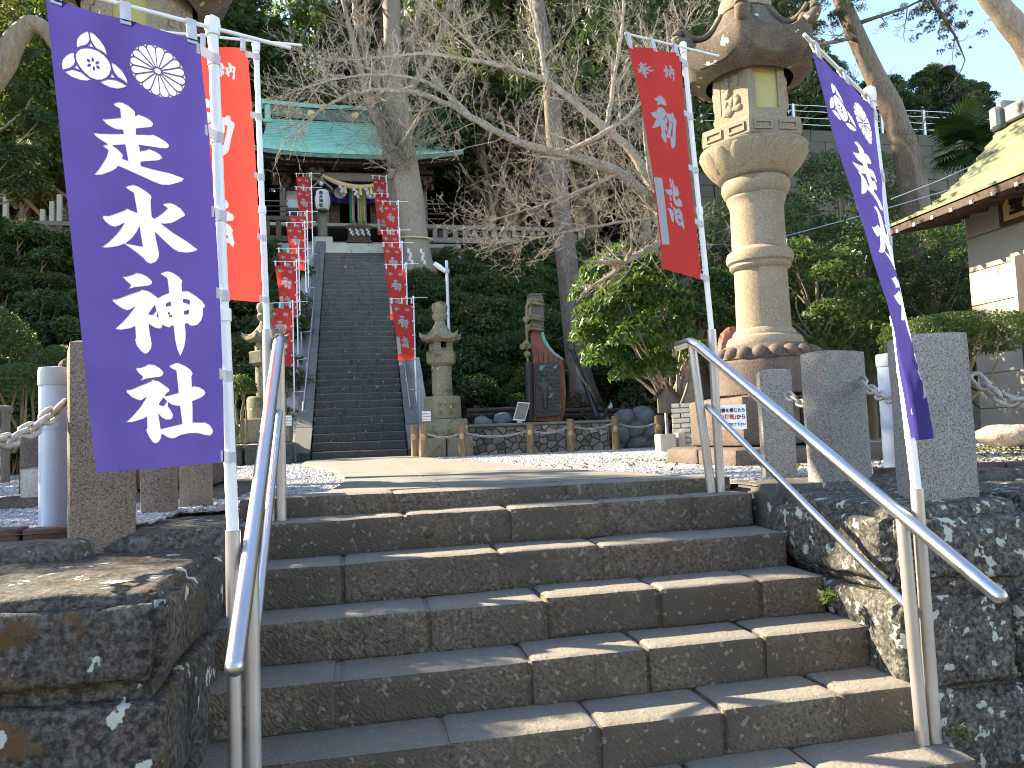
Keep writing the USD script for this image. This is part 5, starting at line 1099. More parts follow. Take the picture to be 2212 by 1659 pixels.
o = at(1108, 907, Y=12.6); e = at(1134, 909, Y=12.6)-o; u_ = at(1119, 868, Y=12.75)-o; part(ip, 'panel', place2d(bx(0, 1, 0, 1, -.02, .0), o, e, u_), sign_m); part(ip, 'printed_sheet', place2d(bx(.06, .94, .06, .94, .001, .004), o, e, u_), pale_m); pz = at(1124, 925, Y=12.7); part(ip, 'post', bx(pz[0]-.05, pz[0]+.05, 12.72, 12.8, fz1-.1, o[2]+.2), sign_m)
# ---------------------------------------------------------------- dark log fence and boulders behind
lf = thing('log_fence', 'low dark log fence along the foot of the slope behind the monument', 'fence', loc=(4.5, 14.4, 0))
for px in (1030, 1121, 1210, 1300, 1348, 1405, 1440): b = at(px, 905, Y=14.4); part(lf, 'post', rough(lathe([(.07, -.1), (.07, at(px, 876, Y=14.4)[2])], 10, (b[0], 14.4, 0)), .01, 8), rail_m, 40)
for py in (888, 898):
    for xa_, xb_ in ((1008, 1115), (1117, 1208), (1212, 1300), (1302, 1400), (1402, 1450)): part(lf, 'log', tube([at(xa_, py, Y=14.36), at(xb_, py-(xb_-xa_)*.035, Y=14.36)], .065, 9), rail_m, 40)
def slope_hit(px, py):
    for y in np.arange(13.5, 26, .02):
        p = at(px, py, Y=y)
        if p[2] <= float(H(p[0], y))+.05: return y
    return 22.
for row, (pxa, pxb, pya) in enumerate(((860, 960, 578), (1010, 1180, 600), (1015, 1150, 628))):
    Y = slope_hit((pxa+pxb)/2, pya+12)
    t = thing('log_edging', ['short stack of dark logs edging the slope behind the light pole', 'upper row of dark logs edging the slope right of the light pole', 'lower row of dark logs edging the slope right of the light pole'][row], 'log edging', loc=at(pxa, pya, Y=Y))
    for k in range(3): part(t, 'log', tube([at(pxa, pya+k*8, Y=Y-.1*k), at(pxb, pya+k*8-3, Y=Y-.1*k)], .06, 8), rail_m, 40)
for k in range(3):
    a, b = at(600, 905+k*9, Y=13.3), at(640, 905+k*9, Y=13.3)
for k, (px, py, rx) in enumerate(((1335, 938, 30), (1368, 925, 32), (1400, 935, 30), (1350, 905, 26), (1390, 900, 28), (1425, 915, 24), (1330, 960, 24), (1372, 955, 28), (1408, 960, 24), (1045, 912, 20), (1085, 908, 22), (1300, 905, 18))):
    Y = 13.4; c = at(px, py, Y=Y); rr3 = rx/FP*(Y+3.8); m = trimesh.creation.icosphere(3, 1); m.apply_scale([rr3, rr3*.9, rr3*.8]); m.apply_translation(c)
    pos = ['left of the stack', 'in the middle', 'right of the middle', 'upper left', 'upper middle', 'upper right', 'lower left', 'lower middle', 'lower right']
    t = thing('boulder', (f'smooth blue-grey boulder in the stack beside the concrete blocks, {pos[k]}' if k < 9 else ['small grey boulder behind the flagstone wall near the mossy lantern', 'small grey boulder behind the flagstone wall near the white panel', 'small grey boulder at the foot of the anchor'][k-9]), 'boulder', loc=c); part(t, 'stone', rough(m, .07, 2.5, k), boulder_m, True)
# pale brick wall, little roofed notice box, concrete blocks
by = 8.2; a, b = at(1449, 872, Y=by), at(1530, 862, Y=by-.3); zb_ = -.1
bw = thing('brick_wall', 'low pale brick wall in dappled sun left of the tall lantern pedestal', 'wall', loc=(a[0], by, zb_)); nrow = 10; hb = (a[2]-zb_)/nrow
dirw = np.array([b[0]-a[0], b[1]-a[1], 0]); Lw = np.linalg.norm(dirw)+.5; dirw /= np.linalg.norm(dirw); angw = math.atan2(dirw[1], dirw[0])
part(bw, 'mortar', rot(bx(0, Lw, .015, .25, zb_, a[2]-.02), [0, 0, 1], angw).apply_translation([a[0], a[1], 0]), soil_m)
for r_ in range(nrow):
    x = -.15*(r_ % 2)
    while x < Lw:
        xa2, xb2 = max(0, x), min(Lw, x+.29)
        if xb2-xa2 > .05: part(bw, 'brick', rot(bx(xa2+.004, xb2-.004, rng.uniform(-.008, .008), .2, zb_+r_*hb+.012, zb_+(r_+1)*hb, .006), [0, 0, 1], angw).apply_translation([a[0], a[1], 0]), palebrick_m)
        x += .3
nb = thing('notice_box', 'small grey house-shaped notice board on a thin post in front of the brick wall', 'notice board', loc=at(1441, 960, Y=8.6)); c = at(1440, 870, Y=8.6)
g = Polygon([(-.16, -.17), (.16, -.17), (.16, .12), (0, .30), (-.16, .12)]); part(nb, 'board', place2d(extrude(g, .04), (c[0], 8.62, c[2]), (1, 0, 0), (0, 0, 1)), woodg_m)
for s in (-1, 1): part(nb, 'roof_board', segs([(c[0], 8.58, c[2]+.32)], [(c[0]+s*.23, 8.58, c[2]+.06)], [.035], [.035]), wood_m)
part(nb, 'post', bx(c[0]-.02, c[0]+.02, 8.63, 8.67, -.1, c[2]-.1), plaster_m)
for k, (pa_, pb2, pt) in enumerate(((1427, 1462, 938), (1466, 1482, 935), (1485, 1500, 942))):
    a = at(pa_, 966, Y=7.9+.1*k); b = at(pb2, 966, Y=7.9+.1*k); t = thing('concrete_block', ['broad pale concrete block beside the last log post', 'narrow grey concrete block next to the broad one', 'narrow concrete block against the brick wall'][k], 'block', loc=(a[0], 8, -.1)); part(t, 'block', bx(a[0], b[0], 7.9+.1*k, 8.15+.1*k, -.12, at(pa_, pt, Y=7.9)[2], .012), conc_m)
# ---------------------------------------------------------------- storehouse on the right
tile_m = plain('roof_tile', (.085, .095, .10), .6, var=.2); SY = 8.0; sc = at(2083, 470, Y=SY); SX = sc[0]; ze = sc[2]
st = thing('storehouse', 'grey plastered storehouse with a yellow-green copper roof at the right edge', 'storehouse', loc=(SX, 5, -.1))
zlo = -.15; n = 7; hrow = (ze+.2-zlo)/n
for k in range(n):
    for (ya, yb) in ((-3., .9), (.92, 4.6), (4.62, SY)):
        if ya == -3. or not (1 < k < 5 and False): part(st, 'wall_slab', bx(SX+.004*((k*3) % 2), SX+.3, ya, yb-.006, zlo+k*hrow+.006, zlo+(k+1)*hrow-.006, .006), plaster_m)
part(st, 'wall_core', bx(SX+.05, SX+6, -3, SY-.02, zlo, ze+.2), plaster_m)
yd = at(2212-10, 600, X=SX)[1]
part(st, 'door_frame', bx(SX-.05, SX+.04, yd-1.4, yd+.10, zlo, at(2200, 545, X=SX)[2], .01), plaster_m); part(st, 'door', bx(SX-.06, SX+.05, yd-1.3, yd+.0, zlo, at(2200, 550, X=SX)[2]-.02), wooddk_m)
# roof slope facing left: from eave line up to ridge
ex, ez = SX-1.05, None
E0 = at(1920, 492, X=SX-1.0); eY = E0[1]; ez = E0[2]; Rg = at(2160, 275, Y=eY+.05)
rx_, rz_ = Rg[0], Rg[2]
nrow2 = 13; V, F = [], []; ysr = np.linspace(eY, -4, 14)
for k in range(nrow2):
    t0, t1 = k/nrow2, (k+1)/nrow2
    f0 = lambda t: (ex+(rx_-ex)*t, ez+(rz_-ez)*(t-.16*np.sin(PI*t)))
    (xa3, za3), (xb3, zb3) = f0(t0), f0(t1)
    part(st, 'roof_row', slopebar2 := trimesh.convex.convex_hull(np.array([[xx_, yy_, zz2+d] for yy_ in (eY, -4) for (xx_, zz2) in ((xa3-.02, za3+.03), (xb3+.02, zb3+.005)) for d in (0, -.05)])), copper2_m)
part(st, 'roof_back', trimesh.convex.convex_hull(np.array([[xx_, yy_, zz2+d] for yy_ in (eY, -4) for (xx_, zz2) in ((rx_, rz_), (rx_+4, ez)) for d in (0, -.08)])), copper2_m)
part(st, 'soffit', trimesh.convex.convex_hull(np.array([[ex+.05, eY-.05, ez-.05], [ex+.05, -4, ez-.05], [SX+.3, eY-.05, ez+.22], [SX+.3, -4, ez+.22], [ex+.05, eY-.05, ez-.09], [ex+.05, -4, ez-.09]])), wood_m)
part(st, 'eave_beam', bx(ex+.0, ex+.10, -4, eY-.02, ez-.16, ez-.04), wood_m)
k = 0; y = eY-.35
while y > 0:
    part(st, 'rafter', segs([(ex-.0, y, ez-.16)], [(SX+.2, y, ez+.06)], [.055], [.055]), wood_m); part(st, 'rafter_tip', bx(ex-.06, ex-.035, y-.03, y+.03, ez-.19, ez-.13), plaster_m); y -= .43
part(st, 'ridge', bx(rx_-.15, rx_+.15, -4, eY+.05, rz_-.05, rz_+.28, .03), tile_m)
for d, h in ((0, .36), (.12, .44), (-.1, .32)): part(st, 'ridge_ornament', bx(rx_-.22+d*.5, rx_+.22+d*.5, eY-.1-abs(d), eY+.10-abs(d), rz_-.1, rz_+h, .05), tile_m)
pa3 = at(2162, 440, X=SX-.06); 
pq1 = np.array([at(2160, 428, X=SX-.08), at(2182, 485, X=SX-.08)])
yp0, yp1 = at(2165, 455, X=SX-.1)[1], at(2165, 455, X=SX-.1)[1]-1.25; zp0, zp1 = at(2163, 482, X=SX-.1)[2], at(2163, 425, X=SX-.1)[2]
pk = thing('name_plaque', 'wooden plaque with a black brush character under the storehouse eave', 'plaque', loc=(SX-.1, yp0, zp0))
m = bx(-.02, .02, yp1, yp0, zp0, zp1, .01); m.apply_translation([SX-.08, 0, 0]); part(pk, 'board', m, loge_m)
for b in (bx(-.04, .02, yp1, yp0+.06, zp1, zp1+.06), bx(-.04, .02, yp1, yp0+.06, zp0-.06, zp0), bx(-.04, .02, yp0, yp0+.06, zp0, zp1)): b.apply_translation([SX-.08, 0, 0]); part(pk, 'frame', b, wood_m)
gs = affinity.scale(glyphs('宝', 6), zp1-zp0-.14, zp1-zp0-.14, origin=(0, 0)); part(pk, 'character', place2d(extrude(gs, .012), (SX-.1, yp0-.14, zp0+.08), (0, -1, 0), (0, 0, 1)), ink_m)
# ---------------------------------------------------------------- far retaining wall with railing
RW = 32.0; ra, rb = at(1690, 278, Y=RW), at(2020, 262, Y=RW)
rw = thing('concrete_retaining_wall', 'tall concrete block retaining wall on the far hillside at the right', 'retaining wall', loc=(ra[0], RW, ra[2]-5))
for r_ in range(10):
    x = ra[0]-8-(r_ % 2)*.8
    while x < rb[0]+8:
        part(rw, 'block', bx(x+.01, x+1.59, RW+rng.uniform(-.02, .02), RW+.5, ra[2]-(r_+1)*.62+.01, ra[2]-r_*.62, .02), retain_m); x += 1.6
rl = thing('railing', 'white-posted wire railing along the top of the far retaining wall', 'railing', loc=(ra[0], RW, ra[2]))
hR = at(1737, 222, Y=RW)[2]-ra[2]
for k in range(14): x = ra[0]-7+k*2.6; part(rl, 'post', bx(x-.07, x+.07, RW+.15, RW+.28, ra[2]-.05, ra[2]+hR, .01), galv_m)
for q in (.25, .5, .75, .97): part(rl, 'wire', bx(ra[0]-7, ra[0]-7+13*2.6, RW+.2, RW+.23, ra[2]+hR*q-.015, ra[2]+hR*q+.015), galv_m)
# stones and memorials at the right
mm_ = trimesh.creation.icosphere(4, 1); c = at(2178, 923, Y=2.6); mm_.apply_scale([.30, .30, .125]); v = mm_.vertices; v[:, 2] = np.clip(v[:, 2], -.1, .085); mm_.apply_translation([c[0]+.1, 2.7, .12])
t = thing('flat_rock', 'large flat-topped grey rock on the grass at the right edge', 'rock', loc=(c[0], 2.7, 0)); part(t, 'stone', rough(mm_, .035, 5, 3), rock_m, True)
c = at(1578, 745, Y=6.2); g = Polygon([(-.16, -.8), (.16, -.8), (.17, 0), (.12, .14), (.02, .20), (-.08, .12), (-.15, -.1)]); g = affinity.scale(g.buffer(.03), 1.05, 1.05)
rm = thing('memorial_stone', 'red-brown memorial stone with white lettering left of the tall lantern', 'memorial stone', loc=(c[0], 6.2, 0)); part(rm, 'stone', rough(place2d(extrude(g, .16), (c[0], 6.28, c[2]), (1, 0, 0), (0, 0, 1)), .02, 6), plain('red_stone', (.24, .075, .045), .5, var=.15), 40)
for k, ch in enumerate('あい'): gg = affinity.scale(glyphs(ch, 1), .12, .12, origin=(0, 0)); part(rm, 'lettering', place2d(extrude(gg, .006), (c[0]-.02, 6.10, c[2]-.05-k*.15), (1, 0, 0), (0, 0, 1)), sign_m)
for k, (p0, p1, d0, d1) in enumerate((((1925, 430), (2135, 342), 10, 9.5), ((1690, 512), (2100, 395), 12, 10), ((1500, 880), (1560, 870), 9, 9))[:2]):
    a, b = at(*p0, Y=d0), at(*p1, Y=d1); t = thing('cable', ['upper thin white cable running up to the storehouse roof', 'lower thin white cable running behind the right purple banner'][k], 'cable', loc=a); part(t, 'wire', tube([a, (a+b)/2-[0, 0, .03], b], .011, 6), galv_m)
# wooden rail and stone base at the far left
a = at(-60, 905, Y=6.5); b = at(24, 905, Y=6.5); t = thing('wooden_rail', 'short brown wooden rail at the left edge behind the blue-grey pipe', 'rail', loc=b)
part(t, 'rail', tube([at(-80, 884, Y=6.5), at(26, 884, Y=6.5)], .05, 10), woodg_m, 40)
for px in (12, -50): p = at(px, 884, Y=6.5); part(t, 'post', tube([(p[0], 6.5, -.1), p], .05, 10), woodg_m, 40)
a = at(38, 1100, Y=1.3); t = thing('square_footing', 'pale square stone footing behind the blue-grey pipe at the left', 'footing', loc=(a[0]+.2, 1.5, -.1)); part(t, 'lower_block', gridbox(a[0], a[0]+.62, 1.3, 1.9, -.12, at(40, 1012, Y=1.3)[2], .06, .006, .02), conc_m, 40)
part(t, 'upper_block', gridbox(at(78, 1000, Y=1.4)[0], at(78, 1000, Y=1.4)[0]+.5, 1.42, 1.85, at(40, 1012, Y=1.3)[2], at(80, 860, Y=1.4)[2], .06, .006, .02), granite2_m, 40)
SHADE = [(-10.5, 20, 0, .5, 'dark tree on the left slope that shades the long stairs'), (-9.5, 8.0, 1, .42, 'small tree left of the plaza beyond the picture')]
# ---------------------------------------------------------------- vegetation
def pr(P):
    d = np.asarray(P, float)-CAM; z = d@_f; return 1106+FP*(d@_R)/z, 829.5-FP*(d@_U)/z, z
def leafcloud(pos, out, size, rg, flat=.35, width=.42, up=.5):
    """one folded rhombus per leaf. out: outward directions"""
    n = len(pos); nr = rg.normal(size=(n, 3)); nrm = out*.6+nr*.55+np.array([0, 0, up]); nrm /= np.linalg.norm(nrm, axis=1, keepdims=True)
    ax = np.cross(nrm, rg.normal(size=(n, 3))); ax /= np.linalg.norm(ax, axis=1, keepdims=True); ax = ax+np.array([0, 0, -flat]); ax /= np.linalg.norm(ax, axis=1, keepdims=True)
    sd = np.cross(nrm, ax); sd /= np.linalg.norm(sd, axis=1, keepdims=True)
    L = size*rg.uniform(.65, 1.3, (n, 1)); W = L*width
    v = np.stack([pos-ax*L*.5, pos+sd*W*.5+nrm*W*.15, pos+ax*L*.5, pos-sd*W*.5+nrm*W*.15], 1).reshape(-1, 3)
    b = np.arange(n)[:, None]*4; f = np.concatenate([b+[0, 1, 2], b+[0, 2, 3]], 0)
    return trimesh.Trimesh(v, f, process=False)
def blobleaves(blobs, n, size, rg, **k):
    blobs = np.asarray(blobs, float); w = blobs[:, 3]**2; idx = rg.choice(len(blobs), n, p=w/w.sum())
    d = rg.normal(size=(n, 3)); d /= np.linalg.norm(d, axis=1, keepdims=True); d[:, 2] = np.where(d[:, 2] < -.35, -d[:, 2], d[:, 2])
    r = blobs[idx, 3:4]*rg.uniform(.35, 1.05, (n, 1))**.5; sq = np.array([1, 1, .8])
    return leafcloud(blobs[idx, :3]+d*r*sq, d, size, rg, **k)
def limb(p0, p1, r0, r1, rg, wob=.08, n=8):
    t = np.linspace(0, 1, n)[:, None]; P = np.array(p0)*(1-t)+np.array(p1)*t; L = np.linalg.norm(np.array(p1)-p0)
    P = P+np.cumsum(rg.normal(size=(n, 3)), 0)*wob*L/n*np.sin(PI*t)
    return P, np.linspace(r0, r1, n)
def evergreen(name, label, rg, h=9., cr=3.2, nl=9000, size=.22, lm=None, bm=None, nb=26, base=.35, group=None, loc=(0, 0, 0), cone=False):
    t = thing(name, label, 'tree', loc=loc, group=group); o = np.array(loc, float)
    P, R = limb(o+[0, 0, -.6], o+[rg.uniform(-.4, .4), rg.uniform(-.4, .4), h*.86], h*.028, h*.006, rg, .1, 10); tr_ = [tube(P, R, 9)]; bl = []
    for k in range(nb):
        f = base+(1-base)*(k+.5)/nb; a = k*2.4+rg.uniform(-.4, .4); rad = cr*((1-f)**.7*1.5 if cone else math.sin(PI*min(1, (f-base)/(1-base)*.85+.15))**.6)*rg.uniform(.55, .95)
        c = o+[rad*math.cos(a), rad*math.sin(a), h*f]; br = cr*rg.uniform(.26, .42)*(1.1-.4*f); bl.append([*c, br])
        s = P[min(9, int(f*.85*9))]; tr_.append(tube(*limb(s, c, h*.008, h*.002, rg, .15, 5), 5))
    part(t, 'trunk', cat_(tr_), bm or brownbark_m, True)
    part(t, 'crown', blobleaves(bl, nl, size, rg, up=.2 if cone else .5, flat=.8 if cone else .35, width=.3 if cone else .45), lm or leafdk_m)
    return t
def shrubproto(loc, label, rg, r=.7, h=.8, nl=1500, size=.085, lm=None, group=None, name='shrub', nb=9):
    t = thing(name, label, 'shrub', loc=loc, group=group); o = np.array(loc, float)
    bl = [[o[0]+r*.6*math.cos(k*2.4)*rg.uniform(.3, 1), o[1]+r*.6*math.sin(k*2.4)*rg.uniform(.3, 1), o[2]+h*rg.uniform(.35, .75), r*rg.uniform(.35, .55)] for k in range(nb)]
    st_ = [tube(*limb(o+[0, 0, -.3], b[:3], .025, .008, rg, .2, 4), 5) for b in bl]
    part(t, 'stems', cat_(st_), brownbark_m, True); part(t, 'leaves', blobleaves(bl, nl, size, rg, up=.9), lm or leafmd_m); return t
rg = np.random.default_rng(21)
# shrubs on the slopes
cand = []
for _ in range(4000):
    left = rg.random() < .45
    x, y = (rg.uniform(-13, -1.75), rg.uniform(12.9, 22.3)) if left else (rg.uniform(1.5, 12.5), rg.uniform(14.8, 22.8))
    if not left and y < 15.6 and x < 9: continue
    if left and y > 21.3-.22*max(0, -5-x): continue
    if abs(x-1.75) < .9 and 21 < y < 23: continue
    if all((x-a)**2+(y-b)**2 > .64**2 for a, b in cand): cand.append((x, y))
sg = ('clipped green shrubs covering the slope left of the long stairs', 'green shrubs covering the slope right of the long stairs')
protos = {0: [], 1: []}
nshrub = 0
for (x, y) in cand:
    s = int(x > 0); z = float(H(x, y))-.08
    if nshrub > 298: break
    nshrub += 1
    lab = ('leafy green shrub on the slope left of the long stairs', 'leafy green shrub on the slope right of the long stairs')[s]
    if len(protos[s]) < 3: protos[s].append(shrubproto((x, y, z), lab, rg, rg.uniform(.62, .8), rg.uniform(.8, 1.0), 2600, .095, (leafmd_m, leafdk_m, olive_m)[len(protos[s])], sg[s]))
    else: copy(protos[s][rg.integers(3)], lab, (x, y, z), rg.uniform(0, 6.28), rg.uniform(.9, 1.45), sg[s])
# clipped mounds at the left foot of the slope
def mound(c, rx, ry, rz, nl, size, lm, label, name='clipped_bush', flat=1.0):
    t = thing(name, label, 'bush', loc=c); d = rg.normal(size=(nl, 3)); d /= np.linalg.norm(d, axis=1, keepdims=True); d[:, 2] = np.abs(d[:, 2])*1.0-.25
    p = np.sign(d)*np.abs(d)**flat; p /= np.maximum(np.max(np.abs(p), axis=1, keepdims=True)*.5+np.linalg.norm(p, axis=1, keepdims=True)*.5, 1e-6) if flat < 1 else 1
    q = np.array(c)+p*[rx, ry, rz]*rg.uniform(.72, 1.0, (nl, 1))*(.9+.2*meshkit.fbm(d*3+c, 3, 2)[:, None]); part(t, 'leaves', leafcloud(q, d, size, rg, up=.3), lm)
    st_ = [tube(*limb(np.array(c)+[rg.uniform(-.4, .4)*rx, rg.uniform(-.4, .4)*ry, -rz*.25-.9], np.array(c)+[rg.uniform(-.6, .6)*rx, rg.uniform(-.5, .5)*ry, rz*.4], .03, .01, rg, .2, 5), 5) for _ in range(7)]; part(t, 'stems', cat_(st_), brownbark_m, True); return t
mound(at(45, 835, Y=9.5), .75, .7, .5, 6000, .06, leafmd_m, 'rounded clipped bush at the left edge below the slope')
mound(at(135, 790, Y=10.5), .6, .6, .45, 5000, .06, leafmd_m, 'rounded clipped bush beside the largest left granite post')
mound(at(-40, 740, Y=11), .9, .8, .9, 6000, .07, leafmd_m, 'taller clipped bush at the left edge')
mound(at(518, 840, Y=11.0), .32, .35, .36, 2500, .05, leafmd_m, 'small brownish clipped bush between the banner pole and the left mossy lantern')
mound(at(75, 495, Y=25), .75, .7, .5, 3000, .09, leafmd_m, 'dense topiary behind the left terrace fence')
# cut hedge on the right with its bare stems
hc = at(2085, 735, Y=5.6); mound(hc, 1.15, .8, .38, 15000, .05, leafmd_m, 'flat-topped clipped hedge in front of the storehouse', 'clipped_hedge', .6)
# the big glossy bush in the sun
t = thing('glossy_bush', 'large glossy-leaved bush glowing in the sun right of the monument', 'bush', loc=at(1450, 860, Y=8.8)); o = at(1455, 870, Y=8.8)
bl = []
for px, py, dy, r in ((1300, 600, 0, .42), (1290, 690, -.2, .42), (1300, 775, -.1, .38), (1350, 640, -.4, .5), (1370, 730, -.5, .5), (1400, 590, .1, .5), (1430, 660, -.3, .55), (1450, 740, -.3, .5), (1420, 800, -.3, .38), (1480, 600, .3, .5), (1510, 680, .1, .5), (1510, 770, .2, .42), (1340, 560, .3, .35), (1262, 640, .2, .28), (1268, 730, .1, .3), (1540, 620, .5, .42), (1350, 810, -.2, .28)):
    bl.append([*at(px, py, Y=8.8+dy), r])
part(t, 'leaves', blobleaves(bl, 9000, .15, rg, flat=.7, width=.36), leaflt_m)
part(t, 'stems', cat_([tube(*limb(o+[rg.uniform(-.15, .15), 0, -.1], b[:3], .03, .01, rg, .2, 6), 6) for b in bl]), cherry_m, True)
# evergreen masses behind the tall lantern
def place_tree(px, py_base, Y): p = at(px, py_base, Y=Y); return np.array([p[0], p[1], float(H(p[0], p[1]))])
bt = []
for k, (px, Y, h, cr, lm_, lab) in enumerate(((1745, 8.6, 3.4, 1.5, leafmd_m, 'dark evergreen with pale branching trunk just right of the tall lantern'), (1880, 11.5, 4.6, 2.0, leafdk_m, 'broad dark evergreen behind the right purple banner'), (2010, 12.5, 5.0, 2.0, leafmd_m, 'evergreen with a bent trunk before the far retaining wall'), (1600, 12.0, 5.2, 2.2, leafdk_m, 'evergreen behind the column of the tall lantern'))):
    bt.append(evergreen('evergreen_tree', lab, rg, h, cr, 9000, .12, lm_, brownbark_m, 22, .38, loc=place_tree(px, 900, Y)))
copy(bt[1], 'low dark evergreen left of the storehouse wall', place_tree(2060, 900, 10.2), 1.1, .8); copy(bt[0], 'small evergreen under the palm', place_tree(2140, 900, 13.), 2., 1.1)
copy(bt[3], 'evergreen between the glossy bush and the tall lantern', place_tree(1520, 900, 13.5), 2.2, .95); copy(bt[2], 'evergreen at the foot of the leaning cedar', place_tree(1960, 900, 15.), 3.0, 1.1); copy(bt[1], 'wide evergreen beside the wires', place_tree(1790, 900, 14.5), .4, 1.05)
for k, (px, Y, sc, q, lab) in enumerate(((1730, 18, 1.2, 1, 'dark evergreen before the left part of the far retaining wall'), (1850, 19, 1.35, 3, 'dark evergreen before the middle of the far retaining wall'), (1990, 20, 1.15, 1, 'evergreen right of the leaning cedar trunk, below the palm'))): copy(bt[q], lab, place_tree(px, 900, Y), k*1.7, sc)
copy(bt[1], 'dark evergreen hidden low behind the clipped hedge', place_tree(2180, 900, 9.6), 4.0, .55)
# forest behind and to the left
fo = [evergreen('forest_tree', None, rg, 13, 3.9, 16000, .30, leafdk_m, brownbark_m, 34, .25), evergreen('forest_tree', None, rg, 12, 3.6, 14000, .26, leafmd_m, brownbark_m, 30, .22), evergreen('forest_tree', None, rg, 15, 2.7, 15000, .34, conif_m, cedar_m, 40, .22, cone=True)]
spots = []
def skyline(px):
    return np.interp(px, [-2000, 490, 510, 630, 660, 1560, 1690, 1740, 1800, 1880, 1960, 2080, 2120, 2230, 3500], [-400, -300, 210, 210, -260, -260, -40, 130, 110, 150, 128, 135, 185, 200, 230])
for Yr, stp in ((34.2, 3.3), (38, 3.6), (42, 3.8), (47, 4.4), (54, 5.5)):
    x = -34+rg.uniform(0, 2)
    while x < 52:
        y = Yr+rg.uniform(-1.2, 1.2)
        if not (x > 12 and y < 36.5) and x > -.45*y-1.5: spots.append((x, y))
        x += stp*rg.uniform(.8, 1.2)
for x, y in ((-9.5, 27.5), (-11.5, 29.2), (-13.0, 25.0), (-11, 31.8), (-7.3, 31.5), (-14.5, 33.5), (6.2, 28.5), (8.8, 27.2), (10.6, 30), (7.3, 31.8), (12.2, 27.5)): spots.append((x, y))
first = {}
fg = ('dark broadleaf trees of the hillside forest', 'mid-green broadleaf trees of the hillside forest', 'tall narrow conifers of the hillside forest'); fl = ('dark broadleaf tree in the forest on the hill behind the hall', 'mid-green broadleaf tree in the forest on the hill behind the hall', 'narrow dark conifer in the forest on the hill behind the hall')
for (x, y) in spots:
    k = int(rg.choice(3, p=[.45, .25, .30])); h0 = (13, 12, 15)[k]; z = float(H(x, y)); px, _, dist = pr((x, y, z))
    zt = CAM[2] + (829.5+ (943-829.5) - skyline(px) - (px-1106)*.0384)/FP*dist*1.0
    sc = np.clip((zt-z)/h0, .25, 1.25)*rg.uniform(.88, 1.02)
    p = copy(fo[k], fl[k], (x, y, z-.3), rg.uniform(0, 6.28), (sc*rg.uniform(.9, 1.1)*(1.35 if sc < .6 else 1), sc*(1.35 if sc < .6 else 1), sc), fg[k])
for p in fo:                                             # the three that were built first stand in the hidden row behind
    pr_ = stage.GetPrimAtPath(p); k = fo.index(p); x, y = [(-27., 40.), (-30, 46.), (33., 52.)][k]
    UsdGeom.Xformable(pr_).GetOrderedXformOps()[0].Set(Gf.Vec3d(x, y, float(H(x, y)))); tag(pr_, fl[k], 'tree', fg[k])
# trees left of the steps, mostly unseen, sized to shade stairs and steps
for k, (x, y, q, sc, lab) in enumerate(SHADE):
    copy(fo[q], lab, (x, y, float(H(x, y))-.2), k*1.3, sc)
for x, y, q, sc, rz, lab in ((-3.3, 1.6, 1, .44, .4, 'unseen evergreen placed and sized to shade the left of the front steps'), (-7.2, 7.2, 3, .8, 2., 'evergreen left of the gravel, beyond the picture'), (-8.6, 4.2, 2, 1.0, 4., 'tall evergreen left of the lantern, beyond the picture'), (-8.3, 11.2, 0, 1.2, 1., 'evergreen at the left end of the plaza, beyond the picture')):
    copy(bt[q], lab, (x, y, float(H(x, y))-.1), rz, sc)
# unseen houses added across the street; they block low sky and darken the risers
for k, (x0, x1, h, lab) in enumerate(((-19, -7.5, 6.5, 'unseen two-storey house added across the street to block low sky, farthest left'), (-6.8, 3.2, 5.8, 'unseen plain house added straight across the street to block low sky'), (4.2, 15, 6.8, 'unseen taller house added across the street at the right to block low sky'))):
    t = thing('house', lab, 'house', loc=((x0+x1)/2, -15, -1.43)); part(t, 'wall', bx(x0, x1, -21, -13, -1.43, h-1.8), plaster_m)
    part(t, 'roof', trimesh.convex.convex_hull(np.array([[x, y, z] for x in (x0-.5, x1+.5) for y, z in ((-21.6, h-1.85), (-12.4, h-1.85), (-17, h+.4))])), lantroof_m)
    for i in range(3):
        for zf_ in (-.5, 2.1): w = part(t, 'window', bx(x0+1.5+i*3.2, x0+3.1+i*3.2, -13.02, -12.95, zf_, zf_+1.3), wooddk_m)
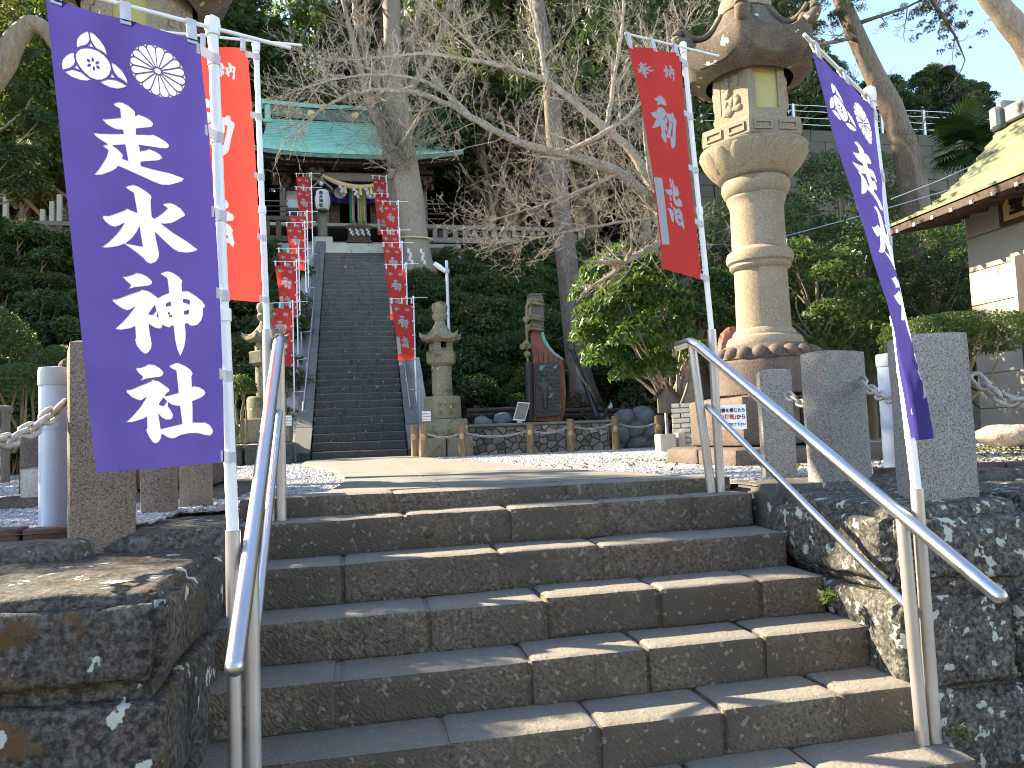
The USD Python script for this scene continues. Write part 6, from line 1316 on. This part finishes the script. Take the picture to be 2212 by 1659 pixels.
# bare twiggy branching
def twigs(starts, dirs, lens, rads, rg, levels, spread=.7, upb=.25, kids=(6, 5, 4), shrink=.42):
    """starts, dirs: arrays; grows levels of side shoots, returns segment arrays"""
    A, B, RA, RB = [], [], [], []
    for lv in range(levels):
        n = len(starts); ns = 4 if lv == 0 else 3
        p = starts; d = dirs; nodes = []
        for s in range(ns):
            d = d+rg.normal(size=(n, 3))*.16+np.array([0, 0, .03]); d /= np.linalg.norm(d, axis=1, keepdims=True)
            q = p+d*(lens/ns)[:, None]; ra, rb = rads*(1-s/ns*.6), rads*(1-(s+1)/ns*.6)
            A.append(p); B.append(q); RA.append(ra); RB.append(rb); nodes.append((p, q, d, rb)); p = q
        if lv == levels-1: break
        k = kids[min(lv, len(kids)-1)]; S, D, L, Rr = [], [], [], []
        for c in range(k):
            f = rg.uniform(.15, 1, n)*ns; i = np.minimum(f.astype(int), ns-1); fr = (f-i)[:, None]
            P = np.stack([x[0] for x in nodes])[i, np.arange(n)]; Q = np.stack([x[1] for x in nodes])[i, np.arange(n)]; DD = np.stack([x[2] for x in nodes])[i, np.arange(n)]; rr = np.stack([x[3] for x in nodes])[i, np.arange(n)]
            nd = DD*.75+rg.normal(size=(n, 3))*spread+np.array([0, 0, upb]); nd /= np.linalg.norm(nd, axis=1, keepdims=True)
            S.append(P*(1-fr)+Q*fr); D.append(nd); L.append(lens*rg.uniform(shrink*.6, shrink*1.4, n)); Rr.append(np.maximum(rr*.55, .0028))
        starts, dirs, lens, rads = np.vstack(S), np.vstack(D), np.concatenate(L), np.concatenate(Rr)
    return np.vstack(A), np.vstack(B), np.concatenate(RA), np.concatenate(RB)
def bare_tree(label, limbs, rg, mtl, cat='tree', loc=None, trunk=None, every=.22, l0=(.7, 1.5), r0=.012, levels=3, kids=(6, 4, 3), minr=.0035, name='bare_tree', upb=.25):
    t = thing(name, label, cat, loc=loc if loc is not None else limbs[0][0][0]); big = []; S, D, L, Rr = [], [], [], []
    for P, ra, rb in limbs:
        P = np.asarray(P, float); s = np.concatenate([[0], np.cumsum(np.linalg.norm(np.diff(P, axis=0), axis=1))]); n = max(6, int(s[-1]/.12)); u = np.linspace(0, s[-1], n)
        Q = np.stack([np.interp(u, s, P[:, q]) for q in range(3)], 1); 
        for _ in range(3): Q[1:-1] = (Q[:-2]+2*Q[1:-1]+Q[2:])/4
        Q[1:-1] += rg.normal(size=(n-2, 3))*.006; R = np.linspace(ra, rb, n)*(1+.08*rg.normal(size=n)); big.append(tube(Q, R, 9)); tg = np.gradient(Q, axis=0); tg /= np.linalg.norm(tg, axis=1, keepdims=True)
        for i in np.arange(int(n*.12), n, max(1, int(every/.12))):
            for _ in range(2):
                S.append(Q[i]); d = tg[i]*.6+rg.normal(size=3)*.75+[0, 0, upb]; D.append(d/np.linalg.norm(d)); L.append(rg.uniform(*l0)*(1.15-.5*i/n)); Rr.append(min(r0, R[i]*.6)*rg.uniform(.7, 1.2))
        for _ in range(5): S.append(Q[-1]); d = tg[-1]+rg.normal(size=3)*.4; D.append(d/np.linalg.norm(d)); L.append(rg.uniform(*l0)*.8); Rr.append(rb*.7)
    for b_ in big: part(t, 'limb', b_, mtl, True)
    A, B, RA, RB = twigs(np.array(S), np.array(D), np.array(L), np.array(Rr), rg, levels, kids=kids, upb=upb)
    thin = np.maximum(RA, minr) < .005; RA, RB = np.maximum(RA, minr), np.maximum(RB, minr*.8)
    part(t, 'branches', cat_([segs(A[~thin], B[~thin], RA[~thin], RB[~thin], 5), segs(A[thin], B[thin], RA[thin], RB[thin], 3)]), mtl, True)
    return t
pl3 = lambda pts: np.array([at(x, y, Y=Y) for x, y, Y in pts])
C_ = [
 (pl3([(1497, 880, 9.6), (1490, 760, 9.5), (1475, 620, 9.2), (1450, 500, 9.0), (1425, 450, 8.7)]), .22, .15),
 (pl3([(1425, 450, 8.7), (1341, 372, 8.3), (1218, 331, 8.0), (1125, 312, 7.8), (1028, 260, 7.6), (958, 219, 7.5), (898, 197, 7.4), (809, 195, 7.3), (757, 201, 7.2), (690, 240, 7.1)]), .13, .018),
 (pl3([(1430, 440, 8.7), (1367, 327, 8.8), (1311, 279, 8.9), (1244, 223, 9.0), (1181, 171, 9.0), (1069, 138, 8.9), (920, 115, 8.8), (760, 130, 8.7)]), .12, .015),
 (pl3([(1028, 260, 7.6), (940, 180, 7.8), (846, 160, 8.0), (740, 165, 8.1), (640, 195, 8.2)]), .05, .012),
 (pl3([(1218, 331, 8.0), (1285, 300, 7.6), (1370, 245, 7.4), (1430, 150, 7.2), (1480, 60, 7.1)]), .06, .015),
 (pl3([(1311, 279, 8.9), (1325, 180, 9.1), (1345, 60, 9.2), (1350, -60, 9.2)]), .06, .02),
 (pl3([(1181, 171, 9.0), (1160, 60, 9.2), (1130, -40, 9.3)]), .05, .02),
 (pl3([(1440, 520, 8.6), (1400, 538, 7.9), (1350, 566, 7.5)]), .075, .06),
 (pl3([(1425, 450, 8.7), (1400, 350, 8.2), (1390, 250, 7.9), (1400, 120, 7.8)]), .08, .02),
 (pl3([(1341, 372, 8.3), (1260, 410, 8.0), (1180, 440, 7.7), (1080, 470, 7.4)]), .04, .01),
 (pl3([(1430, 470, 8.6), (1330, 480, 8.3), (1230, 500, 8.0), (1130, 520, 7.8)]), .04, .01),
 (pl3([(1069, 138, 8.9), (980, 60, 9.0), (900, -20, 9.1)]), .035, .012),
]
C_ = [(P, a*.78, b*.8) for P, a, b in C_]
bare_tree('bare cherry tree spreading pale branches across the middle, behind the right red banner', C_, rg, cherry_m, name='cherry_tree', every=.24, l0=(.5, 1.2), r0=.011, levels=4, kids=(6, 3, 2), minr=.0026)
# the great bare trunk right of the stair top, with a straw cord and paper streamers
gb = at(893, 578, Y=22.0); gz0 = float(H(gb[0], 22.0))
G_ = [(pl3([(893, 600, 22.0), (888, 540, 22), (880, 450, 22), (872, 380, 22), (866, 310, 22), (855, 240, 22), (850, 160, 22), (848, 60, 22), (846, -60, 22)]), .72, .30),
      (pl3([(868, 330, 22), (835, 300, 21.6), (800, 230, 21.4), (770, 120, 21.2), (740, 0, 21)]), .22, .06), (pl3([(862, 260, 22), (800, 150, 22), (770, 40, 22.2), (760, -60, 22.3)]), .2, .08), (pl3([(856, 220, 22), (920, 150, 21.6), (960, 60, 21.3), (980, -40, 21.2)]), .16, .05), (pl3([(852, 180, 22), (900, 60, 22.6), (915, -60, 23)]), .15, .06)]
gt = bare_tree('huge grey bare trunk right of the stair top, wound with a straw cord', G_[1:], rg, bark_m, name='great_tree', loc=(gb[0], 22.0, gz0), every=.5, l0=(1.2, 2.6), r0=.03, levels=3, kids=(4, 4), minr=.008, upb=.3)
P, ra, rb = G_[0]; u = np.linspace(0, 1, 40); s = np.linspace(0, 1, len(P)); Q = np.stack([np.interp(u, s, P[:, q]) for q in range(3)], 1); Rr = np.interp(u, [0, .06, .2, .45, .6, 1], [.85, .72, .58, .50, .44, .26])
m = tube(Q, Rr, 40); v = m.vertices; v += (meshkit.fbm(v*[2.2, 2.2, .5], 4, 3)-.5)[:, None]*.28*np.array([1, 1, 0]); m.vertices = v; part(gt, 'trunk', m, bark_m, True)
b = []
for px, py, r_ in ((842, 318, .22), (848, 345, .26), (838, 335, .18), (856, 300, .2), (882, 330, .22), (845, 375, .15)):
    s = trimesh.creation.icosphere(2, r_); s.apply_translation(at(px, py, Y=21.6)); b.append(rough(s, .12, 5))
part(gt, 'burl', cat_(b), bark_m, True)
S, D, L = [], [], []
for _ in range(70): S.append(at(rg.uniform(838, 885), rg.uniform(290, 385), Y=21.55)); d = np.array([rg.normal()*.9-.25, -.5, rg.uniform(.1, 1.2)]); D.append(d/np.linalg.norm(d)); L.append(rg.uniform(.8, 2.4))
A, B, RA, RB = twigs(np.array(S), np.array(D), np.array(L), np.full(70, .014), rg, 2, kids=(4,)); part(gt, 'shoots', segs(A, B, np.maximum(RA, .009), np.maximum(RB, .008), 3), cherry_m, True)
tc = thing('tree_cord', 'thin straw cord with two white paper streamers round the great bare trunk', 'rope', loc=at(890, 520, Y=22)); c = at(890, 520, Y=22); th = np.linspace(0, 2*PI, 50); part(tc, 'cord', tube(np.stack([c[0]+.70*np.cos(th), 22+.70*np.sin(th), c[2]+.05*np.sin(th)], 1), .025, 6), rope_m, True)
for px in (884, 911): p = at(px, 541, Y=21.15); shide((p[0], 21.1, at(px, 541, Y=21.1)[2]+.06), .07, .50, tc)
# cedar trunks on the slope right of the stairs
for k, (pts, ra, rb, lab) in enumerate((([(1262, 880, 15.6), (1245, 760, 15.7), (1230, 620, 15.8), (1215, 480, 16), (1205, 380, 16), (1185, 150, 16.2), (1150, -60, 16.4)], .33, .19, 'tall straight cedar trunk rising behind the anchor'), ([(1180, 420, 26), (1170, 200, 26), (1150, -50, 26)], .5, .35, 'distant cedar trunk above the slope between the bare branches'), ([(1505, 870, 13), (1495, 700, 13), (1480, 500, 13), (1470, 200, 13)], .34, .26, 'dark trunk behind the right side of the glossy bush'))):
    P = pl3(pts); t = thing('cedar_tree', lab, 'tree', loc=P[0]); u = np.linspace(0, 1, 30); s = np.linspace(0, 1, len(P)); Q = np.stack([np.interp(u, s, P[:, q]) for q in range(3)], 1); R_2 = np.linspace(ra, rb, 30); R_2[:3] *= [1.6, 1.3, 1.1]
    m = tube(Q, R_2, 24); v = m.vertices; v += (meshkit.fbm(v*[4, 4, .6], 3, k)-.5)[:, None]*.12*np.array([1, 1, 0]); m.vertices = v; part(t, 'trunk', m, cedar_m, True)
    top = Q[-1]; bl = [[*(top+[rg.normal()*1.5, rg.normal()*1.5, rg.uniform(-.5, 4)]), rg.uniform(.6, 1.1)] for _ in range(16)]; part(t, 'crown', blobleaves(bl, 4000, .22, rg, flat=.8, width=.3), conif_m)
# the leaning cedar at the upper right with hanging foliage
P = pl3([(1985, 420, 14), (1965, 350, 14), (1925, 230, 14), (1890, 165, 14), (1855, 90, 14), (1825, 20, 14), (1790, -80, 14)]); t = thing('leaning_cedar', 'tall leaning cedar against the blue sky right of the tall lantern', 'tree', loc=P[0]); P[0] = [P[0][0]+.3, 14, float(H(P[0][0], 14))-.2]
u = np.linspace(0, 1, 40); s = np.linspace(0, 1, len(P)); Q = np.stack([np.interp(u, s, P[:, q]) for q in range(3)], 1); m = tube(Q, np.interp(u, [0, .3, 1], [.42, .29, .19]), 24); v = m.vertices; v += (meshkit.fbm(v*[4, 4, .6], 3, 9)-.5)[:, None]*.14*np.array([1, 1, 0]); m.vertices = v; part(t, 'trunk', m, cedar_m, True)
br = [pl3(x) for x in ([(1850, 80, 14), (1780, 95, 13.6), (1720, 95, 13.4), (1660, 110, 13.2)], [(1840, 55, 14), (1900, 35, 13.5), (1960, 15, 13.2), (2020, -15, 13)], [(2000, -20, 13), (2040, 40, 12.8), (2065, 80, 12.7), (2085, 130, 12.6)], [(1960, 300, 14), (1990, 275, 13.8)], [(1915, 190, 14), (1935, 180, 13.8)])]
for b in br: part(t, 'limb', tube(b, np.linspace(.06, .015, len(b)), 7), cedar_m, True)
bl = []
for px, py, Y, r in ((1735, 20, 13.6, .45), (1765, 40, 13.6, .42), (1800, 15, 13.8, .45), (1715, 70, 13.5, .25), (1780, 70, 13.6, .3), (1830, 5, 13.8, .4), (1960, 10, 13.2, .38), (2000, 25, 13, .36), (2035, 15, 13, .4), (2070, 20, 12.9, .4), (2095, 45, 12.8, .3), (2050, 55, 12.9, .3), (1985, 55, 13, .22), (2068, 105, 12.7, .2), (2015, -10, 13, .4), (1900, -25, 13.5, .5), (1740, -20, 13.6, .5), (2090, -10, 13, .4)): bl.append([*at(px, py, Y=Y), r])
bl2 = [[b[0]+rg.normal()*b[3]*.8, b[1]+rg.normal()*b[3]*.8, b[2]+rg.normal()*b[3]*.6, b[3]*rg.uniform(.25, .5)] for b in bl for _ in range(7)]
part(t, 'crown', blobleaves(bl2, 9000, .085, rg, flat=.8, width=.3), conif_m)
A, B, RA, RB = twigs(np.vstack([b for b in br]), rg.normal(size=(sum(map(len, br)), 3))*.5+[0, 0, -.2], np.full(sum(map(len, br)), .9), np.full(sum(map(len, br)), .018), rg, 3, kids=(5, 4)); part(t, 'twigs', segs(A, B, np.maximum(RA, .006), np.maximum(RB, .005), 3), cedar_m, True)
# trunk entering at the top right corner
P = pl3([(2330, 330, 6), (2240, 120, 6), (2190, 55, 6), (2140, -5, 6), (2080, -90, 6)]); P[0] = [P[0][0]+.8, 6, 0]; t = thing('grey_trunk', 'grey slanting trunk crossing the upper right corner', 'tree', loc=P[0]); u = np.linspace(0, 1, 30); s = np.linspace(0, 1, 5); Q = np.stack([np.interp(u, s, P[:, q]) for q in range(3)], 1); part(t, 'trunk', rough(tube(Q, np.linspace(.24, .13, 30), 20), .02, 4), bark_m, True)
# crooked pine limb at the upper left
P = pl3([(-120, 260, 5), (-30, 190, 5), (12, 130, 5), (35, 75, 5), (68, 52, 5), (98, 62, 5), (130, 105, 5), (165, 140, 5), (200, 175, 5)]); t = thing('crooked_tree', 'crooked brown branch arching behind the top of the left purple banner', 'tree', loc=(P[0][0]-1, 5, 0)); P = np.vstack([[[P[0][0]-1.2, 5.2, -.1], [P[0][0]-.9, 5.1, 1.8]], P]); u = np.linspace(0, 1, 60); s = np.linspace(0, 1, len(P)); Q = np.stack([np.interp(u, s, P[:, q]) for q in range(3)], 1)
for _ in range(4): Q[1:-1] = (Q[:-2]+2*Q[1:-1]+Q[2:])/4
part(t, 'trunk', rough(tube(Q, np.linspace(.17, .05, 60), 14), .02, 6), brownbark_m, True)
bl = [[*(P[2]+[rg.uniform(-2.2, .1), rg.uniform(-.6, 1.6), rg.uniform(.7, 3.2)]), rg.uniform(.35, .6)] for _ in range(22)]; part(t, 'crown', blobleaves(bl, 6000, .11, rg), leafyl_m)
# bare hillside trees at the left top and dry brush on the right hill
bp = bare_tree('leafless tree against the bright gap of sky left of the hall', [(np.array([[0, 0, -.5], [.1, 0, 3], [.4, .2, 6], [.3, .3, 9]]), .2, .06), (np.array([[.1, 0, 3], [-1, .3, 5.5], [-1.8, .5, 8]]), .1, .03), (np.array([[.3, .1, 5], [1.4, -.2, 7], [2.0, -.4, 9]]), .09, .03)], rg, brownbark_m, loc=(0, 0, 0), every=.5, l0=(1.4, 2.6), r0=.035, levels=3, kids=(5, 4), minr=.011, name='leafless_tree')
UsdGeom.Xformable(stage.GetPrimAtPath(bp)).GetOrderedXformOps()[0].Set(Gf.Vec3d(-9.2, 31., 7.3))
for k, (x, y, sc) in enumerate(((-7.8, 36, 1.2), (-10.5, 35, 1.3), (14.5, 34, .55), (24, 40, .6), (27, 42, .55), (31, 41, .6), (34, 40, .6), (20, 41, .55), (5.5, 26.8, .8), (9.5, 25.8, .7))):
    copy(bp, ['leafless tree on the hill crest left of the hall, nearer the banner', 'leafless tree on the hill left of the hall, beside the sky gap', 'leafless small tree at the left end of the far retaining wall', 'thin bare tree on the right hill crest, left of the palm', 'thin bare tree on the right hill crest above the palm', 'brown bare tree on the right hill crest near the storehouse roof', 'brown bare tree on the right hill at the right edge', 'thin bare tree on the right hill beside the leaning cedar', 'leafless tree on the terrace right of the hall', 'leafless tree on the terrace above the glossy bush'][k], (x, y, float(H(x, y))-.2), k*1.1, sc)
dbp = None
for k in range(46):
    x, y = rg.uniform(13.5, 40), rg.uniform(32.9, 38.5); z = float(H(x, y))
    if dbp is None: dbp = shrubproto((x, y, z-.1), 'dry straw-coloured bush on the far hill above the retaining wall', rg, 1.1, 1.3, 1600, .17, drygrass_m, 'dry bushes above the far retaining wall', 'dry_bush')
    else: copy(dbp, None, (x, y, z-.1), rg.uniform(0, 6), rg.uniform(.8, 1.5), 'dry bushes above the far retaining wall')
# fan palm
pc = at(2088, 300, Y=13.5); t = thing('fan_palm', 'fan palm with dark pleated leaves behind the storehouse roof', 'palm', loc=(pc[0], pc[1], float(H(pc[0], pc[1])))); zg = float(H(pc[0], pc[1])); part(t, 'trunk', rough(tube([[pc[0], pc[1], zg-.1], [pc[0]+.05, pc[1], (zg+pc[2])/2], pc-[0, 0, .3]], [.16, .14, .13], 12), .03, 8), brownbark_m, True)
def fan(c, d, R, rg):
    d = d/np.linalg.norm(d); sdv = np.cross(d, [0, 0, 1.]); sdv /= np.linalg.norm(sdv); up_ = np.cross(sdv, d); V, F = [], []
    for k in range(30):
        a = math.radians(-125+250*k/29); u = d*math.cos(a)+sdv*math.sin(a); w = np.cross(u, up_); L = R*(.75+.25*math.cos(a*.8))*rg.uniform(.92, 1.05); p1, p2 = c+u*L*.55-up_*.05*L, c+u*L-up_*.22*L; b = len(V)*0+sum(len(x) for x in V)
        V.append(np.array([c, p1-w*.035*R*1.4, p1+w*.035*R*1.4, p1+up_*.02*R, p2])); F.append(np.array([[0, 1, 3], [0, 3, 2], [1, 4, 3], [3, 4, 2]])+b)
    return trimesh.Trimesh(np.vstack(V), np.vstack(F), process=False)
for px, py, dx, dz, R in ((2010, 330, -1, -.3, .75), (2040, 250, -.8, .5, .85), (2085, 215, -.1, 1, .75), (2125, 240, .6, .8, .8), (2150, 310, .9, .1, .85), (2120, 350, .5, -.5, .8), (2070, 360, -.4, -.7, .85), (2025, 385, -.8, -.7, .75), (1995, 370, -1, -.5, .7), (2095, 290, .2, .2, .8), (2060, 300, -.5, .2, .8), (2150, 265, .8, .6, .7)):
    c = pc+(np.array(at(px, py, Y=13.5))-pc)*.45; dd = np.array([dx, -.45, dz]); part(t, 'fan_leaf', fan(c, dd, R, rg), palm_m); part(t, 'leaf_stalk', tube([pc-[0, 0, .1], c], .018, 5), palm_m)
# ---------------------------------------------------------------- loose white gravel, weeds, fallen leaves
base_p = trimesh.creation.icosphere(1, 1); gp = UsdGeom.PointInstancer.Define(stage, '/World/gravel'); tag(gp.GetPrim(), 'loose white pebbles spread over the plaza', 'gravel', None, 'stuff')
prs = []
for k in range(3):
    m = base_p.copy(); m.apply_scale([1, .8, .5]); rough(m, .3, 1.2, k); pm_ = usdkit.mesh(stage, f'/World/gravel/pebble_{k}', m, pebble_m); prs.append(pm_.GetPath())
gp.CreatePrototypesRel().SetTargets(prs)
def gravel_zone(x0, x1, y0, y1, n, s): 
    x, y = rg.uniform(x0, x1, n), rg.uniform(y0, y1, n); return np.stack([x, y, np.full(n, s)], 1)
Pg = np.vstack([gravel_zone(1.2, 5.5, .45, 4, 26000, .013), gravel_zone(1.0, 7.5, 4, 11.5, 26000, .020), gravel_zone(-4.5, -.05, .3, 4, 22000, .013), gravel_zone(-4.5, -.3, 4, 12, 14000, .020), gravel_zone(-4.2, -.9, -.2, .4, 5000, .013), gravel_zone(2.9, 7.5, .35, 2, 9000, .013)])
from shapely import contains_xy
ins = contains_xy(paths.buffer(-.05), Pg[:, 0], Pg[:, 1]); Pg = Pg[~ins | (rg.random(len(Pg)) < .01)]
Pg = Pg[~((Pg[:, 0] > -.66) & (Pg[:, 0] < 2.06) & (Pg[:, 1] < .47))]
zz3 = H(Pg[:, 0], Pg[:, 1])+.002+Pg[:, 2]*.25
mnd = np.exp(-((Pg[:, 0]-4)**2/6+(Pg[:, 1]-6)**2/12))*.0
sc = (Pg[:, 2]*rg.uniform(.6, 1.5, len(Pg)))[:, None]*np.ones(3); ang = rg.uniform(0, 2*PI, len(Pg)); tl_ = rg.normal(size=len(Pg))*.15
gp.CreatePositionsAttr(Vt.Vec3fArray.FromNumpy(np.stack([Pg[:, 0], Pg[:, 1], zz3+mnd], 1).astype(np.float32))); gp.CreateScalesAttr(Vt.Vec3fArray.FromNumpy(sc.astype(np.float32)))
gp.CreateOrientationsAttr(Vt.QuathArray([Gf.Quath(float(math.cos(a/2)), float(b), 0., float(math.sin(a/2))) for a, b in zip(ang, tl_)])); gp.CreateProtoIndicesAttr(Vt.IntArray.FromNumpy(rg.integers(0, 3, len(Pg)).astype(np.int32)))
def weed(label, c, n, size, h, lm, name='weed'):
    t = thing(name, label, 'weed', loc=c); d = rg.normal(size=(n, 3)); d[:, 2] = abs(d[:, 2])+.4; d /= np.linalg.norm(d, axis=1, keepdims=True); part(t, 'leaves', leafcloud(np.array(c)+d*h*rg.uniform(.3, 1, (n, 1)), d, size, rg), lm)
weed('small green weed growing at the foot of the right handrail', at(2075, 1612, Y=-1.2)+[0, 0, .02], 60, .03, .06, leafmd_m)
weed('tuft of green weed in the joint at the right end of the fourth step', at(1792, 1300, Y=-.72), 40, .05, .05, leafmd_m)
weed('tiny weed in a joint under the second step', at(925, 1163, Y=-.02), 20, .03, .03, leaflt_m)
n = 5000; Pw = np.stack([rg.uniform(2.9, 9, n), rg.uniform(.6, 5, n), np.zeros(n)], 1); Pw[:, 2] = H(Pw[:, 0], Pw[:, 1])+.015
gr = thing('ground_cover', 'low weeds and fallen leaves among the gravel at the right', 'ground cover', loc=(5, 2, 0), kind='stuff'); part(gr, 'leaves', leafcloud(Pw, np.tile([0, 0, 1.], (n, 1)), .045, rg), leafyl_m); Pw2 = Pw[:900]+rg.normal(size=(900, 3))*[.8, .8, .002]; part(gr, 'dry_leaves', leafcloud(Pw2, np.tile([0, 0, 1.], (900, 1)), .06, rg), drygrass_m)
n = 9000; x, y = rg.uniform(-12, 12, n), rg.uniform(13, 24, n); ok = np.abs(x+.1) > 1.7; x, y = x[ok], y[ok]; Pw = np.stack([x, y, H(x, y)+.02], 1); ll = thing('leaf_litter', 'brown fallen leaves on the shaded slope', 'leaf litter', loc=(0, 18, 3), kind='stuff'); part(ll, 'leaves', leafcloud(Pw, np.tile([0, 0, 1.], (len(Pw), 1)), .11, rg), drygrass_m)
